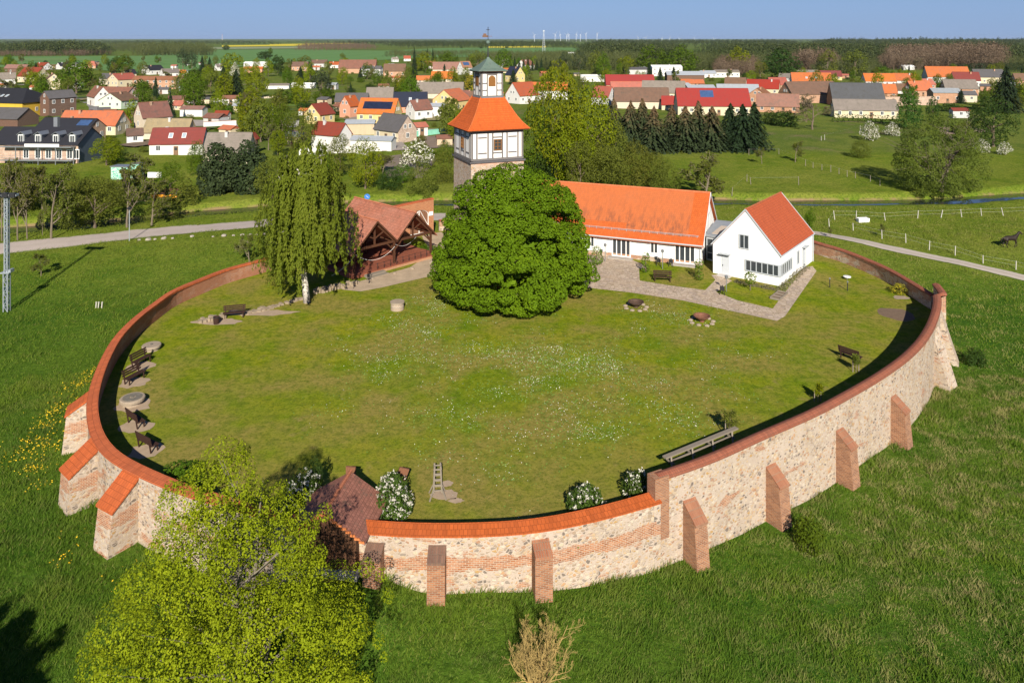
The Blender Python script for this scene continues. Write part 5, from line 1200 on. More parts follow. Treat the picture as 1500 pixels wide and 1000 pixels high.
RC = {'orange': ((.44, .098, .024), .4), 'red': ((.33, .058, .022), .35), 'dred': ((.20, .026, .014), .25), 'crim': ((.25, .016, .019), .15), 'brown': ((.155, .085, .058), .5), 'rbrown': ((.22, .085, .05), .55), 'grey': ((.21, .175, .15), .5), 'dgrey': ((.10, .095, .10), .35),
      'black': ((.022, .023, .030), .2), 'tan': ((.26, .195, .12), .5), 'slate': ((.075, .078, .085), .35), 'pink': ((.27, .125, .085), .5), 'navy': ((.018, .024, .045), .2), 'metal': ((.30, .33, .37), .25), 'white': ((.70, .70, .70), .1)}
WC = {'white': (.66, .645, .62), 'cream': (.58, .50, .35), 'yellow': (.58, .38, .05), 'lyellow': (.62, .49, .23), 'beige': (.56, .48, .38), 'mint': (.55, .66, .52), 'salmon': (.58, .29, .19), 'pink': (.62, .42, .36), 'grey': (.50, .49, .48), 'tan': (.50, .40, .28)}
def roofm(k): return froof(k, *RC[k])
def wallm(k): return bricks('village_brick', (.40, .17, .09), (.56, .30, .17), (.50, .40, .32), .3) if k == 'brick' else (bricks('dark_brick', (.11, .05, .035), (.16, .08, .055), (.15, .11, .09), .3) if k == 'dbrick' else (bricks('mixed_brick', (.46, .24, .15), (.62, .46, .36), (.60, .54, .47), .35) if k == 'mixbrick' else plaster('village_' + k, WC[k], .08, .35)))
wmb = MB(); wmb.box((0, -.03, .045), (1, .06, .09)).box((0, -.03, .955), (1, .06, .09)).box((-.455, -.03, .5), (.09, .06, .82)).box((.455, -.03, .5), (.09, .06, .82)).box((0, -.025, .5), (.06, .05, .82)); wmb.box((0, -.012, .5), (.82, .02, .82), 0, 1)
WINM = wmb.mesh('window', [white_paint, GL]); dmb = MB(); dmb.box((0, -.02, .5), (1, .06, 1)); dmb.box((0, -.05, .7), (.6, .03, .3), 0, 1); DOORM = dmb.mesh('door', [plain('village_door', (.20, .12, .07), .6, .2), GL])
SKYM = MB().box((0, 0, 0), (.8, 1.1, .08)).box((0, 0, .035), (.66, .95, .04), 0, 1).mesh('skylight', [white_paint, plain('skylight_glass', (.30, .36, .42), .15, .1, 1., 0, .6)])
SOLAR = plain('solar_panel', (.015, .020, .045), .25, .3, 1.2, 0, .6)
SOLARB = plain('solar_panel_blue', (.045, .085, .19), .25, .25, 1.2, 0, .6)
chb = MB().box((0, 0, .5), (.6, .5, 1)).box((0, 0, 1.02), (.7, .6, .08)); CHM = {k: chb.mesh('chimney', wallm(k)) for k in ('brick', 'grey', 'dbrick')}
HOUSES = []
hr = random.Random(9)
def house(label, xl, xr, yr, ye, yb, yaw, roof, wall, name='house', wl=.65, hip=0., ch=1, win=True, sky=0, solar=None, group=None, over=.35, gw=None, dorm=0, blank=False, dz=0.):
    cx = (xl + xr) / 2; X0, Y0, z0 = GT(cx, yb); k = Y0 / FPX; a = R(yaw); c_, s_ = abs(math.cos(a)), abs(math.sin(a))
    L = (xr - xl) * k / (c_ + wl * s_); W = wl * L; Yc = Y0 + (L * s_ + W * c_) / 2; Xc = (cx - 750) / FPX * Yc; zb = Z(Xc, Yc)
    hw = max(1.9, (yb - ye) * k); hrf = min(max(CAMH - (yr - HOR) * Yc / FPX - z0 - hw, W * .16), W * .62)
    t = thing(name, label, name.replace('_', ' '), (Xc, Yc, z0 + dz), a, group); HOUSES.append((Xc, Yc, max(L, W) * .62))
    mb = MB(); hl, hwd = L / 2, W / 2
    if hip: rl = max(hl - hwd * hip, .3)
    else: rl = hl
    for s in (-1, 1):
        q = [(-hl, -hwd, -1), (hl, -hwd, -1), (hl, -hwd, hw), (-hl, -hwd, hw)]; q = q if s < 0 else [(-x, -y, z) for x, y, z in q]; mb.poly(q)
        g = [(hl, -hwd, -1), (hl, hwd, -1), (hl, hwd, hw)] + ([] if hip else [(hl, 0, hw + hrf)]) + [(hl, -hwd, hw)]; g = g if s > 0 else [(-x, -y, z) for x, y, z in g]
        mb.poly(g, 1 if gw else 0)
    wobj = mb.build('wall', [wallm(wall), wallm(gw)] if gw else wallm(wall), t)
    mb = MB(); sl = hrf / hwd; o = over; e = hw - sl * o; th = .16
    for s in (-1, 1):
        q = [(-hl - o * (1 if hip else .5), -hwd - o, e + th), (hl + o * (1 if hip else .5), -hwd - o, e + th), (rl + (0 if hip else o * .5), 0, hw + hrf + th), (-rl - (0 if hip else o * .5), 0, hw + hrf + th)]
        mb.slab(q if s < 0 else [(-x, -y, z) for x, y, z in q], th)
        if hip:
            q = [(hl + o, -hwd - o, e + th), (hl + o, hwd + o, e + th), (rl, 0, hw + hrf + th)]; mb.slab(q if s > 0 else [(-x, -y, z) for x, y, z in q], th)
    rf = mb.build('roof', roofm(roof), t)
    rg = MB().tube([(-rl, 0, hw + hrf + th), (rl, 0, hw + hrf + th)], .09, 5).build('ridge', roofm(roof), rf)
    for i in range(ch):
        x = hr.uniform(-.6, .6) * rl; y = hr.choice((-.2, .25)) * hwd; link('chimney', CHM[hr.choice(('brick', 'brick', 'grey'))], rf, (x, y, hw + hrf * (1 - abs(y) / hwd) - .1), 0, (1, 1, 1.1))
    ang = math.atan2(sl, 1)
    def onroof(u, v): return (u * rl, -hwd * (1 - v), hw + hrf * v + th + .03)
    for i in range(sky):
        o_ = link('skylight', SKYM, rf, onroof(-.5 + (i + .5) / sky, .45)); o_.rotation_euler = (ang, 0, 0); o_.scale = (1.2, 1.2, 1)
    if solar:
        u0, u1, v0, v1 = solar[:4]; P = [onroof(u0, v0), onroof(u1, v0), onroof(u1, v1), onroof(u0, v1)]; MB().slab([(x, y, z + .08) for x, y, z in P], .06).build('solar_panel', SOLARB if len(solar) > 4 else SOLAR, rf)
    for i in range(dorm):
        u = (-.6 + 1.2 * (i + .5) / dorm) if dorm > 1 else 0; x = u * rl; y = -hwd * .75; zb_ = hw + hrf * .25; d_ = MB(); d_.box((x, y + .6, zb_ + .55), (1.5, 1.8, 1.3)); db = d_.build('dormer', wallm(wall), rf)
        m_ = MB(); m_.slab([(x - .9, y - .45, zb_ + 1.15), (x, y - .45, zb_ + 1.75), (x, y + 2.0, zb_ + 1.75), (x - .9, y + 2.0, zb_ + 1.15)], .1).slab([(x, y - .45, zb_ + 1.75), (x + .9, y - .45, zb_ + 1.15), (x + .9, y + 2.0, zb_ + 1.15), (x, y + 2., zb_ + 1.75)], .1); m_.build('dormer_roof', roofm(roof), db)
        link('window', WINM, db, (x, y - .31, zb_ + .1), 0, (.9, 1, 1.0))
    if win:
        st = max(1, int(hw / 2.5)); sh = hw / st; faces = []
        camd = Vector((-Xc, -Yc)).normalized()
        for fa, (nx, ny), ln in ((-math.pi / 2, (0, -1), L), (0, (1, 0), W), (math.pi, (-1, 0), W)):
            n2 = Vector((nx * math.cos(a) - ny * math.sin(a), nx * math.sin(a) + ny * math.cos(a)))
            if n2.dot(camd) > .12: faces.append((nx, ny, ln, fa))
        for nx, ny, ln, fa in faces:
            m = max(1, int(ln / 3.1)); gable = nx != 0
            if blank and not gable: continue
            for j in range(st):
                for i in range(m):
                    u = -ln / 2 + ln * (i + .5) / m; p = (u, -hwd - .01) if not gable else (nx * (hl + .01), nx * u)
                    if j == 0 and i == m // 2 and not gable and m > 2: link('door', DOORM, wobj, (p[0], p[1], 0), fa + math.pi / 2, (1.05, 1, 2.05)); continue
                    link('window', WINM, wobj, (p[0], p[1], sh * j + sh * .36), fa + math.pi / 2, (1.05, 1, min(1.3, sh * .48)))
            if gable and not hip and hrf > 1.9:
                for i in range(1 if hrf < 2.6 else 2):
                    u = 0 if hrf < 2.6 else (-.8 + 1.6 * i); link('window', WINM, wobj, (nx * (hl + .01), nx * u, hw + hrf * .12), fa + math.pi / 2, (.85, 1, 1.1))
    return t
H = house
H('yellow two storey building with dark hipped roof and three skylights', -40, 78, 130, 151, 172, -14, 'black', 'yellow', 'house', .62, .8, 0, True, 3)
H('dark brick hall with tall pale windows and flat grey roof beside the yellow building', 66, 105, 133, 144, 171, 62, 'dgrey', 'dbrick', 'hall', .55, 0, 0)
H('long dark grey barn roof before the yellow building on the left edge', -60, 54, 158, 174, 186, -12, 'dgrey', 'dbrick', 'barn', .35, 0, 0, False)
H('dark roofed wing behind the hotel with solar panels and orange brick gable', 58, 150, 174, 189, 211, -9, 'black', 'brick', 'house', .42, 0, 1, True, 0, (.45, .9, .25, .8, 1))
H('house with bright orange roof and cream wall behind the dark wing', 92, 184, 163, 183, 198, -4, 'orange', 'cream', 'house', .42)
H('mint green gabled house at the bend of the street', 150, 197, 136, 148, 160, 74, 'brown', 'mint', 'house', 1.25)
H('row house with red brown roof and white walls along the street bend', 122, 168, 126, 142, 156, -48, 'rbrown', 'white', 'house', .5, 0, 1)
H('red brown roofed house between the mint gable and the street trees', 145, 200, 128, 138, 150, -12, 'rbrown', 'pink', 'house', .5)
H('big cream house with steep dark red roof and double dormer', 29, 70, 99, 112, 121, -18, 'dred', 'cream', 'house', .7, 0, 1, True, 0, None, None, .35, None, 1)
H('small white house with red roof behind the dark red roofed house', 50, 76, 92, 98, 103, -25, 'dred', 'white')
H('white gabled house with grey roof on the left edge', -6, 24, 107, 116, 125, 35, 'grey', 'white', 'house', .8)
H('long low pink roofed building on the far left', 10, 42, 95, 100, 108, 2, 'pink', 'dbrick', 'barn', .4, 0, 0)
H('beige house with brown roof right of the dark red roofed house', 64, 92, 108, 116, 133, -55, 'brown', 'cream')
H('small white gabled house with black roof before the far green field', 83, 103, 92, 97, 102, 55, 'black', 'white', 'house', .9)
H('small white house with slate roof right of the black roofed gable', 111, 125, 93, 97, 101, 48, 'dgrey', 'white')
H('house with orange hipped roof at the field edge', 126, 142, 90, 96, 101, 10, 'orange', 'salmon', 'house', .7, .7)
H('cream gabled house with red roof in the middle of the left village', 160, 199, 108, 117, 128, 58, 'red', 'cream', 'house', .9)
H('low house with dark brown roof left of the cream gable', 148, 172, 108, 115, 124, -8, 'dgrey', 'beige')
H('cream gabled house with black roof before the trees', 181, 199, 102, 108, 114, 55, 'black', 'cream', 'house', .9)
H('white gabled house with steep black roof and three attic windows', 209, 240, 96, 103, 110, 55, 'black', 'white', 'house', .95)
H('white gabled house with grey brown roof next to the black roofed gable', 234, 263, 101, 107, 114, 40, 'grey', 'white', 'house', .75)
H('long low row of red roofed brick sheds', 196, 262, 112, 117, 131, -3, 'rbrown', 'brick', 'shed', .2, 0, 0)
H('small white house with orange roof right of the brick sheds', 259, 273, 103, 107, 113, 40, 'orange', 'white')
H('tall beige plaster house with steep brown and red roof', 198, 250, 140, 172, 193, 48, 'rbrown', 'beige', 'house', .75)
H('house with weathered tan roof behind the dark red one', 214, 283, 164, 193, 205, -3, 'tan', 'beige', 'house', .4, 0, 1, False)
H('low white house with dark red roof and two skylights', 224, 302, 182, 210, 228, 6, 'dred', 'white', 'house', .42, 0, 1, True, 2, None, None, .3, None)
H('small white shed beside the beige house', 184, 211, 189, 198, 212, 30, 'brown', 'white', 'shed', .8, 0, 0)
H('small cream house with orange roof by the garages', 251, 277, 148, 155, 162, -25, 'orange', 'cream')
H('row of low white garages', 266, 302, 156, 160, 171, -6, 'pink', 'white', 'garage', .45, 0, 0, False)
H('house with big pale thatched looking grey roof above the dark pines', 304, 370, 188, 222, 240, 2, 'grey', 'beige', 'house', .6, 0, 1, False)
H('narrow dark red shed right of the grey thatched roof', 366, 377, 191, 202, 225, 80, 'dred', 'dbrick', 'shed', 1.2, 0, 0, False)
H('little white shed with red roof behind the white walls', 315, 337, 163, 168, 178, -8, 'dred', 'white', 'shed', .5, 0, 0)
H('white container row under trees at the field edge', 358, 392, 91, 93, 99, 0, 'white', 'white', 'container', .2, 0, 0)
H('long low building with orange roof under the lime tree', 358, 386, 98, 101, 107, 0, 'orange', 'salmon', 'shed', .4, 0, 0)
H('tiny white gable at the left of the lime tree', 315, 327, 94, 98, 104, 50, 'grey', 'white')
H('brown barn between trees at the far field', 428, 452, 91, 97, 104, 5, 'brown', 'brick', 'barn', .5, 0, 0)
H('long reddish barn with big weathered roof near the far field', 497, 552, 88, 100, 108, 3, 'rbrown', 'brick', 'barn', .35, 0, 0, False)
H('grey house with dark roof and balcony right below the reddish barn', 530, 560, 97, 101, 112, -5, 'dgrey', 'grey', 'house', .5)
H('small white house with bright red roof before the far field', 482, 499, 91, 95, 100, 10, 'red', 'white')
H('brown roofed brick barn with dark doorway', 562, 595, 94, 104, 113, 4, 'brown', 'brick', 'barn', .5, 0, 0)
H('dark roofed cottage left of the reddish barn', 456, 480, 88, 93, 99, 4, 'brown', 'grey', 'house', .5)
H('long white shed in the gardens', 390, 424, 123, 125, 131, 2, 'grey', 'white', 'shed', .25, 0, 0, False)
H('second long white shed in the gardens, right of the first', 428, 462, 122, 124, 130, -2, 'white', 'white', 'shed', .25, 0, 0, False)
H('cream gabled house with dark red roof right of the big gnarled tree', 447, 489, 152, 168, 183, 62, 'dred', 'lyellow', 'house', .95)
H('low shed with dark maroon roof behind the birch', 455, 516, 180, 198, 222, -30, 'dred', 'white', 'shed', .5, 0, 1, False)
H('salmon brick gabled house with orange garage door', 498, 527, 138, 155, 173, 58, 'red', 'salmon', 'house', 1.)
H('long black roofed barn behind the salmon gable', 492, 540, 135, 148, 158, 1, 'dgrey', 'brick', 'barn', .35, 0, 0, False)
H('grey roofed barn behind the solar roof house', 537, 577, 126, 144, 154, 3, 'grey', 'beige', 'barn', .6, 0, 0, False)
H('grey carport with flat roof below the solar roof house', 506, 550, 178, 181, 200, 5, 'metal', 'tan', 'carport', .5, 0, 0, False)
H('cream house with orange roof carrying a big black solar array', 524, 588, 144, 166, 181, -13, 'orange', 'lyellow', 'house', .55, 0, 1, True, 0, (-.75, .8, .22, .72))
H('house with navy solar roof behind the orange one', 576, 627, 133, 155, 166, 4, 'navy', 'salmon', 'house', .6, 0, 0, True, 1)
H('white gabled house with brown red roof in the village centre', 594, 634, 147, 161, 176, 38, 'rbrown', 'white', 'house', .85)
H('white flat roofed extension with grey chimney', 618, 651, 152, 156, 172, 8, 'metal', 'white', 'house', .6, 0, 1)
H('cream gabled house with bright orange roof left of the tower', 634, 690, 131, 148, 164, 62, 'orange', 'lyellow', 'house', .95)
H('very large grey barn roof left of the tower', 610, 680, 121, 136, 145, -2, 'grey', 'beige', 'barn', .4, 0, 0, False)
H('old house with dark roof and crumbling brick gable by the garden plot', 546, 612, 168, 192, 210, -42, 'dgrey', 'cream', 'house', .62, 0, 0, True, 0, None, None, .35, 'mixbrick')
H('low white shed with blue and red flat roof below the brick gable house', 514, 580, 202, 206, 222, -10, 'metal', 'white', 'shed', .35, 0, 0, False)
H('long orange roof by the fir in the village', 632, 664, 105, 115, 121, 1, 'orange', 'beige', 'house', .5, 0, 0)
H('low orange roof left of the long orange roof', 610, 632, 111, 117, 122, 2, 'orange', 'beige', 'shed', .4, 0, 0)
H('white house with solar panels on a pale roof', 670, 692, 89, 99, 110, 38, 'pink', 'white', 'house', .8, 0, 0, True, 0, (-.6, .6, .3, .8, 1))
H('long brown roofed barn left of the solar roof', 634, 674, 91, 101, 108, 2, 'pink', 'beige', 'barn', .4, 0, 0, False)
H('small house with orange roof left of the long brown barn', 620, 640, 90, 96, 101, 30, 'orange', 'white')
H('dark brown roofed house just left of the lantern', 680, 700, 132, 142, 150, -10, 'brown', 'beige')
H('low brick house behind the orange gable', 655, 688, 133, 140, 150, 0, 'rbrown', 'brick', 'house', .5)
H('cream house with black roof right of the lantern', 740, 769, 98, 110, 121, -50, 'navy', 'lyellow', 'house', .8)
H('white house with red roof right of the tower roof', 740, 790, 121, 140, 153, 42, 'red', 'white', 'house', .8)
H('pale house with half hip roof beyond the cream one', 757, 783, 88, 96, 102, 50, 'rbrown', 'white', 'house', .8)
H('orange roofed house behind the big lime tree', 776, 832, 121, 132, 146, -3, 'orange', 'white', 'house', .45)
H('long red metal roofed barn behind the lime tree', 886, 958, 110, 124, 134, -2, 'crim', 'brick', 'barn', .4, 0, 0, False)
H('steep red roofed house with dark blue gable', 866, 902, 118, 142, 155, -35, 'red', 'grey', 'house', .8)
H('orange red roofed house below the long red barn', 894, 942, 120, 132, 142, -3, 'orange', 'white', 'house', .4)
H('big weathered grey roof with cream gable above the spruces', 938, 1006, 119, 136, 148, -14, 'grey', 'cream', 'barn', .5, 0, 0)
H('long dark brown barn roof above the spruces', 898, 980, 129, 148, 160, -4, 'brown', 'beige', 'barn', .4, 0, 0, False)
H('crimson roofed house with blue solar panel square', 988, 1097, 130, 155, 170, -5, 'crim', 'cream', 'house', .42, 0, 0, True, 0, (-.35, .02, .45, .85, 1))
H('smaller crimson roof tucked left of the solar panel house', 968, 1000, 137, 153, 162, -12, 'crim', 'cream', 'house', .6, 0, 0)
H('flat dark roofed workshop among firs', 920, 948, 99, 102, 112, 2, 'dgrey', 'grey', 'workshop', .6, 0, 0, False)
H('white commercial building with brick chimney block', 953, 998, 97, 99, 112, 2, 'white', 'white', 'workshop', .4, 0, 1)
H('long low grey metal roofed hall with open front', 975, 1030, 105, 110, 122, -2, 'metal', 'dbrick', 'hall', .4, 0, 0, False)
H('white long garage behind the red barn', 850, 888, 110, 112, 120, 0, 'white', 'white', 'garage', .3, 0, 0, False)
H('small orange roof right of the grey barn', 996, 1030, 117, 122, 128, 0, 'orange', 'brick', 'shed', .4, 0, 0)
H('flat grey roofed house above the crimson roof', 1004, 1046, 125, 130, 138, 3, 'metal', 'cream', 'house', .6, 0, 0)
H('white gabled house with chestnut brown roof', 1060, 1095, 114, 124, 131, -22, 'brown', 'white', 'house', .65, 0, 0)
H('white bungalow at the forest edge', 1046, 1082, 103, 106, 114, -4, 'grey', 'white', 'bungalow', .5)
H('low white house left of the bungalow', 1024, 1048, 104, 108, 114, 5, 'metal', 'white')
H('cream gabled house with bright red roof', 1092, 1144, 117, 130, 140, -24, 'crim', 'cream', 'house', .55)
H('large workshop with blue grey roof', 1048, 1112, 124, 136, 146, -10, 'metal', 'grey', 'workshop', .5, 0, 0, False)
H('brick gabled house right of the crimson roof', 1094, 1132, 129, 140, 155, 55, 'rbrown', 'brick', 'house', 1.05)
H('brick barn with long pinkish brown roof', 1106, 1172, 138, 156, 166, -18, 'pink', 'brick', 'barn', .5, 0, 0)
H('small red roofed house behind the brick barn', 1124, 1152, 114, 124, 131, 5, 'red', 'brick')
H('long brick barn with dark brown roof and tall brick gable', 1143, 1228, 120, 138, 152, 12, 'brown', 'brick', 'barn', .45, 0, 0, True, 0, None, None, .35, None, 0, True)
H('white gabled house with large orange roof and two skylights', 1157, 1218, 107, 121, 130, -14, 'orange', 'white', 'house', .55, 0, 1, True, 2)
H('grey roof behind the large orange roof', 1166, 1198, 103, 109, 115, 0, 'grey', 'grey', 'house', .5)
H('yellow house with dark red roof behind the orange roof', 1194, 1232, 104, 112, 118, -12, 'dred', 'lyellow', 'house', .5)
H('small grey roofed house at the left of the white orange gable', 1140, 1164, 108, 114, 120, -30, 'grey', 'grey')
H('huge dark slate barn roof', 1214, 1292, 122, 146, 156, -10, 'slate', 'brick', 'barn', .5, 0, 0, False)
H('long cream stable with grey brown roof along the meadow', 1220, 1311, 144, 161, 174, -9, 'grey', 'cream', 'stable', .24, 0, 0)
H('broad orange roof behind the slate barn', 1264, 1309, 108, 119, 127, -6, 'orange', 'white', 'house', .5)
H('white gabled house with pale orange roof', 1306, 1343, 108, 118, 126, -28, 'orange', 'white', 'house', .7)
H('orange roofed barn right of the slate roof', 1278, 1312, 121, 136, 142, -10, 'orange', 'brick', 'barn', .6, 0, 0)
H('small white gable with brown roof between orange roofs', 1308, 1332, 123, 132, 138, -30, 'brown', 'white')
H('brick house with orange roof and tall chimney', 1326, 1364, 119, 132, 142, 10, 'orange', 'brick', 'house', .6)
H('small brick gable house with orange roof', 1344, 1369, 116, 124, 132, 20, 'orange', 'brick', 'house', .7)
H('large orange roofed barn with grey timber gable', 1354, 1417, 98, 113, 122, -14, 'orange', 'grey', 'barn', .55, 0, 0, False)
H('white gabled house with wine red roof', 1394, 1434, 106, 118, 128, -18, 'dred', 'white', 'house', .65)
H('rambling grey roofed house with white gable on the right', 1424, 1468, 102, 113, 125, -10, 'dgrey', 'cream', 'house', .55, 0, 2)
H('brick barn with two pale grey roof slopes', 1380, 1429, 117, 130, 140, -14, 'grey', 'brick', 'barn', .6, 0, 0)
H('flat roofed brick workshop with blue grey roof', 1362, 1404, 130, 136, 152, -8, 'metal', 'brick', 'workshop', .6, 0, 0)
H('low lean to buildings right of the brick workshop', 1396, 1428, 134, 139, 150, -10, 'dgrey', 'beige', 'shed', .5, 0, 0)
H('brick house with brown roof at the right edge', 1484, 1514, 108, 118, 130, -12, 'brown', 'brick')
H('small shed with red roof and blue doors in the right gardens', 1393, 1417, 159, 162, 173, -4, 'dred', 'grey', 'shed', .5, 0, 0)
H('small white pavilion at the forest edge', 1320, 1337, 96, 98, 103, 0, 'white', 'grey', 'shed', .7, 0, 0)
H('white building with yellow stripe far behind the village', 832, 843, 77, 79, 88, 0, 'white', 'white', 'workshop', .6, 0, 0, False)
H('tiny white house at the field edge behind the reddish barn', 573, 584, 84, 87, 91, 30, 'grey', 'white')
H('tiny red roofed house left of the poplars', 591, 602, 82, 86, 90, 10, 'red', 'white')
# the small hotel with balconies
def hotel():
    X, Y, z = GT(60, 240); k = Y / FPX; Wd = 134 * k; t = thing('hotel', 'brick guesthouse with black roof, four dormers and a steel balcony front', 'guesthouse', (X - 1.5, Y, z), R(-3)); hw, dp, rz = 4.3, 9.0, 7.2; hl = Wd / 2
    mb = MB(); P = [(-hl, 0), (hl, 0), (hl, dp), (-hl, dp)]
    mb.poly([(-hl, 0, -1), (hl, 0, -1), (hl, 0, hw), (-hl, 0, hw)])
    for x in (-hl, hl): f = [(x, 0, -1), (x, dp, -1), (x, dp, hw), (x, dp / 2, rz), (x, 0, hw)]; mb.poly(f if x > 0 else f[::-1], 1)
    w = mb.build('wall', [wallm('mixbrick'), plain('gable_cladding', (.10, .13, .17), .7, .15)], t)
    mb = MB(); roof_slab(mb, -hl, hl, 0, dp, hw + .12, rz + .12, .4, .2); rf = mb.build('roof', roofm('black'), t); sl = (rz - hw) / (dp / 2)
    for px in (28, 54, 81, 106):
        x = (px - 60) * k + 1.5; y = .5; d_ = MB().box((x, y + 1.0, hw + 1.15), (1.55, 2.2, 1.5)).build('dormer', metal_grey, rf)
        mb = MB()
        for s in (-1, 1): mb.slab([(x + s * .95, y - .3, hw + 1.8), (x, y - .3, hw + 2.45), (x, y + 3, hw + 2.45), (x + s * .95, y + 3, hw + 1.8)][::s * -1 or 1], .1)
        mb.build('dormer_roof', metal_grey, d_); link('window', WINM, d_, (x, y - .12, hw - .1), 0, (1.05, 1, 1.9))
    bal = MB(); b2 = MB()
    for px in (30, 64, 90, 117): x = (px - 60) * k + 1.5; bal.box((x, -1.6, 1.9), (.14, .14, 3.8))
    for zz in (1.0, 3.8): bal.box((1.5, -1.6, zz), (hl * 1.6, .12, .14)); bal.box((1.5, -.8, zz - .1), (hl * 1.6, 1.7, .10))
    for zz in (1.5, 1.95): bal.box((1.5, -1.6, zz), (hl * 1.6, .05, .05))
    bal.build('balcony', metal_grey, t); MB().box((2.9, -1.68, 4.15), (7.5, .06, .6)).build('white_sheet', white_paint, t)
    for i, px in enumerate((38, 56, 72, 88, 104, 114)): link('glazed_door', WINM, w, ((px - 60) * k + 1.5, -.01, 1.05), 0, (1.3, 1, 2.1))
    for px in (44, 66, 98): link('window', WINM, w, ((px - 60) * k + 1.5, -.01, -.6), 0, (1.2, 1, 1.1))
    c = MB().box((-hl * .22, dp + 1.5, 6.0), (.9, .9, 5.5)).build('chimney', metal_grey, rf)
hotel()
def fencewall(label, P, hgt, mat, name='garden_wall', cat='wall', th=.2, cap=None):
    Q = [GT(a, b) for a, b in P]; t = thing(name, label, cat, Q[0]); o = Vector(Q[0]); mb = MB(); c2 = MB()
    for a, b in zip(Q[:-1], Q[1:]):
        a, b = Vector(a) - o, Vector(b) - o; z = (a.z + b.z) / 2; d = (b - a); L = d.length; mid = (a + b) / 2; rz = math.atan2(d.y, d.x)
        mb.box((mid.x, mid.y, z + hgt / 2 - .3), (L, th, hgt + .6), rz); c2.box((mid.x, mid.y, z + hgt + .04), (L + .05, th + .12, .08), rz)
    mb.build('panel', mat, t); c2.build('coping', cap or mat, t)
fencewall('white garden wall behind the dark red skylight roof', [(298, 188), (346, 186)], 1.9, wallm('white'), cap=roofm('red')); fencewall('teal fabric fence around the garden plot left of the tower', [(609, 200), (640, 197), (668, 193)], 1.4, plain('teal_cloth', (.22, .52, .40), .8, .15), 'fence', 'fence', .05)
fencewall('long brick wall before the right hand barns', [(1296, 155), (1372, 154)], 3.4, wallm('mixbrick'), 'brick_wall'); fencewall('low pale concrete wall in the left gardens', [(266, 152), (346, 149)], .8, wallm('grey'))
fencewall('white garden wall below the maroon shed', [(438, 228), (516, 224), (540, 228)], 1.5, wallm('white')); fencewall('grey sheet wall across the garden behind the cream gable', [(300, 147), (420, 143)], .7, wallm('beige'))
def hedge(label, P, w, hgt, m=L_DARK, seed=1, name='hedge'):
    Q = [GT(a, b) for a, b in P]; t = thing(name, label, 'hedge', Q[0]); rng = np.random.default_rng(seed); bl = []; o = np.array(Q[0])
    for a, b in zip(Q[:-1], Q[1:]):
        a, b = np.array(a) - o, np.array(b) - o; n = int(np.linalg.norm(b - a) / (w * .45)) + 1
        for k in range(n): bl.append((a + (b - a) * (k + .5) / n + np.array([0, rng.normal(0, w * .1), hgt * .3]), w * .5)); bl.append((a + (b - a) * (k + .5) / n + np.array([0, rng.normal(0, w * .12), hgt * .72]), w * rng.uniform(.38, .5)))
    link('foliage', quads_mesh('foliage', blob_leaves(rng, bl, bl[len(bl) // 2][0], 24, .28, .3, .7), m), t); link('stems', MB().tube([tuple(np.array(Q[0]) - o), tuple(np.array(Q[-1]) - o + np.array([0, 0, .2]))], .06, 5).mesh('stems', bark), t)
hedge('long dark conifer hedge at the right forest edge', [(1398, 107), (1450, 106), (1530, 105)], 6.5, 6.0, L_FIR); hedge('clipped dark hedge below the long cream stable', [(1222, 178), (1262, 179), (1318, 182)], 2.4, 2.0, L_DARK, 2); hedge('dark green clipped hedge in the left gardens', [(296, 158), (348, 155)], 2.2, 1.8, L_DARK, 3)
# graffiti shed, canoe rack
def kiosk():
    X, Y, z = GT(190, 262); t = thing('kiosk', 'teal painted shed with white scribbles near the river bank', 'shed', (X, Y, z), R(-4)); tn = NT('scribble_paint'); n = tn.noise(tn.uv(), 2.2, 3, .6)
    m = tn.fin(tn.ramp(n, [(.40, (.10, .36, .27)), (.47, (.62, .70, .62)), (.52, (.16, .46, .36)), (.62, (.55, .62, .58)), (.66, (.10, .40, .32))], True), .8)
    MB().box((-1.4, 0, 1.2), (3.2, 2.2, 2.4)).build('wall', m, t); MB().box((-1.4, 0, 2.46), (3.5, 2.5, .12)).build('roof', metal_grey, t); MB().box((1.6, -.3, 1.3), (1.6, 1.6, 3.4)).build('cabin', m, t); MB().box((1.6, -.3, 3.05), (1.8, 1.8, .1)).build('cabin_roof', roofm('dgrey'), t)
    MB().box((4.6, .5, .7), (2.6, .3, 1.0)).build('white_board', white_paint, t)
kiosk()
def canoe():
    X, Y, z = GT(238, 298); t = thing('boat_rack', 'dark slatted boat rack behind the leaning tree by the river', 'rack', (X, Y + 1.5, z), R(-3)); MB().box((0, .6, 1.0), (4.2, .15, 2.0)).build('back', boards('dark_boards', (.07, .035, .02), .18), t)
    for x in (-1.9, 1.9): MB().box((x, 0, .9), (.14, 1.2, 1.8)).build('post', timber_grey, t)
    c = thing('canoe', 'bright orange canoe lying on the dark boat rack', 'canoe', (X, Y + 1.0, z + .9), R(-2)); mb = MB(); mb.tube([(-2.6, 0, .22), (-2.2, 0, .05), (-1.2, 0, -.02), (0, 0, -.05), (1.2, 0, -.02), (2.2, 0, .05), (2.6, 0, .22)], [.03, .22, .36, .40, .36, .22, .03], 12); mb.build('hull', plain('canoe_orange', (.72, .30, .02), .4, .08, 2., 0, .4), c, True); MB().box((0, 0, .36), (2.6, .42, .05)).build('cockpit', metal_dark, c)
canoe()
street = [GT(a, b)[:2] for a, b in ((100, 180), (122, 172), (141, 164), (142, 156), (128, 148), (108, 143), (80, 140))]
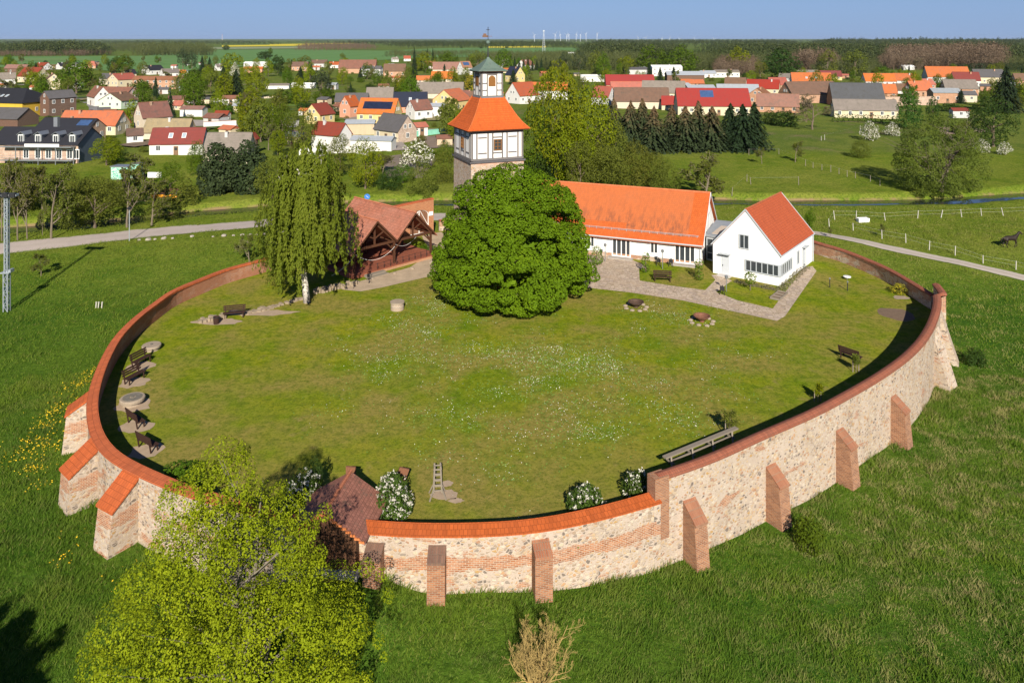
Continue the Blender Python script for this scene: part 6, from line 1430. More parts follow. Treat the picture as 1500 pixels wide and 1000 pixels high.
asph = plain('asphalt', (.20, .19, .19), .9, .15, 1.); tag(ribbon('street', street, 3.0, None, asph, .06, 3), kind='structure'); tag(ribbon('pavement', [(x + 4.0, y - .4) for x, y in street[1:-1]], 1.0, None, plain('paving', (.42, .33, .28), .9, .15), .10, 3), kind='structure')
for i, (L_, nm, c_) in enumerate((([(560, 232), (596, 227), (640, 234), (618, 262), (566, 262)], 'garden_soil', (.19, .15, .115)), ([(612, 202), (668, 197), (668, 216), (612, 219)], 'garden_soil', (.21, .16, .125)), ([(1372, 188), (1420, 184), (1448, 194), (1380, 198)], 'garden_soil', (.30, .22, .16)), ([(98, 172), (128, 166), (126, 186), (104, 190)], 'yard', (.30, .26, .22)), ([(270, 176), (344, 178), (352, 190), (286, 186)], 'yard', (.34, .30, .27)), ([(585, 205), (545, 212), (560, 222), (600, 220)], 'yard', (.30, .26, .23)))):
    P2 = [GT(a, b) for a, b in L_]; sheet(nm, [(x, y) for x, y, z in P2], max(Z(x, y) for x, y, z in P2) + .12, plain(nm + str(i), c_, .95, .25, .6))

# garden plots and small sheds that fill the spaces between the houses
gr2 = random.Random(71); k = 0; tries = 0
PLOT = [plain('plot_soil', (.17, .125, .085), .95, .3, .5), plain('plot_dry', (.22, .19, .085), .95, .3, .5), plain('plot_green', (.11, .17, .02), .95, .25, .5), plain('plot_dark', (.06, .095, .018), .95, .3, .5), plain('yard_gravel', (.27, .235, .195), .95, .2, .6)]
while k < 95 and tries < 3000:
    tries += 1; px = gr2.uniform(0, 1500); py = 96 + 120 * gr2.random() ** 1.4
    if (px > 690 and py > 150) or (px > 1000 and py < 114) or (py > 180 and not 180 < px < 680): continue
    X, Y, z = GT(px, py); a = gr2.uniform(-.5, .5); wd, dp = gr2.uniform(5, 14), gr2.uniform(6, 20); c_, s_ = math.cos(a), math.sin(a)
    P2 = [(X + u * c_ - v * s_, Y + u * s_ + v * c_) for u, v in ((-wd / 2, -dp / 2), (wd / 2, -dp / 2), (wd / 2, dp / 2), (-wd / 2, dp / 2))]; k += 1
    sheet('garden_plot', P2, max(Z(x, y) for x, y in P2) + .03 + .004 * k, gr2.choice(PLOT))
k = 0; tries = 0; SHED = {}
for wn in ('white', 'tan', 'brick', 'grey', 'cream'):
    for rn in ('rbrown', 'dgrey', 'orange', 'metal'):
        mb = MB(); mb.box((0, 0, .8), (4.6, 3.2, 2.8)); w_ = mb.mesh('wall', wallm(wn)); mb = MB(); mb.slab([(-2.5, -1.9, 2.15), (2.5, -1.9, 2.15), (2.5, 0, 3.1), (-2.5, 0, 3.1)], .12).slab([(-2.5, 0, 3.1), (2.5, 0, 3.1), (2.5, 1.9, 2.15), (-2.5, 1.9, 2.15)], .12)
        for x in (-2.3, 2.3): mb.poly([(x, -1.6, 2.1), (x, 1.6, 2.1), (x, 0, 2.95)])
        SHED[wn, rn] = (w_, mb.mesh('roof', roofm(rn)))
while k < 85 and tries < 4000:
    tries += 1; px = gr2.uniform(0, 1500); py = 94 + 125 * gr2.random() ** 1.5
    if (px > 690 and py > 152) or (px > 1000 and py < 114) or (py > 185 and not 180 < px < 680): continue
    X, Y, z = GT(px, py)
    if any(math.hypot(X - a, Y - b) < c + 2.5 for a, b, c in HOUSES) or any(math.hypot(X - a, Y - b) < 7 for a, b in street): continue
    wn, rn = gr2.choice(list(SHED)); lb = {'white': 'white', 'tan': 'tan', 'brick': 'brick', 'grey': 'grey', 'cream': 'cream'}[wn] + ' garden shed with ' + {'rbrown': 'red brown', 'dgrey': 'dark', 'orange': 'orange', 'metal': 'pale metal'}[rn] + ' roof between village houses'
    t = thing('garden_shed', lb, 'shed', (X, Y, z), gr2.uniform(-.6, .6), lb.replace('shed', 'sheds'), gr2.uniform(.8, 1.35)); link('roof', SHED[wn, rn][1], t); w2 = link('wall', SHED[wn, rn][0], t); link('door', DOORM, w2, (gr2.uniform(-1, 1), -1.61, 0), 0, (1.0, 1, 1.9)); HOUSES.append((X, Y, 2.6)); k += 1
# ------------------------------------------------------------------ village and river trees
T = tree
for a in [(112,137,91,56,'round','broad green tree beside the street behind the dark brick hall'),(90,134,112,30,'lime','yellow green tree left of the street'),(146,128,108,20,'round','small round tree right of the broad street tree'),
 (182,108,80,30,'round','large green tree at the edge of the far left field'),(164,106,86,18,'dark','dark tree next to the large green field edge tree'),(206,132,117,32,'bush','bright green bushes between cream gable and brick sheds'),
 (268,106,71,20,'pine','dark pine, left of the three before the far field'),(281,107,75,18,'pine','dark pine beside the two pointed firs'),(296,108,82,13,'fir','pointed fir before the far field, left one'),(307,112,84,14,'fir','pointed fir before the far field, right one'),
 (284,146,102,42,'round','dense green tree left of the two dark firs'),(327,146,97,30,'fir','tall dark fir in the middle of the left gardens, left of a pair'),(346,146,102,32,'fir','tall dark fir in the middle of the left gardens, right of a pair'),(341,112,77,38,'lime','round lime green tree before the white containers'),
 (376,145,102,38,'lime','light green tree with fine trunk in the left gardens'),(393,112,88,18,'lime','slim lime green tree right of the white containers'),(407,108,81,24,'dark','dark green round tree by the far field'),(423,104,86,16,'olive','pale round tree right of the dark one'),
 (446,102,81,28,'olive','olive tree beside the brown far barn'),(440,124,98,20,'fir','dark fir above the garden sheds, left of a pair'),(456,124,94,18,'fir','dark fir above the garden sheds, right of a pair'),(421,124,104,18,'round','light round tree above the garden sheds'),
 (470,146,103,34,'pine','tall grey green pine left of the salmon gable'),(476,152,130,38,'round','bright green tree left of the salmon gable'),(425,152,130,58,'bush','wide green bush in the middle gardens'),(353,166,142,11,'thuja','slim green columnar thuja in the left garden'),
 (382,208,146,54,'olive','broad olive brown tree behind the grey thatched roof'),(414,215,150,48,'round','bright green half of the big gnarled tree'),(442,218,156,48,'olive','gnarled old tree right of the bright green one'),(289,258,205,32,'bush','bright green bush tree below the dark red skylight house'),
 (322,301,224,70,'darkpine','wide dark pine thicket, left clump, before the grey thatched roof'),(366,300,222,58,'darkpine','wide dark pine thicket, right clump, beside the birch'),(156,242,200,50,'lime','drooping yellow green tree at the corner of the guesthouse'),(122,176,162,14,'bush','small round tree before the orange roof on the left'),
 (214,280,224,66,'bare','bare greenish tree by the graffiti shed'),(20,330,262,70,'olivebush','olive thicket behind the slim bare trees at the left edge'),(62,322,258,60,'bare','bare tree on the far bank behind the widest bare tree'),(118,310,262,60,'olive','olive tree on the far river bank behind the leafy willow'),(30,300,232,60,'bare','bare tree on the grass before the guesthouse balconies'),(165,300,262,50,'olivebush','olive bushes below the graffiti shed'),(250,290,236,44,'round','green tree on the far bank left of the dark thicket'),(45,305,250,60,'olive','olive tree on the grass below the guesthouse, left one'),(95,300,248,56,'olive','olive tree on the grass below the guesthouse, right one'),(170,325,284,60,'olivebush','olive scrub on the river bank below the teal shed'),(5,318,256,60,'olive','olive tree at the left edge below the guesthouse'),(210,318,290,56,'darkbush','dark scrub under the leaning bare tree'),(400,290,228,60,'olive','olive tree hidden half behind the birch'),(470,292,238,50,'round','green tree at the river behind the birch'),(535,288,214,58,'lime','bright yellow green tree right of the birch'),(498,258,196,44,'olive','olive tree behind the birch top'),(572,297,262,42,'darkbush','dark bush at the river behind the pavilion roof'),
 (612,250,204,54,'blossom','big white blossoming bush by the garden plot'),(618,284,232,50,'olivebush','olive thicket left of the tower stone'),(650,268,214,40,'olivebush','olive thicket touching the tower at its left'),(590,268,240,40,'round','small green tree between pavilion and garden plot'),
 (560,255,222,40,'bare','half bare tree above the pavilion'),(652,238,205,26,'bush','green bush near the teal fence'),
 (815,268,94,96,'lime','very tall yellow green tree right of the tower'),(862,264,122,92,'lime','broad yellow green tree right of the very tall one'),(788,268,150,66,'round','green tree close behind the tower at its right'),(838,272,168,80,'lime','lower yellow green tree between the very tall and the broad one'),(895,262,170,56,'olive','olive tree at the left end of the spruce row'),(805,286,212,70,'darkbush','dark thicket at the tower side above the long house ridge'),(868,287,216,70,'olivebush','grey green thicket at mid ridge of the long house'),(912,290,224,66,'olivebush','pale olive thicket right of the mid ridge'),(955,292,236,56,'olivebush','olive bushes sloping down to the meadow'),(890,282,208,70,'olivebush','olive willow thicket behind the long house, left'),(930,284,212,60,'olivebush','olive willow thicket behind the long house, right'),
 (1036,295,212,92,'bare','bare branching willow behind the right end of the long house'),(975,282,228,50,'olivebush','pale willow bush between long house ridge and meadow'),(850,280,205,50,'olive','grey green tree behind the left end of the long house'),(835,285,240,40,'olivebush','low olive bush just above the long house ridge'),
 (1190,190,136,64,'brown','broad brownish tree with budding crown on the meadow'),(1150,186,160,40,'darkbush','dark bush at the left of the brownish tree'),(1128,182,162,24,'darkbush','small dark bush right of the spruce row'),
 (955,108,66,48,'round','large bright green tree at the forest edge, left of two'),(997,110,66,56,'round','large bright green tree at the forest edge, right of two'),(1082,108,69,38,'lime','lime tree at the forest edge'),(1145,118,73,62,'dark','broad dark green tree at the forest edge'),
 (1114,122,88,26,'olive','pale olive tree between lime and dark forest edge trees'),(872,118,74,28,'olive','tall birch like tree behind the white garage'),(848,110,74,26,'pine','dark pine behind the white garage'),(828,106,76,20,'pine','dark pine beside the white far building'),(884,120,76,26,'round','green tree right of the tall birch like one'),(918,106,82,34,'lime','golden green tree before the forest'),
 (951,120,92,15,'fir','fir before the white commercial building, left of three'),(967,121,99,14,'fir','fir before the white commercial building, middle of three'),(987,122,98,15,'fir','fir before the white commercial building, right of three'),(914,114,94,14,'fir','fir left of the dark flat workshop'),
 (607,112,70,11,'fir','tall slim fir behind the village, tallest of its row'),(626,98,71,7,'fir','slim pointed fir near the far field'),(634,99,70,7,'fir','slim pointed fir next to the far field, right one'),(622,104,78,40,'lime','lime green trees around the slim firs'),(655,100,76,34,'round','green hedge trees behind the brown barn'),(700,104,74,30,'olive','olive trees left of the lantern roof'),(738,106,73,30,'round','green tree right of the lantern roof'),
 (605,128,101,16,'fir','dark pointed fir beside the long orange roof'),(651,108,94,9,'fir','small fir before the long brown barn'),(581,138,118,11,'fir','small dark fir above the navy roof'),(528,116,99,10,'fir','small fir below the reddish barn'),(666,124,100,11,'fir','small fir right of the long orange roof'),(596,122,98,18,'olive','olive tree by the brick barn doorway'),(680,128,110,11,'fir','small fir left of the yellow blossom'),
 (690,132,109,24,'yellow','pale yellow blossoming bush left of the lantern'),(826,124,107,22,'yellow','yellow blossoming bush by the lime tree top'),(752,124,102,18,'fir','fir before the cream house right of the lantern'),
 (1332,188,136,38,'thuja','tall bright green thuja group right of the cream stable'),(1366,180,142,20,'dark','slim dark tree right of the thuja'),(1408,152,131,16,'fir','fir before the flat brick workshop'),(1474,165,97,50,'fir','large dark spruce on the right edge'),(1455,215,140,76,'dark','broad dark leafy tree on the right'),(1392,164,150,28,'darkbush','dark bushes left of the red roofed shed'),
 (1262,231,202,32,'olivebush','round grey green bush alone on the right meadow'),(1273,206,177,30,'blossom','white blossoming fruit tree on the meadow, left of two'),(1306,199,180,26,'blossom','white blossoming fruit tree on the meadow, right of two'),(1438,223,204,26,'blossom','white blossoming tree below the dark leafy tree'),(1472,227,208,22,'blossom','small white blossoming tree at the right edge'),(1397,194,174,16,'fir','small pale fir in the right garden'),(1412,196,176,30,'olivebush','olive bush beside the small pale fir'),
 (1165,238,206,28,'bare','small bare tree with white trunk on the meadow, right of two'),(1116,240,216,22,'bare','small bare tree with white trunk on the meadow, left of two'),(1187,332,306,17,'bush','small green bush behind the white house roof'),(1292,347,328,13,'bare','tiny sapling beside the gravel track'),
 (1212,112,72,34,'olive','pale willow at the forest edge, left of two'),(1252,112,72,40,'olive','pale willow at the forest edge, right of two'),(1292,112,97,28,'bush','light green bush by the white pavilion'),(1340,110,84,30,'brown','brown budding trees behind the white pavilion'),
 (75,350,242,72,'bare','bare tree with pale trunk on the river bank, the widest one'),(26,352,232,50,'bare','bare slim tree on the river bank at the left, left of a pair'),(40,350,246,46,'bare','bare slim tree on the river bank at the left, right of a pair'),(62,345,280,20,'bare','small bare tree left of the widest bare tree'),(3,353,230,50,'bare','bare tree trunk at the very left edge of the river bank'),
 (139,334,256,80,'olive','leafy green willow overhanging the river on the left'),(102,336,272,56,'olivebush','low willow bush beside the leafy willow'),(186,333,244,74,'bare','bare tree beside the leaning trunk on the river'),(222,330,262,66,'bare','bare crown spreading over the boat rack'),(240,320,286,60,'olivebush','olive bank bushes under the boat rack'),(270,300,262,40,'olivebush','green bush on the far river bank'),
 (60,404,368,36,'bare','half bare shrub on the slope below the lane'),(365,387,344,44,'bare','leaning young tree growing at the foot of the left wall'),(1428,535,510,34,'darkbush','low dark bush on the outer slope at the right wall'),(1185,805,752,44,'bush','bright green bush at the foot of the right wall'),
 (1378,299,184,132,'bigwillow','huge grey green willow on the right river bank'),(1216,348,332,10,'bare','broken thin sapling near the track fence')]:
    x, yb, yt, w_, k, lb = a
    if k in ('darkpine', 'bigwillow'):
        X, Y, z = GT(x, yb); s = Y / FPX; rng = np.random.default_rng(int(x)); Hh, Ww = (yb - yt) * s, w_ * s
        t = thing('pine_thicket' if k == 'darkpine' else 'willow_tree', lb, 'tree', (X, Y, z))
        if k == 'darkpine': bl = profile_blobs(rng, 60, [(.05, .42 * Ww), (.3 * Hh, .5 * Ww), (.6 * Hh, .42 * Ww), (.9 * Hh, .2 * Ww)], 1, .8, 1.5); link('crown', quads_mesh('crown', blob_leaves(rng, bl, (0, 0, Hh * .4), 130, .24, .25, .6), leaf('needle_thicket', (.034, .054, .020), (.070, .092, .036), .1)), t); link('trunk', MB().tube([(0, 0, -.2), (0, 0, Hh * .6)], [.25, .1], 7).mesh('trunk', bark), t)
        else:
            bl = profile_blobs(rng, 150, [(.04, .40 * Ww), (.25 * Hh, .5 * Ww), (.5 * Hh, .48 * Ww), (.75 * Hh, .36 * Ww), (.95 * Hh, .14 * Ww)], 1, .7, 1.5, .85); sk = skeleton(rng, (0, 0, -.3), (0, 0, 1), Hh * .5, .34, 3, .9, .12, (8, 10), .72, 6, .13, .12); ex = np.percentile([math.hypot(p.x, p.y) for ps, _, lv in sk for p in ps], 96); zx = max(p.z for ps, _, _ in sk for p in ps)
            sk = [([Vector((p.x * Ww / 2 / ex, p.y * Ww / 2 / ex, p.z * Hh / zx)) for p in ps], rd, lv) for ps, rd, lv in sk]; link('trunk', limbs_mesh('trunk', sk, bark_grey), t)
            link('crown', quads_mesh('crown', blob_leaves(rng, bl, (0, 0, Hh * .4), 460, .105, .3, .4, .7, .8, .85), leaf('leaf_bigwillow', (.105, .135, .020), (.18, .205, .040))), t)
        continue
    T(x, yb, yt, w_, k, lb)
for i, (x, yb, yt) in enumerate([(902, 218, 150), (922, 220, 152), (941, 218, 146), (960, 222, 156), (981, 217, 152), (1003, 222, 160), (1024, 219, 150), (1046, 220, 156), (1068, 219, 150), (1088, 221, 158), (1107, 219, 153)]):
    T(x + (i * 5) % 7 - 3, yb, yt + (i * 11) % 9 - 4, 54 + (i * 7) % 13, 'spruce' if i < 8 else 'fir', 'spruce in the dense row above the long house, ' + ('brown topped, in its left half' if i < 8 else 'dark green, at its right end'), 'brown topped spruces of the row' if i < 8 else 'dark spruces of the row')
for i in range(9): T(754 + i * 6.5, 104 - i % 2, 83 + (i * 5) % 7, 8, 'fir', 'small pointed fir in the far row right of the lantern', 'far row of pointed firs')
# small garden trees and shrubs of the village: what fills the gardens
HOUSES += [(x, y, 5.5) for x, y in street]
fr_ = random.Random(44); n = 0; tries = 0
KS = ['bush', 'olivebush', 'darkbush', 'olive', 'round', 'lime', 'bare', 'blossom', 'fir']; WTS = [4, 5, 3, 5, 6, 6, 3, .35, 1.5]
FL = {'bush': 'green garden shrub among the village houses', 'olivebush': 'olive garden shrub among the village houses', 'darkbush': 'dark garden shrub among the village houses', 'olive': 'olive garden tree among the village houses', 'round': 'green garden tree among the village houses', 'lime': 'lime garden tree among the village houses', 'bare': 'thin bare garden tree among the village houses', 'blossom': 'small blossoming garden tree among the village houses', 'fir': 'small garden fir among the village houses'}
while n < 560 and tries < 9000:
    tries += 1; px = fr_.uniform(-10, 1510); py = 93 + 150 * fr_.random() ** 1.5
    if px > 690 and py > 160: continue
    if px > 1000 and py < 112: continue
    if py > 180 and not (150 < px < 690): continue
    X, Y, z = GT(px, py)
    if any(math.hypot(X - a, Y - b) < c + 1.0 for a, b, c in HOUSES): continue
    k = fr_.choices(KS, WTS)[0]; s = fr_.uniform(2.4, 5.5) if 'bush' in k else fr_.uniform(5.5, 12)
    if any(Y < b - c * .5 and b - Y < 30 and abs(X / Y * b - a) < c * 1.05 for a, b, c in HOUSES): k = fr_.choice(('bush', 'olivebush', 'darkbush', 'olivebush')); s = fr_.uniform(1.6, 2.6)
    plant(k, (X, Y, z), s * (1.2 if 'bush' in k else .75) * (.6 if k == 'fir' else 1), s * (.7 if 'bush' in k else 1), FL[k], FL[k].replace('shrub', 'shrubs').replace('tree', 'trees').replace(' fir ', ' firs ')); n += 1
# ------------------------------------------------------------------ woods, fields, horizon
def fpoly(L, z=.25): return [G(a, b, -1.5 + z) for a, b in L]
def field_mat(name, c1, c2, s=.02):
    t = NT(name); p = t.pos(); n = t.noise(p, s, 5, .6); w_ = t.math('SINE', t.math('MULTIPLY', t.n('SeparateXYZ', {0: p}).outputs[0], .12)); c = t.mix(n, c1, c2); c = t.mix(t.math('MULTIPLY', t.math('ADD', w_, 1.), .06), c, sc3(c1, .6)); return t.fin(c, .95, .05)
gf = field_mat('young_corn', (.095, .20, .055), (.14, .24, .085)); rape = field_mat('rapeseed', (.58, .47, .03), (.66, .55, .06)); pale = field_mat('pale_field', (.20, .25, .13), (.27, .29, .17))
for L_, m, nm, z in (([(-60, 83.5), (130, 82.5), (215, 82), (270, 73.5), (436, 72.5), (560, 74.5), (640, 71), (730, 69.5), (900, 70.5), (850, 82), (640, 84), (560, 88), (420, 92), (330, 99), (210, 109), (120, 100), (-60, 98)], gf, 'green_field', .3), ([(-60, 86), (130, 85), (138, 89), (-60, 90)], field_mat('green_field_light', (.12, .21, .06), (.16, .24, .09)), 'field_strip', .5),
                    ([(325, 66.6), (462, 65.2), (462, 67.2), (325, 68.8)], rape, 'rapeseed_field', .6), ([(395, 65), (520, 63.2), (520, 64.2), (395, 66.2)], rape, 'rapeseed_field', .7), ([(715, 68.2), (800, 67.6), (800, 69.8), (715, 70.4)], rape, 'rapeseed_field', .6), ([(300, 69.5), (470, 68), (470, 71), (300, 72.5)], pale, 'pale_field', .4)):
    sheet(nm, fpoly(L_, z), -1.5 + z, m)
def wood_tile(seed, n, kind):
    """template trees for woods: few, small faces, one unit high"""
    rng = np.random.default_rng(seed); out = []
    for v in range(5):
        if kind == 'pine': bl = profile_blobs(rng, 9, [(.45, .22), (.62, .27), (.8, .2), (.93, .08)], 1, .08, .14)
        else: bl = profile_blobs(rng, 11, [(.25, .14), (.45, .24), (.7, .25), (.93, .1)], 1, .08, .13)
        V = blob_leaves(rng, bl, (0, 0, .6), n / len(bl) / .0121, .046 if kind == 'pine' else .026, .35, .6)
        for k in range(2 if kind == 'pine' else 5):
            a = rng.uniform(0, 6.28, 3); q = .012 if kind == 'pine' else .007; top = np.array([.14 * np.cos(a[0]) * k, .14 * np.sin(a[0]) * k, .75 + .06 * k]); b = np.array([0, 0, 0.])
            for sx, sy in ((1, 0), (0, 1)): d = np.array([sx, sy, 0]) * q; V = np.concatenate([V, np.array([[b - d, b + d, top + d * .3, top - d * .3]])])
        out.append(V)
    return out
WT = {'pine': wood_tile(1, 85, 'pine'), 'bare': wood_tile(2, 150, 'bare'), 'leaf': wood_tile(3, 110, 'leaf')}
def wood_mat(name, col, col2, sp=.3):
    t = NT(name); g = t.n('NewGeometry'); p = t.pos(); n = t.noise(p, .06, 4, .7); f = t.math('ADD', t.math('MULTIPLY', g.outputs['Random Per Island'], .4), t.math('SUBTRACT', t.math('MULTIPLY', n, 2.2), .80)); return t.fin(t.ramp(f, [(0., sc3(col, 1 - sp)), (.5, col), (1., col2)]), .9, .05)
W_PINE = wood_mat('wood_pine', (.044, .062, .022), (.115, .125, .045)); W_BARE = wood_mat('wood_bare', (.135, .095, .065), (.19, .145, .10)); W_MIX = wood_mat('wood_mixed', (.07, .085, .030), (.13, .14, .055))
def wood(name, zones, mat, seed):
    """zones: (px polygon on the ground as rows (x0, x1, y_front, y_back), tree height m, spacing factor, template)"""
    rng = np.random.default_rng(seed); A = []
    for (x0, x1, yf, yk, hgt, sp, kind) in zones:
        Y0 = G(0, yf, -1.5)[1]; Y1 = G(0, yk, -1.5)[1]; Y = Y0
        while Y < Y1:
            d = max(hgt * .34, Y * .0058) * sp; X0 = (x0 - 750) / FPX * Y; X1 = (x1 - 750) / FPX * Y; m = int((X1 - X0) / d) + 1
            xs = X0 + (np.arange(m) + rng.uniform(-.4, .4, m)) * d
            for x in xs:
                un = .5 * np.sin(x * .021 + Y * .013 + seed) + .5 * np.sin(x * .0073 - Y * .017 + 2 * seed); e_ = min((x - X0), (X1 - x)) / max(.10 * (X1 - X0), d * 3)
                if e_ < rng.uniform(0, 1) or rng.uniform() < .10 or (un < -.55 and Y < Y0 * 1.2): continue
                h_ = hgt * rng.uniform(.72, 1.15) * (1 + .34 * un) * (.55 + .45 * min(1, max(e_, 0))); wd = max(h_ * .85, d * 1.5) * rng.uniform(.85, 1.2); V = WT[kind][rng.integers(5)]; a = rng.uniform(0, 6.28); c, s = np.cos(a), np.sin(a); yy = Y + rng.uniform(-.5, .5) * d * 1.2
                A.append(np.stack([(V[..., 0] * c - V[..., 1] * s) * wd + x, (V[..., 0] * s + V[..., 1] * c) * wd + yy, V[..., 2] * h_ - 1.5], -1))
            Y += d * (1.0 if Y < 900 else 1.0 + (Y - 900) / 500)
    o = link(name, quads_mesh(name, np.concatenate(A).astype(np.float32), mat)); tag(o, kind='stuff'); return o
wood('pine_forest', [(-60, 172, 81.5, 73, 17, 1.0, 'pine'), (1010, 1540, 100, 68, 15, 1.0, 'pine'), (840, 1010, 92, 68, 15, 1.0, 'pine'), (560, 852, 71.5, 66.5, 15, 1.0, 'pine'), (1180, 1540, 68, 62, 26, 1.0, 'pine'), (850, 1180, 68, 62.5, 20, 1.0, 'pine'), (480, 850, 66.5, 62.5, 14, 1.0, 'pine')], W_PINE, 1)
wood('bare_wood', [(85, 172, 82.5, 79, 12, .9, 'bare'), (432, 556, 74.6, 68, 14, .9, 'bare'), (1286, 1486, 103, 92, 17, .8, 'bare'), (-60, 90, 83, 81, 9, .9, 'bare'), (1040, 1120, 112, 102, 10, .9, 'bare'), (1150, 1240, 106, 98, 15, .9, 'bare')], W_BARE, 2)
wood('mixed_wood', [(190, 318, 82, 73, 17, .9, 'leaf'), (150, 240, 76, 68, 15, 1., 'leaf'), (1180, 1300, 112, 100, 12, .9, 'leaf'), (780, 960, 104, 88, 12, 1., 'leaf'), (560, 720, 84, 78, 8, 1., 'leaf'), (1310, 1400, 100, 94, 8, .9, 'leaf'), (700, 850, 88, 80, 9, 1., 'leaf'), (1460, 1540, 104, 98, 12, .9, 'leaf'), (995, 1180, 104, 96, 12, 1.1, 'leaf')], W_MIX, 3)
wood('far_wood', [(-80, 420, 66, 60.6, 15, 1.2, 'leaf'), (420, 760, 62.5, 60, 14, 1.2, 'leaf'), (760, 1580, 62, 60, 16, 1.2, 'leaf')], W_PINE, 4)
# isolated field trees and the little copse in the green field
for x, yb, yt, w_, k, lb in ((388, 87, 75, 26, 'dark', 'copse of dark trees standing in the far green field'), (396, 80, 70, 8, 'round', 'small tree above the copse in the far field'), (331, 74, 66, 12, 'dark', 'lone dark tree left of the rapeseed strip'), (676, 71, 68, 5, 'dark', 'tiny lone tree in the far field left of the spire'), (705, 71.5, 68, 6, 'dark', 'tiny lone tree in the far field at the spire'), (742, 71, 67.5, 6, 'dark', 'tiny lone tree right of the spire')): T(x, yb, yt, w_, k, lb)
# tall things on the horizon
def turbine(px, top, Yd, label):
    k = Yd / FPX; X = (px - 750) * k; hub = CAMH - (top + 3.4 - HOR) * k; t = thing('wind_turbine', label, 'wind turbine', (X, Yd, -1.5), px, 'white wind turbines on the horizon')
    link('tower', TURB[0], t, None, 0, (1, 1, (hub + 1.5) / 100)); link('nacelle', TURB[1], t, (0, -1, hub + 1.5))
    rt = link('rotor', TURB[2], t, (0, -5, hub + 1.5)); rt.rotation_euler = (0, px * 1.7, 0)
white_far = plain('turbine_white', (.52, .56, .62), .5, .03)
mb = MB(); mb.tube([(0, 0, 0), (0, 0, 100)], [2.4, 1.4], 10); tm = mb.mesh('tower', white_far); nm_ = MB().box((0, 0, 0), (4, 11, 4)).mesh('nacelle', white_far); mb = MB(); mb.lathe([(0, -2), (1.8, -1), (1.8, 1), (0, 2)], n=8)
for k in range(3):
    a = k * 2.0944; c, s = math.cos(a), math.sin(a); mb.tube([(c * r, 0, s * r) for r in (0, 8, 22, 40)], [1.0, 1.5, 1.0, .3], 4)
TURB = (tm, nm_, mb.mesh('rotor', white_far))
for i, (x, tp) in enumerate(((783, 48), (813, 47), (821, 47.5), (830, 48), (833.5, 48), (844, 47), (850, 48), (858.5, 47), (874.5, 46.5), (935, 52), (946, 52.5), (969.5, 53), (981, 53), (995, 54), (1017, 53), (1045.5, 54))):
    turbine(x, tp, 7200 if x < 900 else 9000, 'white wind turbine on the horizon in the ' + ('dense group right of the spire' if x < 900 else 'loose group left of the right forest'))
def mast(px, yt, yb, label):
    Yd = 1400; k = Yd / FPX; X = (px - 750) * k; top = CAMH - (yt - HOR) * k + 1.5; t = thing('radio_mast', label, 'radio mast', (X, Yd, -1.5)); mb = MB(); q = lambda z: 3.2 * (1 - z / top) + .7
    for s in range(4):
        a = s * math.pi / 2 + .785; mb.beam((q(0) * math.cos(a), q(0) * math.sin(a), 0), (q(top) * math.cos(a), q(top) * math.sin(a), top), .4)
        for j in range(12):
            z0, z1 = top * j / 12, top * (j + 1) / 12; b = a + math.pi / 2; mb.beam((q(z0) * math.cos(a), q(z0) * math.sin(a), z0), (q(z1) * math.cos(b), q(z1) * math.sin(b), z1), .22)
    mb.build('lattice', plain('mast_steel', (.42, .45, .50), .5, .05), t); MB().lathe([(0, top - 2), (1.7, top - 2), (1.7, top + .5), (0, top + .5)], n=10).build('antenna', white_far, t)
mast(796.5, 45, 75, 'tall steel lattice radio mast on the horizon right of the spire')
ch_ = thing('factory_chimney', 'thin far factory chimney on the left horizon', 'chimney', ((325.5 - 750) / FPX * 9000, 9000, -1.5)); MB().tube([(0, 0, 0), (0, 0, 75)], [3.5, 2.5], 8).build('shaft', plain('far_stack', (.45, .40, .40), .8, .1), ch_); MB().tube([(0, 0, 75), (0, 0, 79)], 3.0, 8).build('crown', plain('far_stack_red', (.4, .12, .1), .8, .1), ch_)
# ------------------------------------------------------------------ mast, lamp, fences, horse
steel = plain('galvanised', (.42, .46, .50), .45, .08, 3., 0, .5, .5)
X, Y, z = GT(10, 456); k = Y / FPX; mh = (456 - 287) * k; t = thing('floodlight_mast', 'tall slender steel lattice floodlight mast on the left slope', 'mast', (X, Y, z))
mb = MB(); b2 = MB()
for zz0, zz1, wd, m in ((0, mh * .33, .42, mb), (mh * .33, mh, .30, b2)):
    for sx in (-1, 1):
        for sy in (-1, 1): m.beam((sx * wd / 2, sy * wd / 2, zz0), (sx * wd / 2, sy * wd / 2, zz1), .09)
    n = int((zz1 - zz0) / .62)
    for j in range(n):
        a, b = zz0 + (zz1 - zz0) * j / n, zz0 + (zz1 - zz0) * (j + 1) / n; e = 1 if j % 2 else -1
        for s in (-1, 1): m.beam((-wd / 2 * e, s * wd / 2, a), (wd / 2 * e, s * wd / 2, b), .05); m.beam((s * wd / 2, -wd / 2 * e, a), (s * wd / 2, wd / 2 * e, b), .05); m.box((0, s * wd / 2, b), (wd, .05, .05))
mb.build('lower_lattice', steel, t); b2.build('upper_lattice', steel, t)
MB().box((0, 0, mh * .34), (.9, .8, .12)).box((.45, 0, mh * .34 + .18), (.25, .6, .3)).build('platform', steel, t); hd = MB().box((0, 0, mh + .1), (2.2, .5, .22)).build('head_frame', steel, t)
for x in (-.75, 0, .75): MB().box((x, -.25, mh + .12), (.6, .35, .45)).build('floodlight', metal_dark, hd)
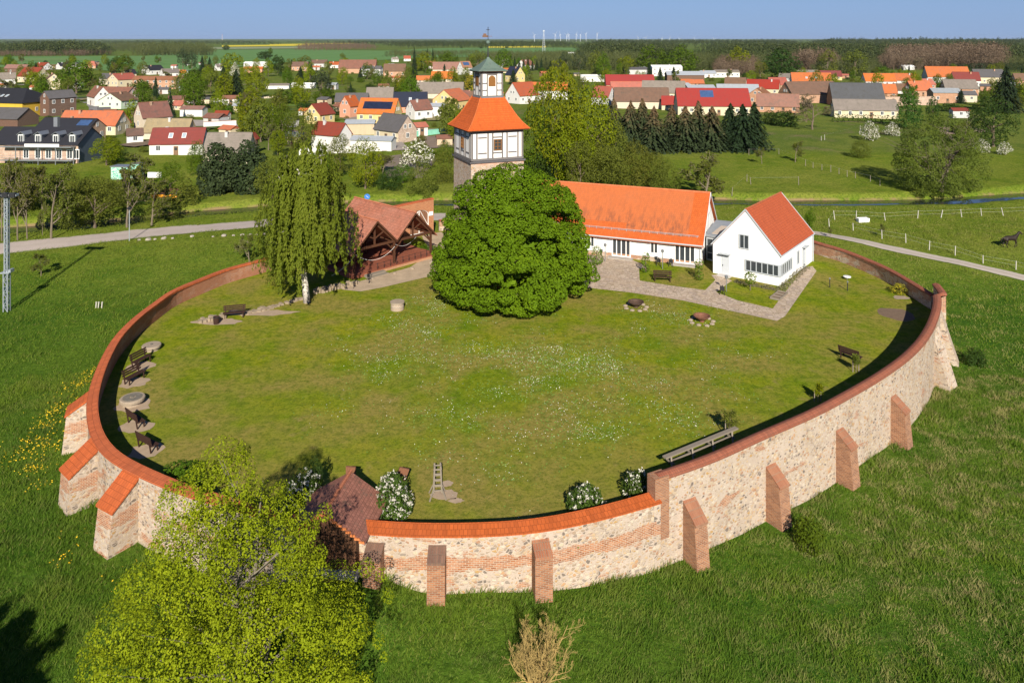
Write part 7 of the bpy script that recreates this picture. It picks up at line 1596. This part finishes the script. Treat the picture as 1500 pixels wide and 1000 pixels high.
X, Y, z = GT(189.5, 353); t = thing('street_lamp', 'grey street lamp standing by the lane on the left', 'street lamp', (X, Y, z)); lh = (353 - 307) * Y / FPX; MB().tube([(0, 0, 0), (0, 0, lh)], [.07, .05], 8).build('pole', steel, t); MB().lathe([(0, lh), (.15, lh), (.3, lh + .12), (.32, lh + .2), (.1, lh + .36), (0, lh + .38)], n=12).build('lamp_head', metal_dark, t)
zt = lambda x, y: Z(x, y)
rocks('boulder', 'pale boulder in the row along the lane', 'boulder', [GT(x, y)[:2] for x, y in ((204, 352), (217, 352), (227, 351), (240, 350), (253, 349.5), (281, 347), (312, 347), (328, 346), (342, 345.5), (355, 345), (366, 345), (376, 344.5), (386, 344))], 8, .2, .42, 'boulders along the lane', plain('boulder_stone', (.36, .32, .27), .95, .25, 2., .4), True, zt)
pw = plain('stake_white', (.46, .44, .38), .7, .1)
for i, x in enumerate((140.5, 144, 149)):
    X, Y, z = GT(x, 451); t = thing('marker_stake', 'short white stake in the tall grass on the left slope', 'stake', (X, Y, z), 0, 'white stakes on the left slope'); MB().beam((0, 0, -.1), (.06, 0, .55), .1).build('stake_post', pw, t); MB().box((.06, 0, .58), (.14, .1, .1)).build('cap', pw, t)
pst = wood_grey
def fence(label, P, hgt, every=None, rails=2, mat=None, tilt=0.):
    Q = [GT(a, b) for a, b in P]; t = thing('pasture_fence', label, 'fence', Q[0]); o = Vector(Q[0]); r = random.Random(int(P[0][0])); tops = []
    for q in Q:
        p = Vector(q) - o; tp = p + Vector((r.uniform(-1, 1) * tilt, r.uniform(-.5, .5) * tilt, hgt * r.uniform(.85, 1.1))); MB().tube([tuple(p - Vector((0, 0, .2))), tuple(tp)], [.065, .05], 6).build('post', mat or pst, t); tops.append((p, tp))
    w_ = MB()
    for (a, b), (c, d) in zip(tops[:-1], tops[1:]):
        for j in range(rails): f = .92 - .42 * j; w_.tube([tuple(a.lerp(b, f)), tuple(c.lerp(d, f))], .007, 3, 0, False)
    w_.build('wire', plain('fence_wire', (.40, .42, .34), .6, .1), t)
fence('pasture fence along the gravel track on the right', [(1250, 338), (1292, 350), (1327, 356), (1361, 366), (1399, 374), (1440, 386), (1488, 395), (1560, 415)], 1.15, mat=pw, tilt=.08)
fence('leaning pasture fence along the river on the right', [(1215, 333), (1223, 322), (1254, 321), (1297, 323), (1344, 320), (1378, 319), (1409, 318), (1438, 316), (1470, 316), (1510, 314)], 1.25, mat=pw, tilt=.45)
fence('fence of thin stakes down the middle of the far meadow', [(1097, 227), (1141, 226), (1180, 243), (1191, 246), (1204, 249), (1217, 252), (1229, 255), (1241, 259), (1253, 261), (1275, 266), (1289, 272)], 1.3, mat=pst, rails=1)
fence('stakes along the meadow edge of the river', [(1072, 283), (1094, 266), (1100, 270), (1170, 271)], 1.5, mat=pst, rails=1, tilt=.2)
fence('fence of white stakes climbing the left edge of the far meadow', [(1203, 206), (1208, 205), (1260, 190)], 1.3, mat=pw, rails=1)
X, Y, z = GT(1264, 325); t = thing('water_trough', 'white water trough in the horse pasture', 'trough', (X, Y, z), R(6)); mb = MB(); mb.box((0, 0, .12), (1.6, .7, .24)); [mb.box((s * .78, 0, .4), (.06, .74, .34)) for s in (-1, 1)]; [mb.box((0, s * .35, .4), (1.5, .06, .34)) for s in (-1, 1)]; mb.build('basin', white_paint, t); MB().box((0, 0, .42), (1.5, .66, .02)).build('water_surface', white_paint, t)
def horse():
    X, Y, z = GT(1480, 363); t = thing('horse', 'dark brown horse trotting to the right in the pasture', 'horse', (X, Y, z), R(8)); hm = plain('horse_coat', (.022, .014, .011), .6, .25, 2., 0, .3)
    V, E, Rr = [], [], []
    def v(p, r, par=None):
        V.append(p); Rr.append(r); i = len(V) - 1
        if par is not None: E.append((par, i))
        return i
    b0 = v((0, 0, 1.22), (.30, .34)); b1 = v((-.45, 0, 1.24), (.31, .33), b0); b2 = v((-.78, 0, 1.25), (.26, .27), b1); b3 = v((.42, 0, 1.22), (.29, .34), b0); b4 = v((.70, 0, 1.28), (.23, .30), b3)
    n1 = v((.98, 0, 1.58), (.13, .20), b4); n2 = v((1.20, 0, 1.84), (.10, .15), n1); h1 = v((1.36, 0, 1.92), (.10, .12), n2); h2 = v((1.55, 0, 1.76), (.075, .09), h1); h3 = v((1.72, 0, 1.60), (.055, .06), h2)
    for s in (-1, 1): v((1.30, s * .07, 2.06), (.03, .03), h1)
    t1 = v((-1.0, 0, 1.33), (.06, .06), b2); t2 = v((-1.22, 0, 1.15), (.08, .07), t1); v((-1.32, 0, .75), (.04, .04), t2)
    for s, k1, f1, k2 in ((1, (.98, .70), (1.08, .36), (1.00, .06)), (-1, (.62, .68), (.52, .35), (.50, .04))):   # fore legs
        a = v((.62, s * .15, 1.0), (.13, .14), b4); b = v((k1[0], s * .15, k1[1]), (.065, .07), a); c = v((f1[0], s * .15, f1[1]), (.045, .05), b); v((k2[0], s * .15, k2[1]), (.06, .06), c)
    for s, k1, f1, k2 in ((1, (-.55, .85), (-.95, .52), (-.80, .05)), (-1, (-.48, .84), (-.72, .50), (-.45, .05))):   # hind legs: stifle, hock, hoof
        a = v((-.72, s * .16, 1.02), (.18, .2), b2); b = v((k1[0], s * .16, k1[1]), (.11, .12), a); c = v((f1[0], s * .16, f1[1]), (.055, .06), b); v((k2[0], s * .16, k2[1]), (.06, .06), c)
    me_ = bpy.data.meshes.new('body'); me_.from_pydata(V, E, []); o = link('body', me_, t); me_.materials.append(hm)
    m = o.modifiers.new('skin', 'SKIN'); m.use_smooth_shade = True
    for d, r in zip(me_.skin_vertices[0].data, Rr): d.radius = r
    me_.skin_vertices[0].data[0].use_root = True; o.modifiers.new('sub', 'SUBSURF').levels = 2; o.modifiers['sub'].render_levels = 2
    mb = MB(); mb.tube([(1.28, 0, 2.02), (1.1, 0, 1.92), (.9, 0, 1.68), (.74, 0, 1.48)], [.03, .07, .08, .03], 6); mb.build('mane', plain('horse_mane', (.010, .008, .007), .8, .2), t, True)
horse()
# ------------------------------------------------------------------ traffic signs behind the pavilion
for px, py, kd, lb in ((538, 309, 0, 'round blue traffic sign behind the pavilion ridge'), (545, 312, 1, 'white rectangular notice behind the pavilion ridge'), (527, 312, 2, 'thin white post left of the blue sign'), (532, 311, 2, 'white post right beside the blue sign')):
    X, Y, z = GT(px, py + 12); t = thing('traffic_sign' if kd < 2 else 'marker_post', lb, 'sign' if kd < 2 else 'post', (X, Y, z)); hh = 3.3 if kd == 0 else 2.4; MB().tube([(0, 0, 0), (0, 0, hh)], .05, 8).build('pole', steel, t)
    if kd == 0: MB().tube([(0, -.09, hh), (0, -.05, hh)], .42, 18).build('disc', plain('sign_blue', (.04, .17, .50), .5, .05), t); MB().beam((-.18, -.11, hh + .14), (.2, -.11, hh - .14), .10, .03).build('arrow', white_paint, t)
    elif kd == 1: MB().box((0, -.08, hh - .35), (.75, .05, 1.0)).build('panel', white_paint, t); MB().box((0, -.115, hh - .3), (.3, .02, .45)).build('picture', metal_dark, t)
    else: MB().lathe([(0, hh), (.09, hh), (.09, hh + .3), (0, hh + .35)], n=10).build('head', white_paint, t)
# ------------------------------------------------------------------ grass: tall blades outside the wall
def grass():
    rng = np.random.default_rng(6); P = []
    def scatter(n, x0, x1, y0, y1, keep):
        x = rng.uniform(x0, x1, n); y = y0 + (y1 - y0) * rng.uniform(0, 1, n) ** 1.25; k = keep(x, y); P.append(np.stack([x[k], y[k]], 1))
    RP = np.array([(p.x, p.y) for p in ring]); cen = np.array([4.5, 69.0]); ang = np.arctan2(RP[:, 1] - cen[1], RP[:, 0] - cen[0]); rad = np.hypot(RP[:, 0] - cen[0], RP[:, 1] - cen[1]); o = np.argsort(ang)
    def outside(x, y):
        a = np.arctan2(y - cen[1], x - cen[0]); r = np.hypot(x - cen[0], y - cen[1]); lim = np.interp(a, ang[o], rad[o], period=2 * np.pi) + .66
        gate = (np.abs(x + 9) < 2.6) & (y > 33) & (y < 38); inview = (np.abs(x) < y * .72 + 9); rd = (dist_poly(x, y, np.array(lroad)) > 2.0) & (dist_poly(x, y, np.array(rroad)) > 1.7) & (dist_poly(x, y, RIVER) > 4.2)
        return (r > lim) & inview & ~gate & rd
    scatter(560000, -40, 45, 23, 62, outside); scatter(260000, -75, 80, 55, 118, outside)
    P_ = np.concatenate(P); x, y = P_[:, 0], P_[:, 1]; n = len(P_); z = zg(x, y); cl = np.sin(x * .9 + 2 * np.sin(y * .6)) * np.sin(y * 1.1 + 2 * np.sin(x * .5)); hgt = (.13 + .13 * rng.random(n)) * (1 + .55 * cl) * np.where(y > 60, 1.1, 1.0)
    rr_ = np.hypot(x - cen[0], y - cen[1]) - np.interp(np.arctan2(y - cen[1], x - cen[0]), ang[o], rad[o], period=2 * np.pi); hgt = hgt * (1 + 1.1 * np.exp(-((rr_ - .8) / .7) ** 2) * (.5 + .5 * np.sin(x * 1.7 + y)))
    a = rng.uniform(0, 6.28, n); w_ = .017 + .014 * (y / 60); lean = rng.normal(0, .85, (n, 2)) * hgt[:, None] * .7 + np.stack([hgt * .25, hgt * .1], 1)
    d = np.stack([np.cos(a) * w_, np.sin(a) * w_], 1); B = np.stack([x, y, z - .03], 1); V = np.zeros((n, 3, 3)); V[:, 0] = B; V[:, 0, :2] -= d; V[:, 1] = B; V[:, 1, :2] += d; V[:, 2] = B; V[:, 2, :2] += lean; V[:, 2, 2] += hgt
    t = NT('tall_grass'); g = t.n('NewGeometry'); r = g.outputs['Random Per Island']; pos = t.pos(); big = t.noise(pos, .11, 5, .6); sm = t.noise(pos, .7, 4, .65)
    c = t.mix(t.ramp(big, [(.36, 0.), (.60, 1.)]), (.072, .160, .018), (.165, .245, .026)); c = t.mix(t.ramp(t.noise(pos, .30, 5, .65), [(.5, 0.), (.68, .75)]), c, (.205, .262, .042)); c = t.mix(t.ramp(t.noise(pos, .21, 4, .6), [(.56, 0.), (.70, .6)]), c, (.038, .108, .028)); c = t.mix(t.math('MULTIPLY', r, .55), c, (.155, .245, .030)); sx = t.n('SeparateXYZ', {0: pos}); X = t.ramp(t.math('DIVIDE', sx.outputs[0], 60.), [(.08, .12), (.40, 1.)])
    dry = t.math('MULTIPLY', t.ramp(t.math('ADD', sm, t.math('MULTIPLY', r, .16)), [(.56, 0.), (.69, .85)]), X); c = t.mix(dry, c, (.42, .36, .16))
    farl = t.ramp(t.math('DIVIDE', sx.outputs[1], 120.), [(.45, 0.), (.75, .55)]); c = t.mix(farl, c, (.225, .262, .034)); c = t.mix(t.ramp(r, [(.93, 0.), (.97, .7)]), c, (.28, .26, .09))
    m = t.fin(c, .8, .0); tr = t.n('BsdfTranslucent', {'Color': c}); mx = t.n('MixShader', {0: .45, 1: t.b.outputs[0], 2: tr.outputs[0]}); t.t.links.new(mx.outputs[0], t.out.inputs[0])
    tag(link('grass', quads_mesh('grass', V, m, k=3)), kind='stuff')
grass()

# ------------------------------------------------------------------ the air
hz = NT('air'); hz.t.nodes.remove(hz.b); pv = hz.n('VolumePrincipled', {'Color': (.62, .74, .95, 1), 'Density': 2.2e-5, 'Anisotropy': .1}); hz.t.links.new(pv.outputs[0], hz.out.inputs['Volume'])
tag(MB().box((0, 6900, 25.5), (21000, 14600, 73)).build('haze', hz.m), kind='stuff')
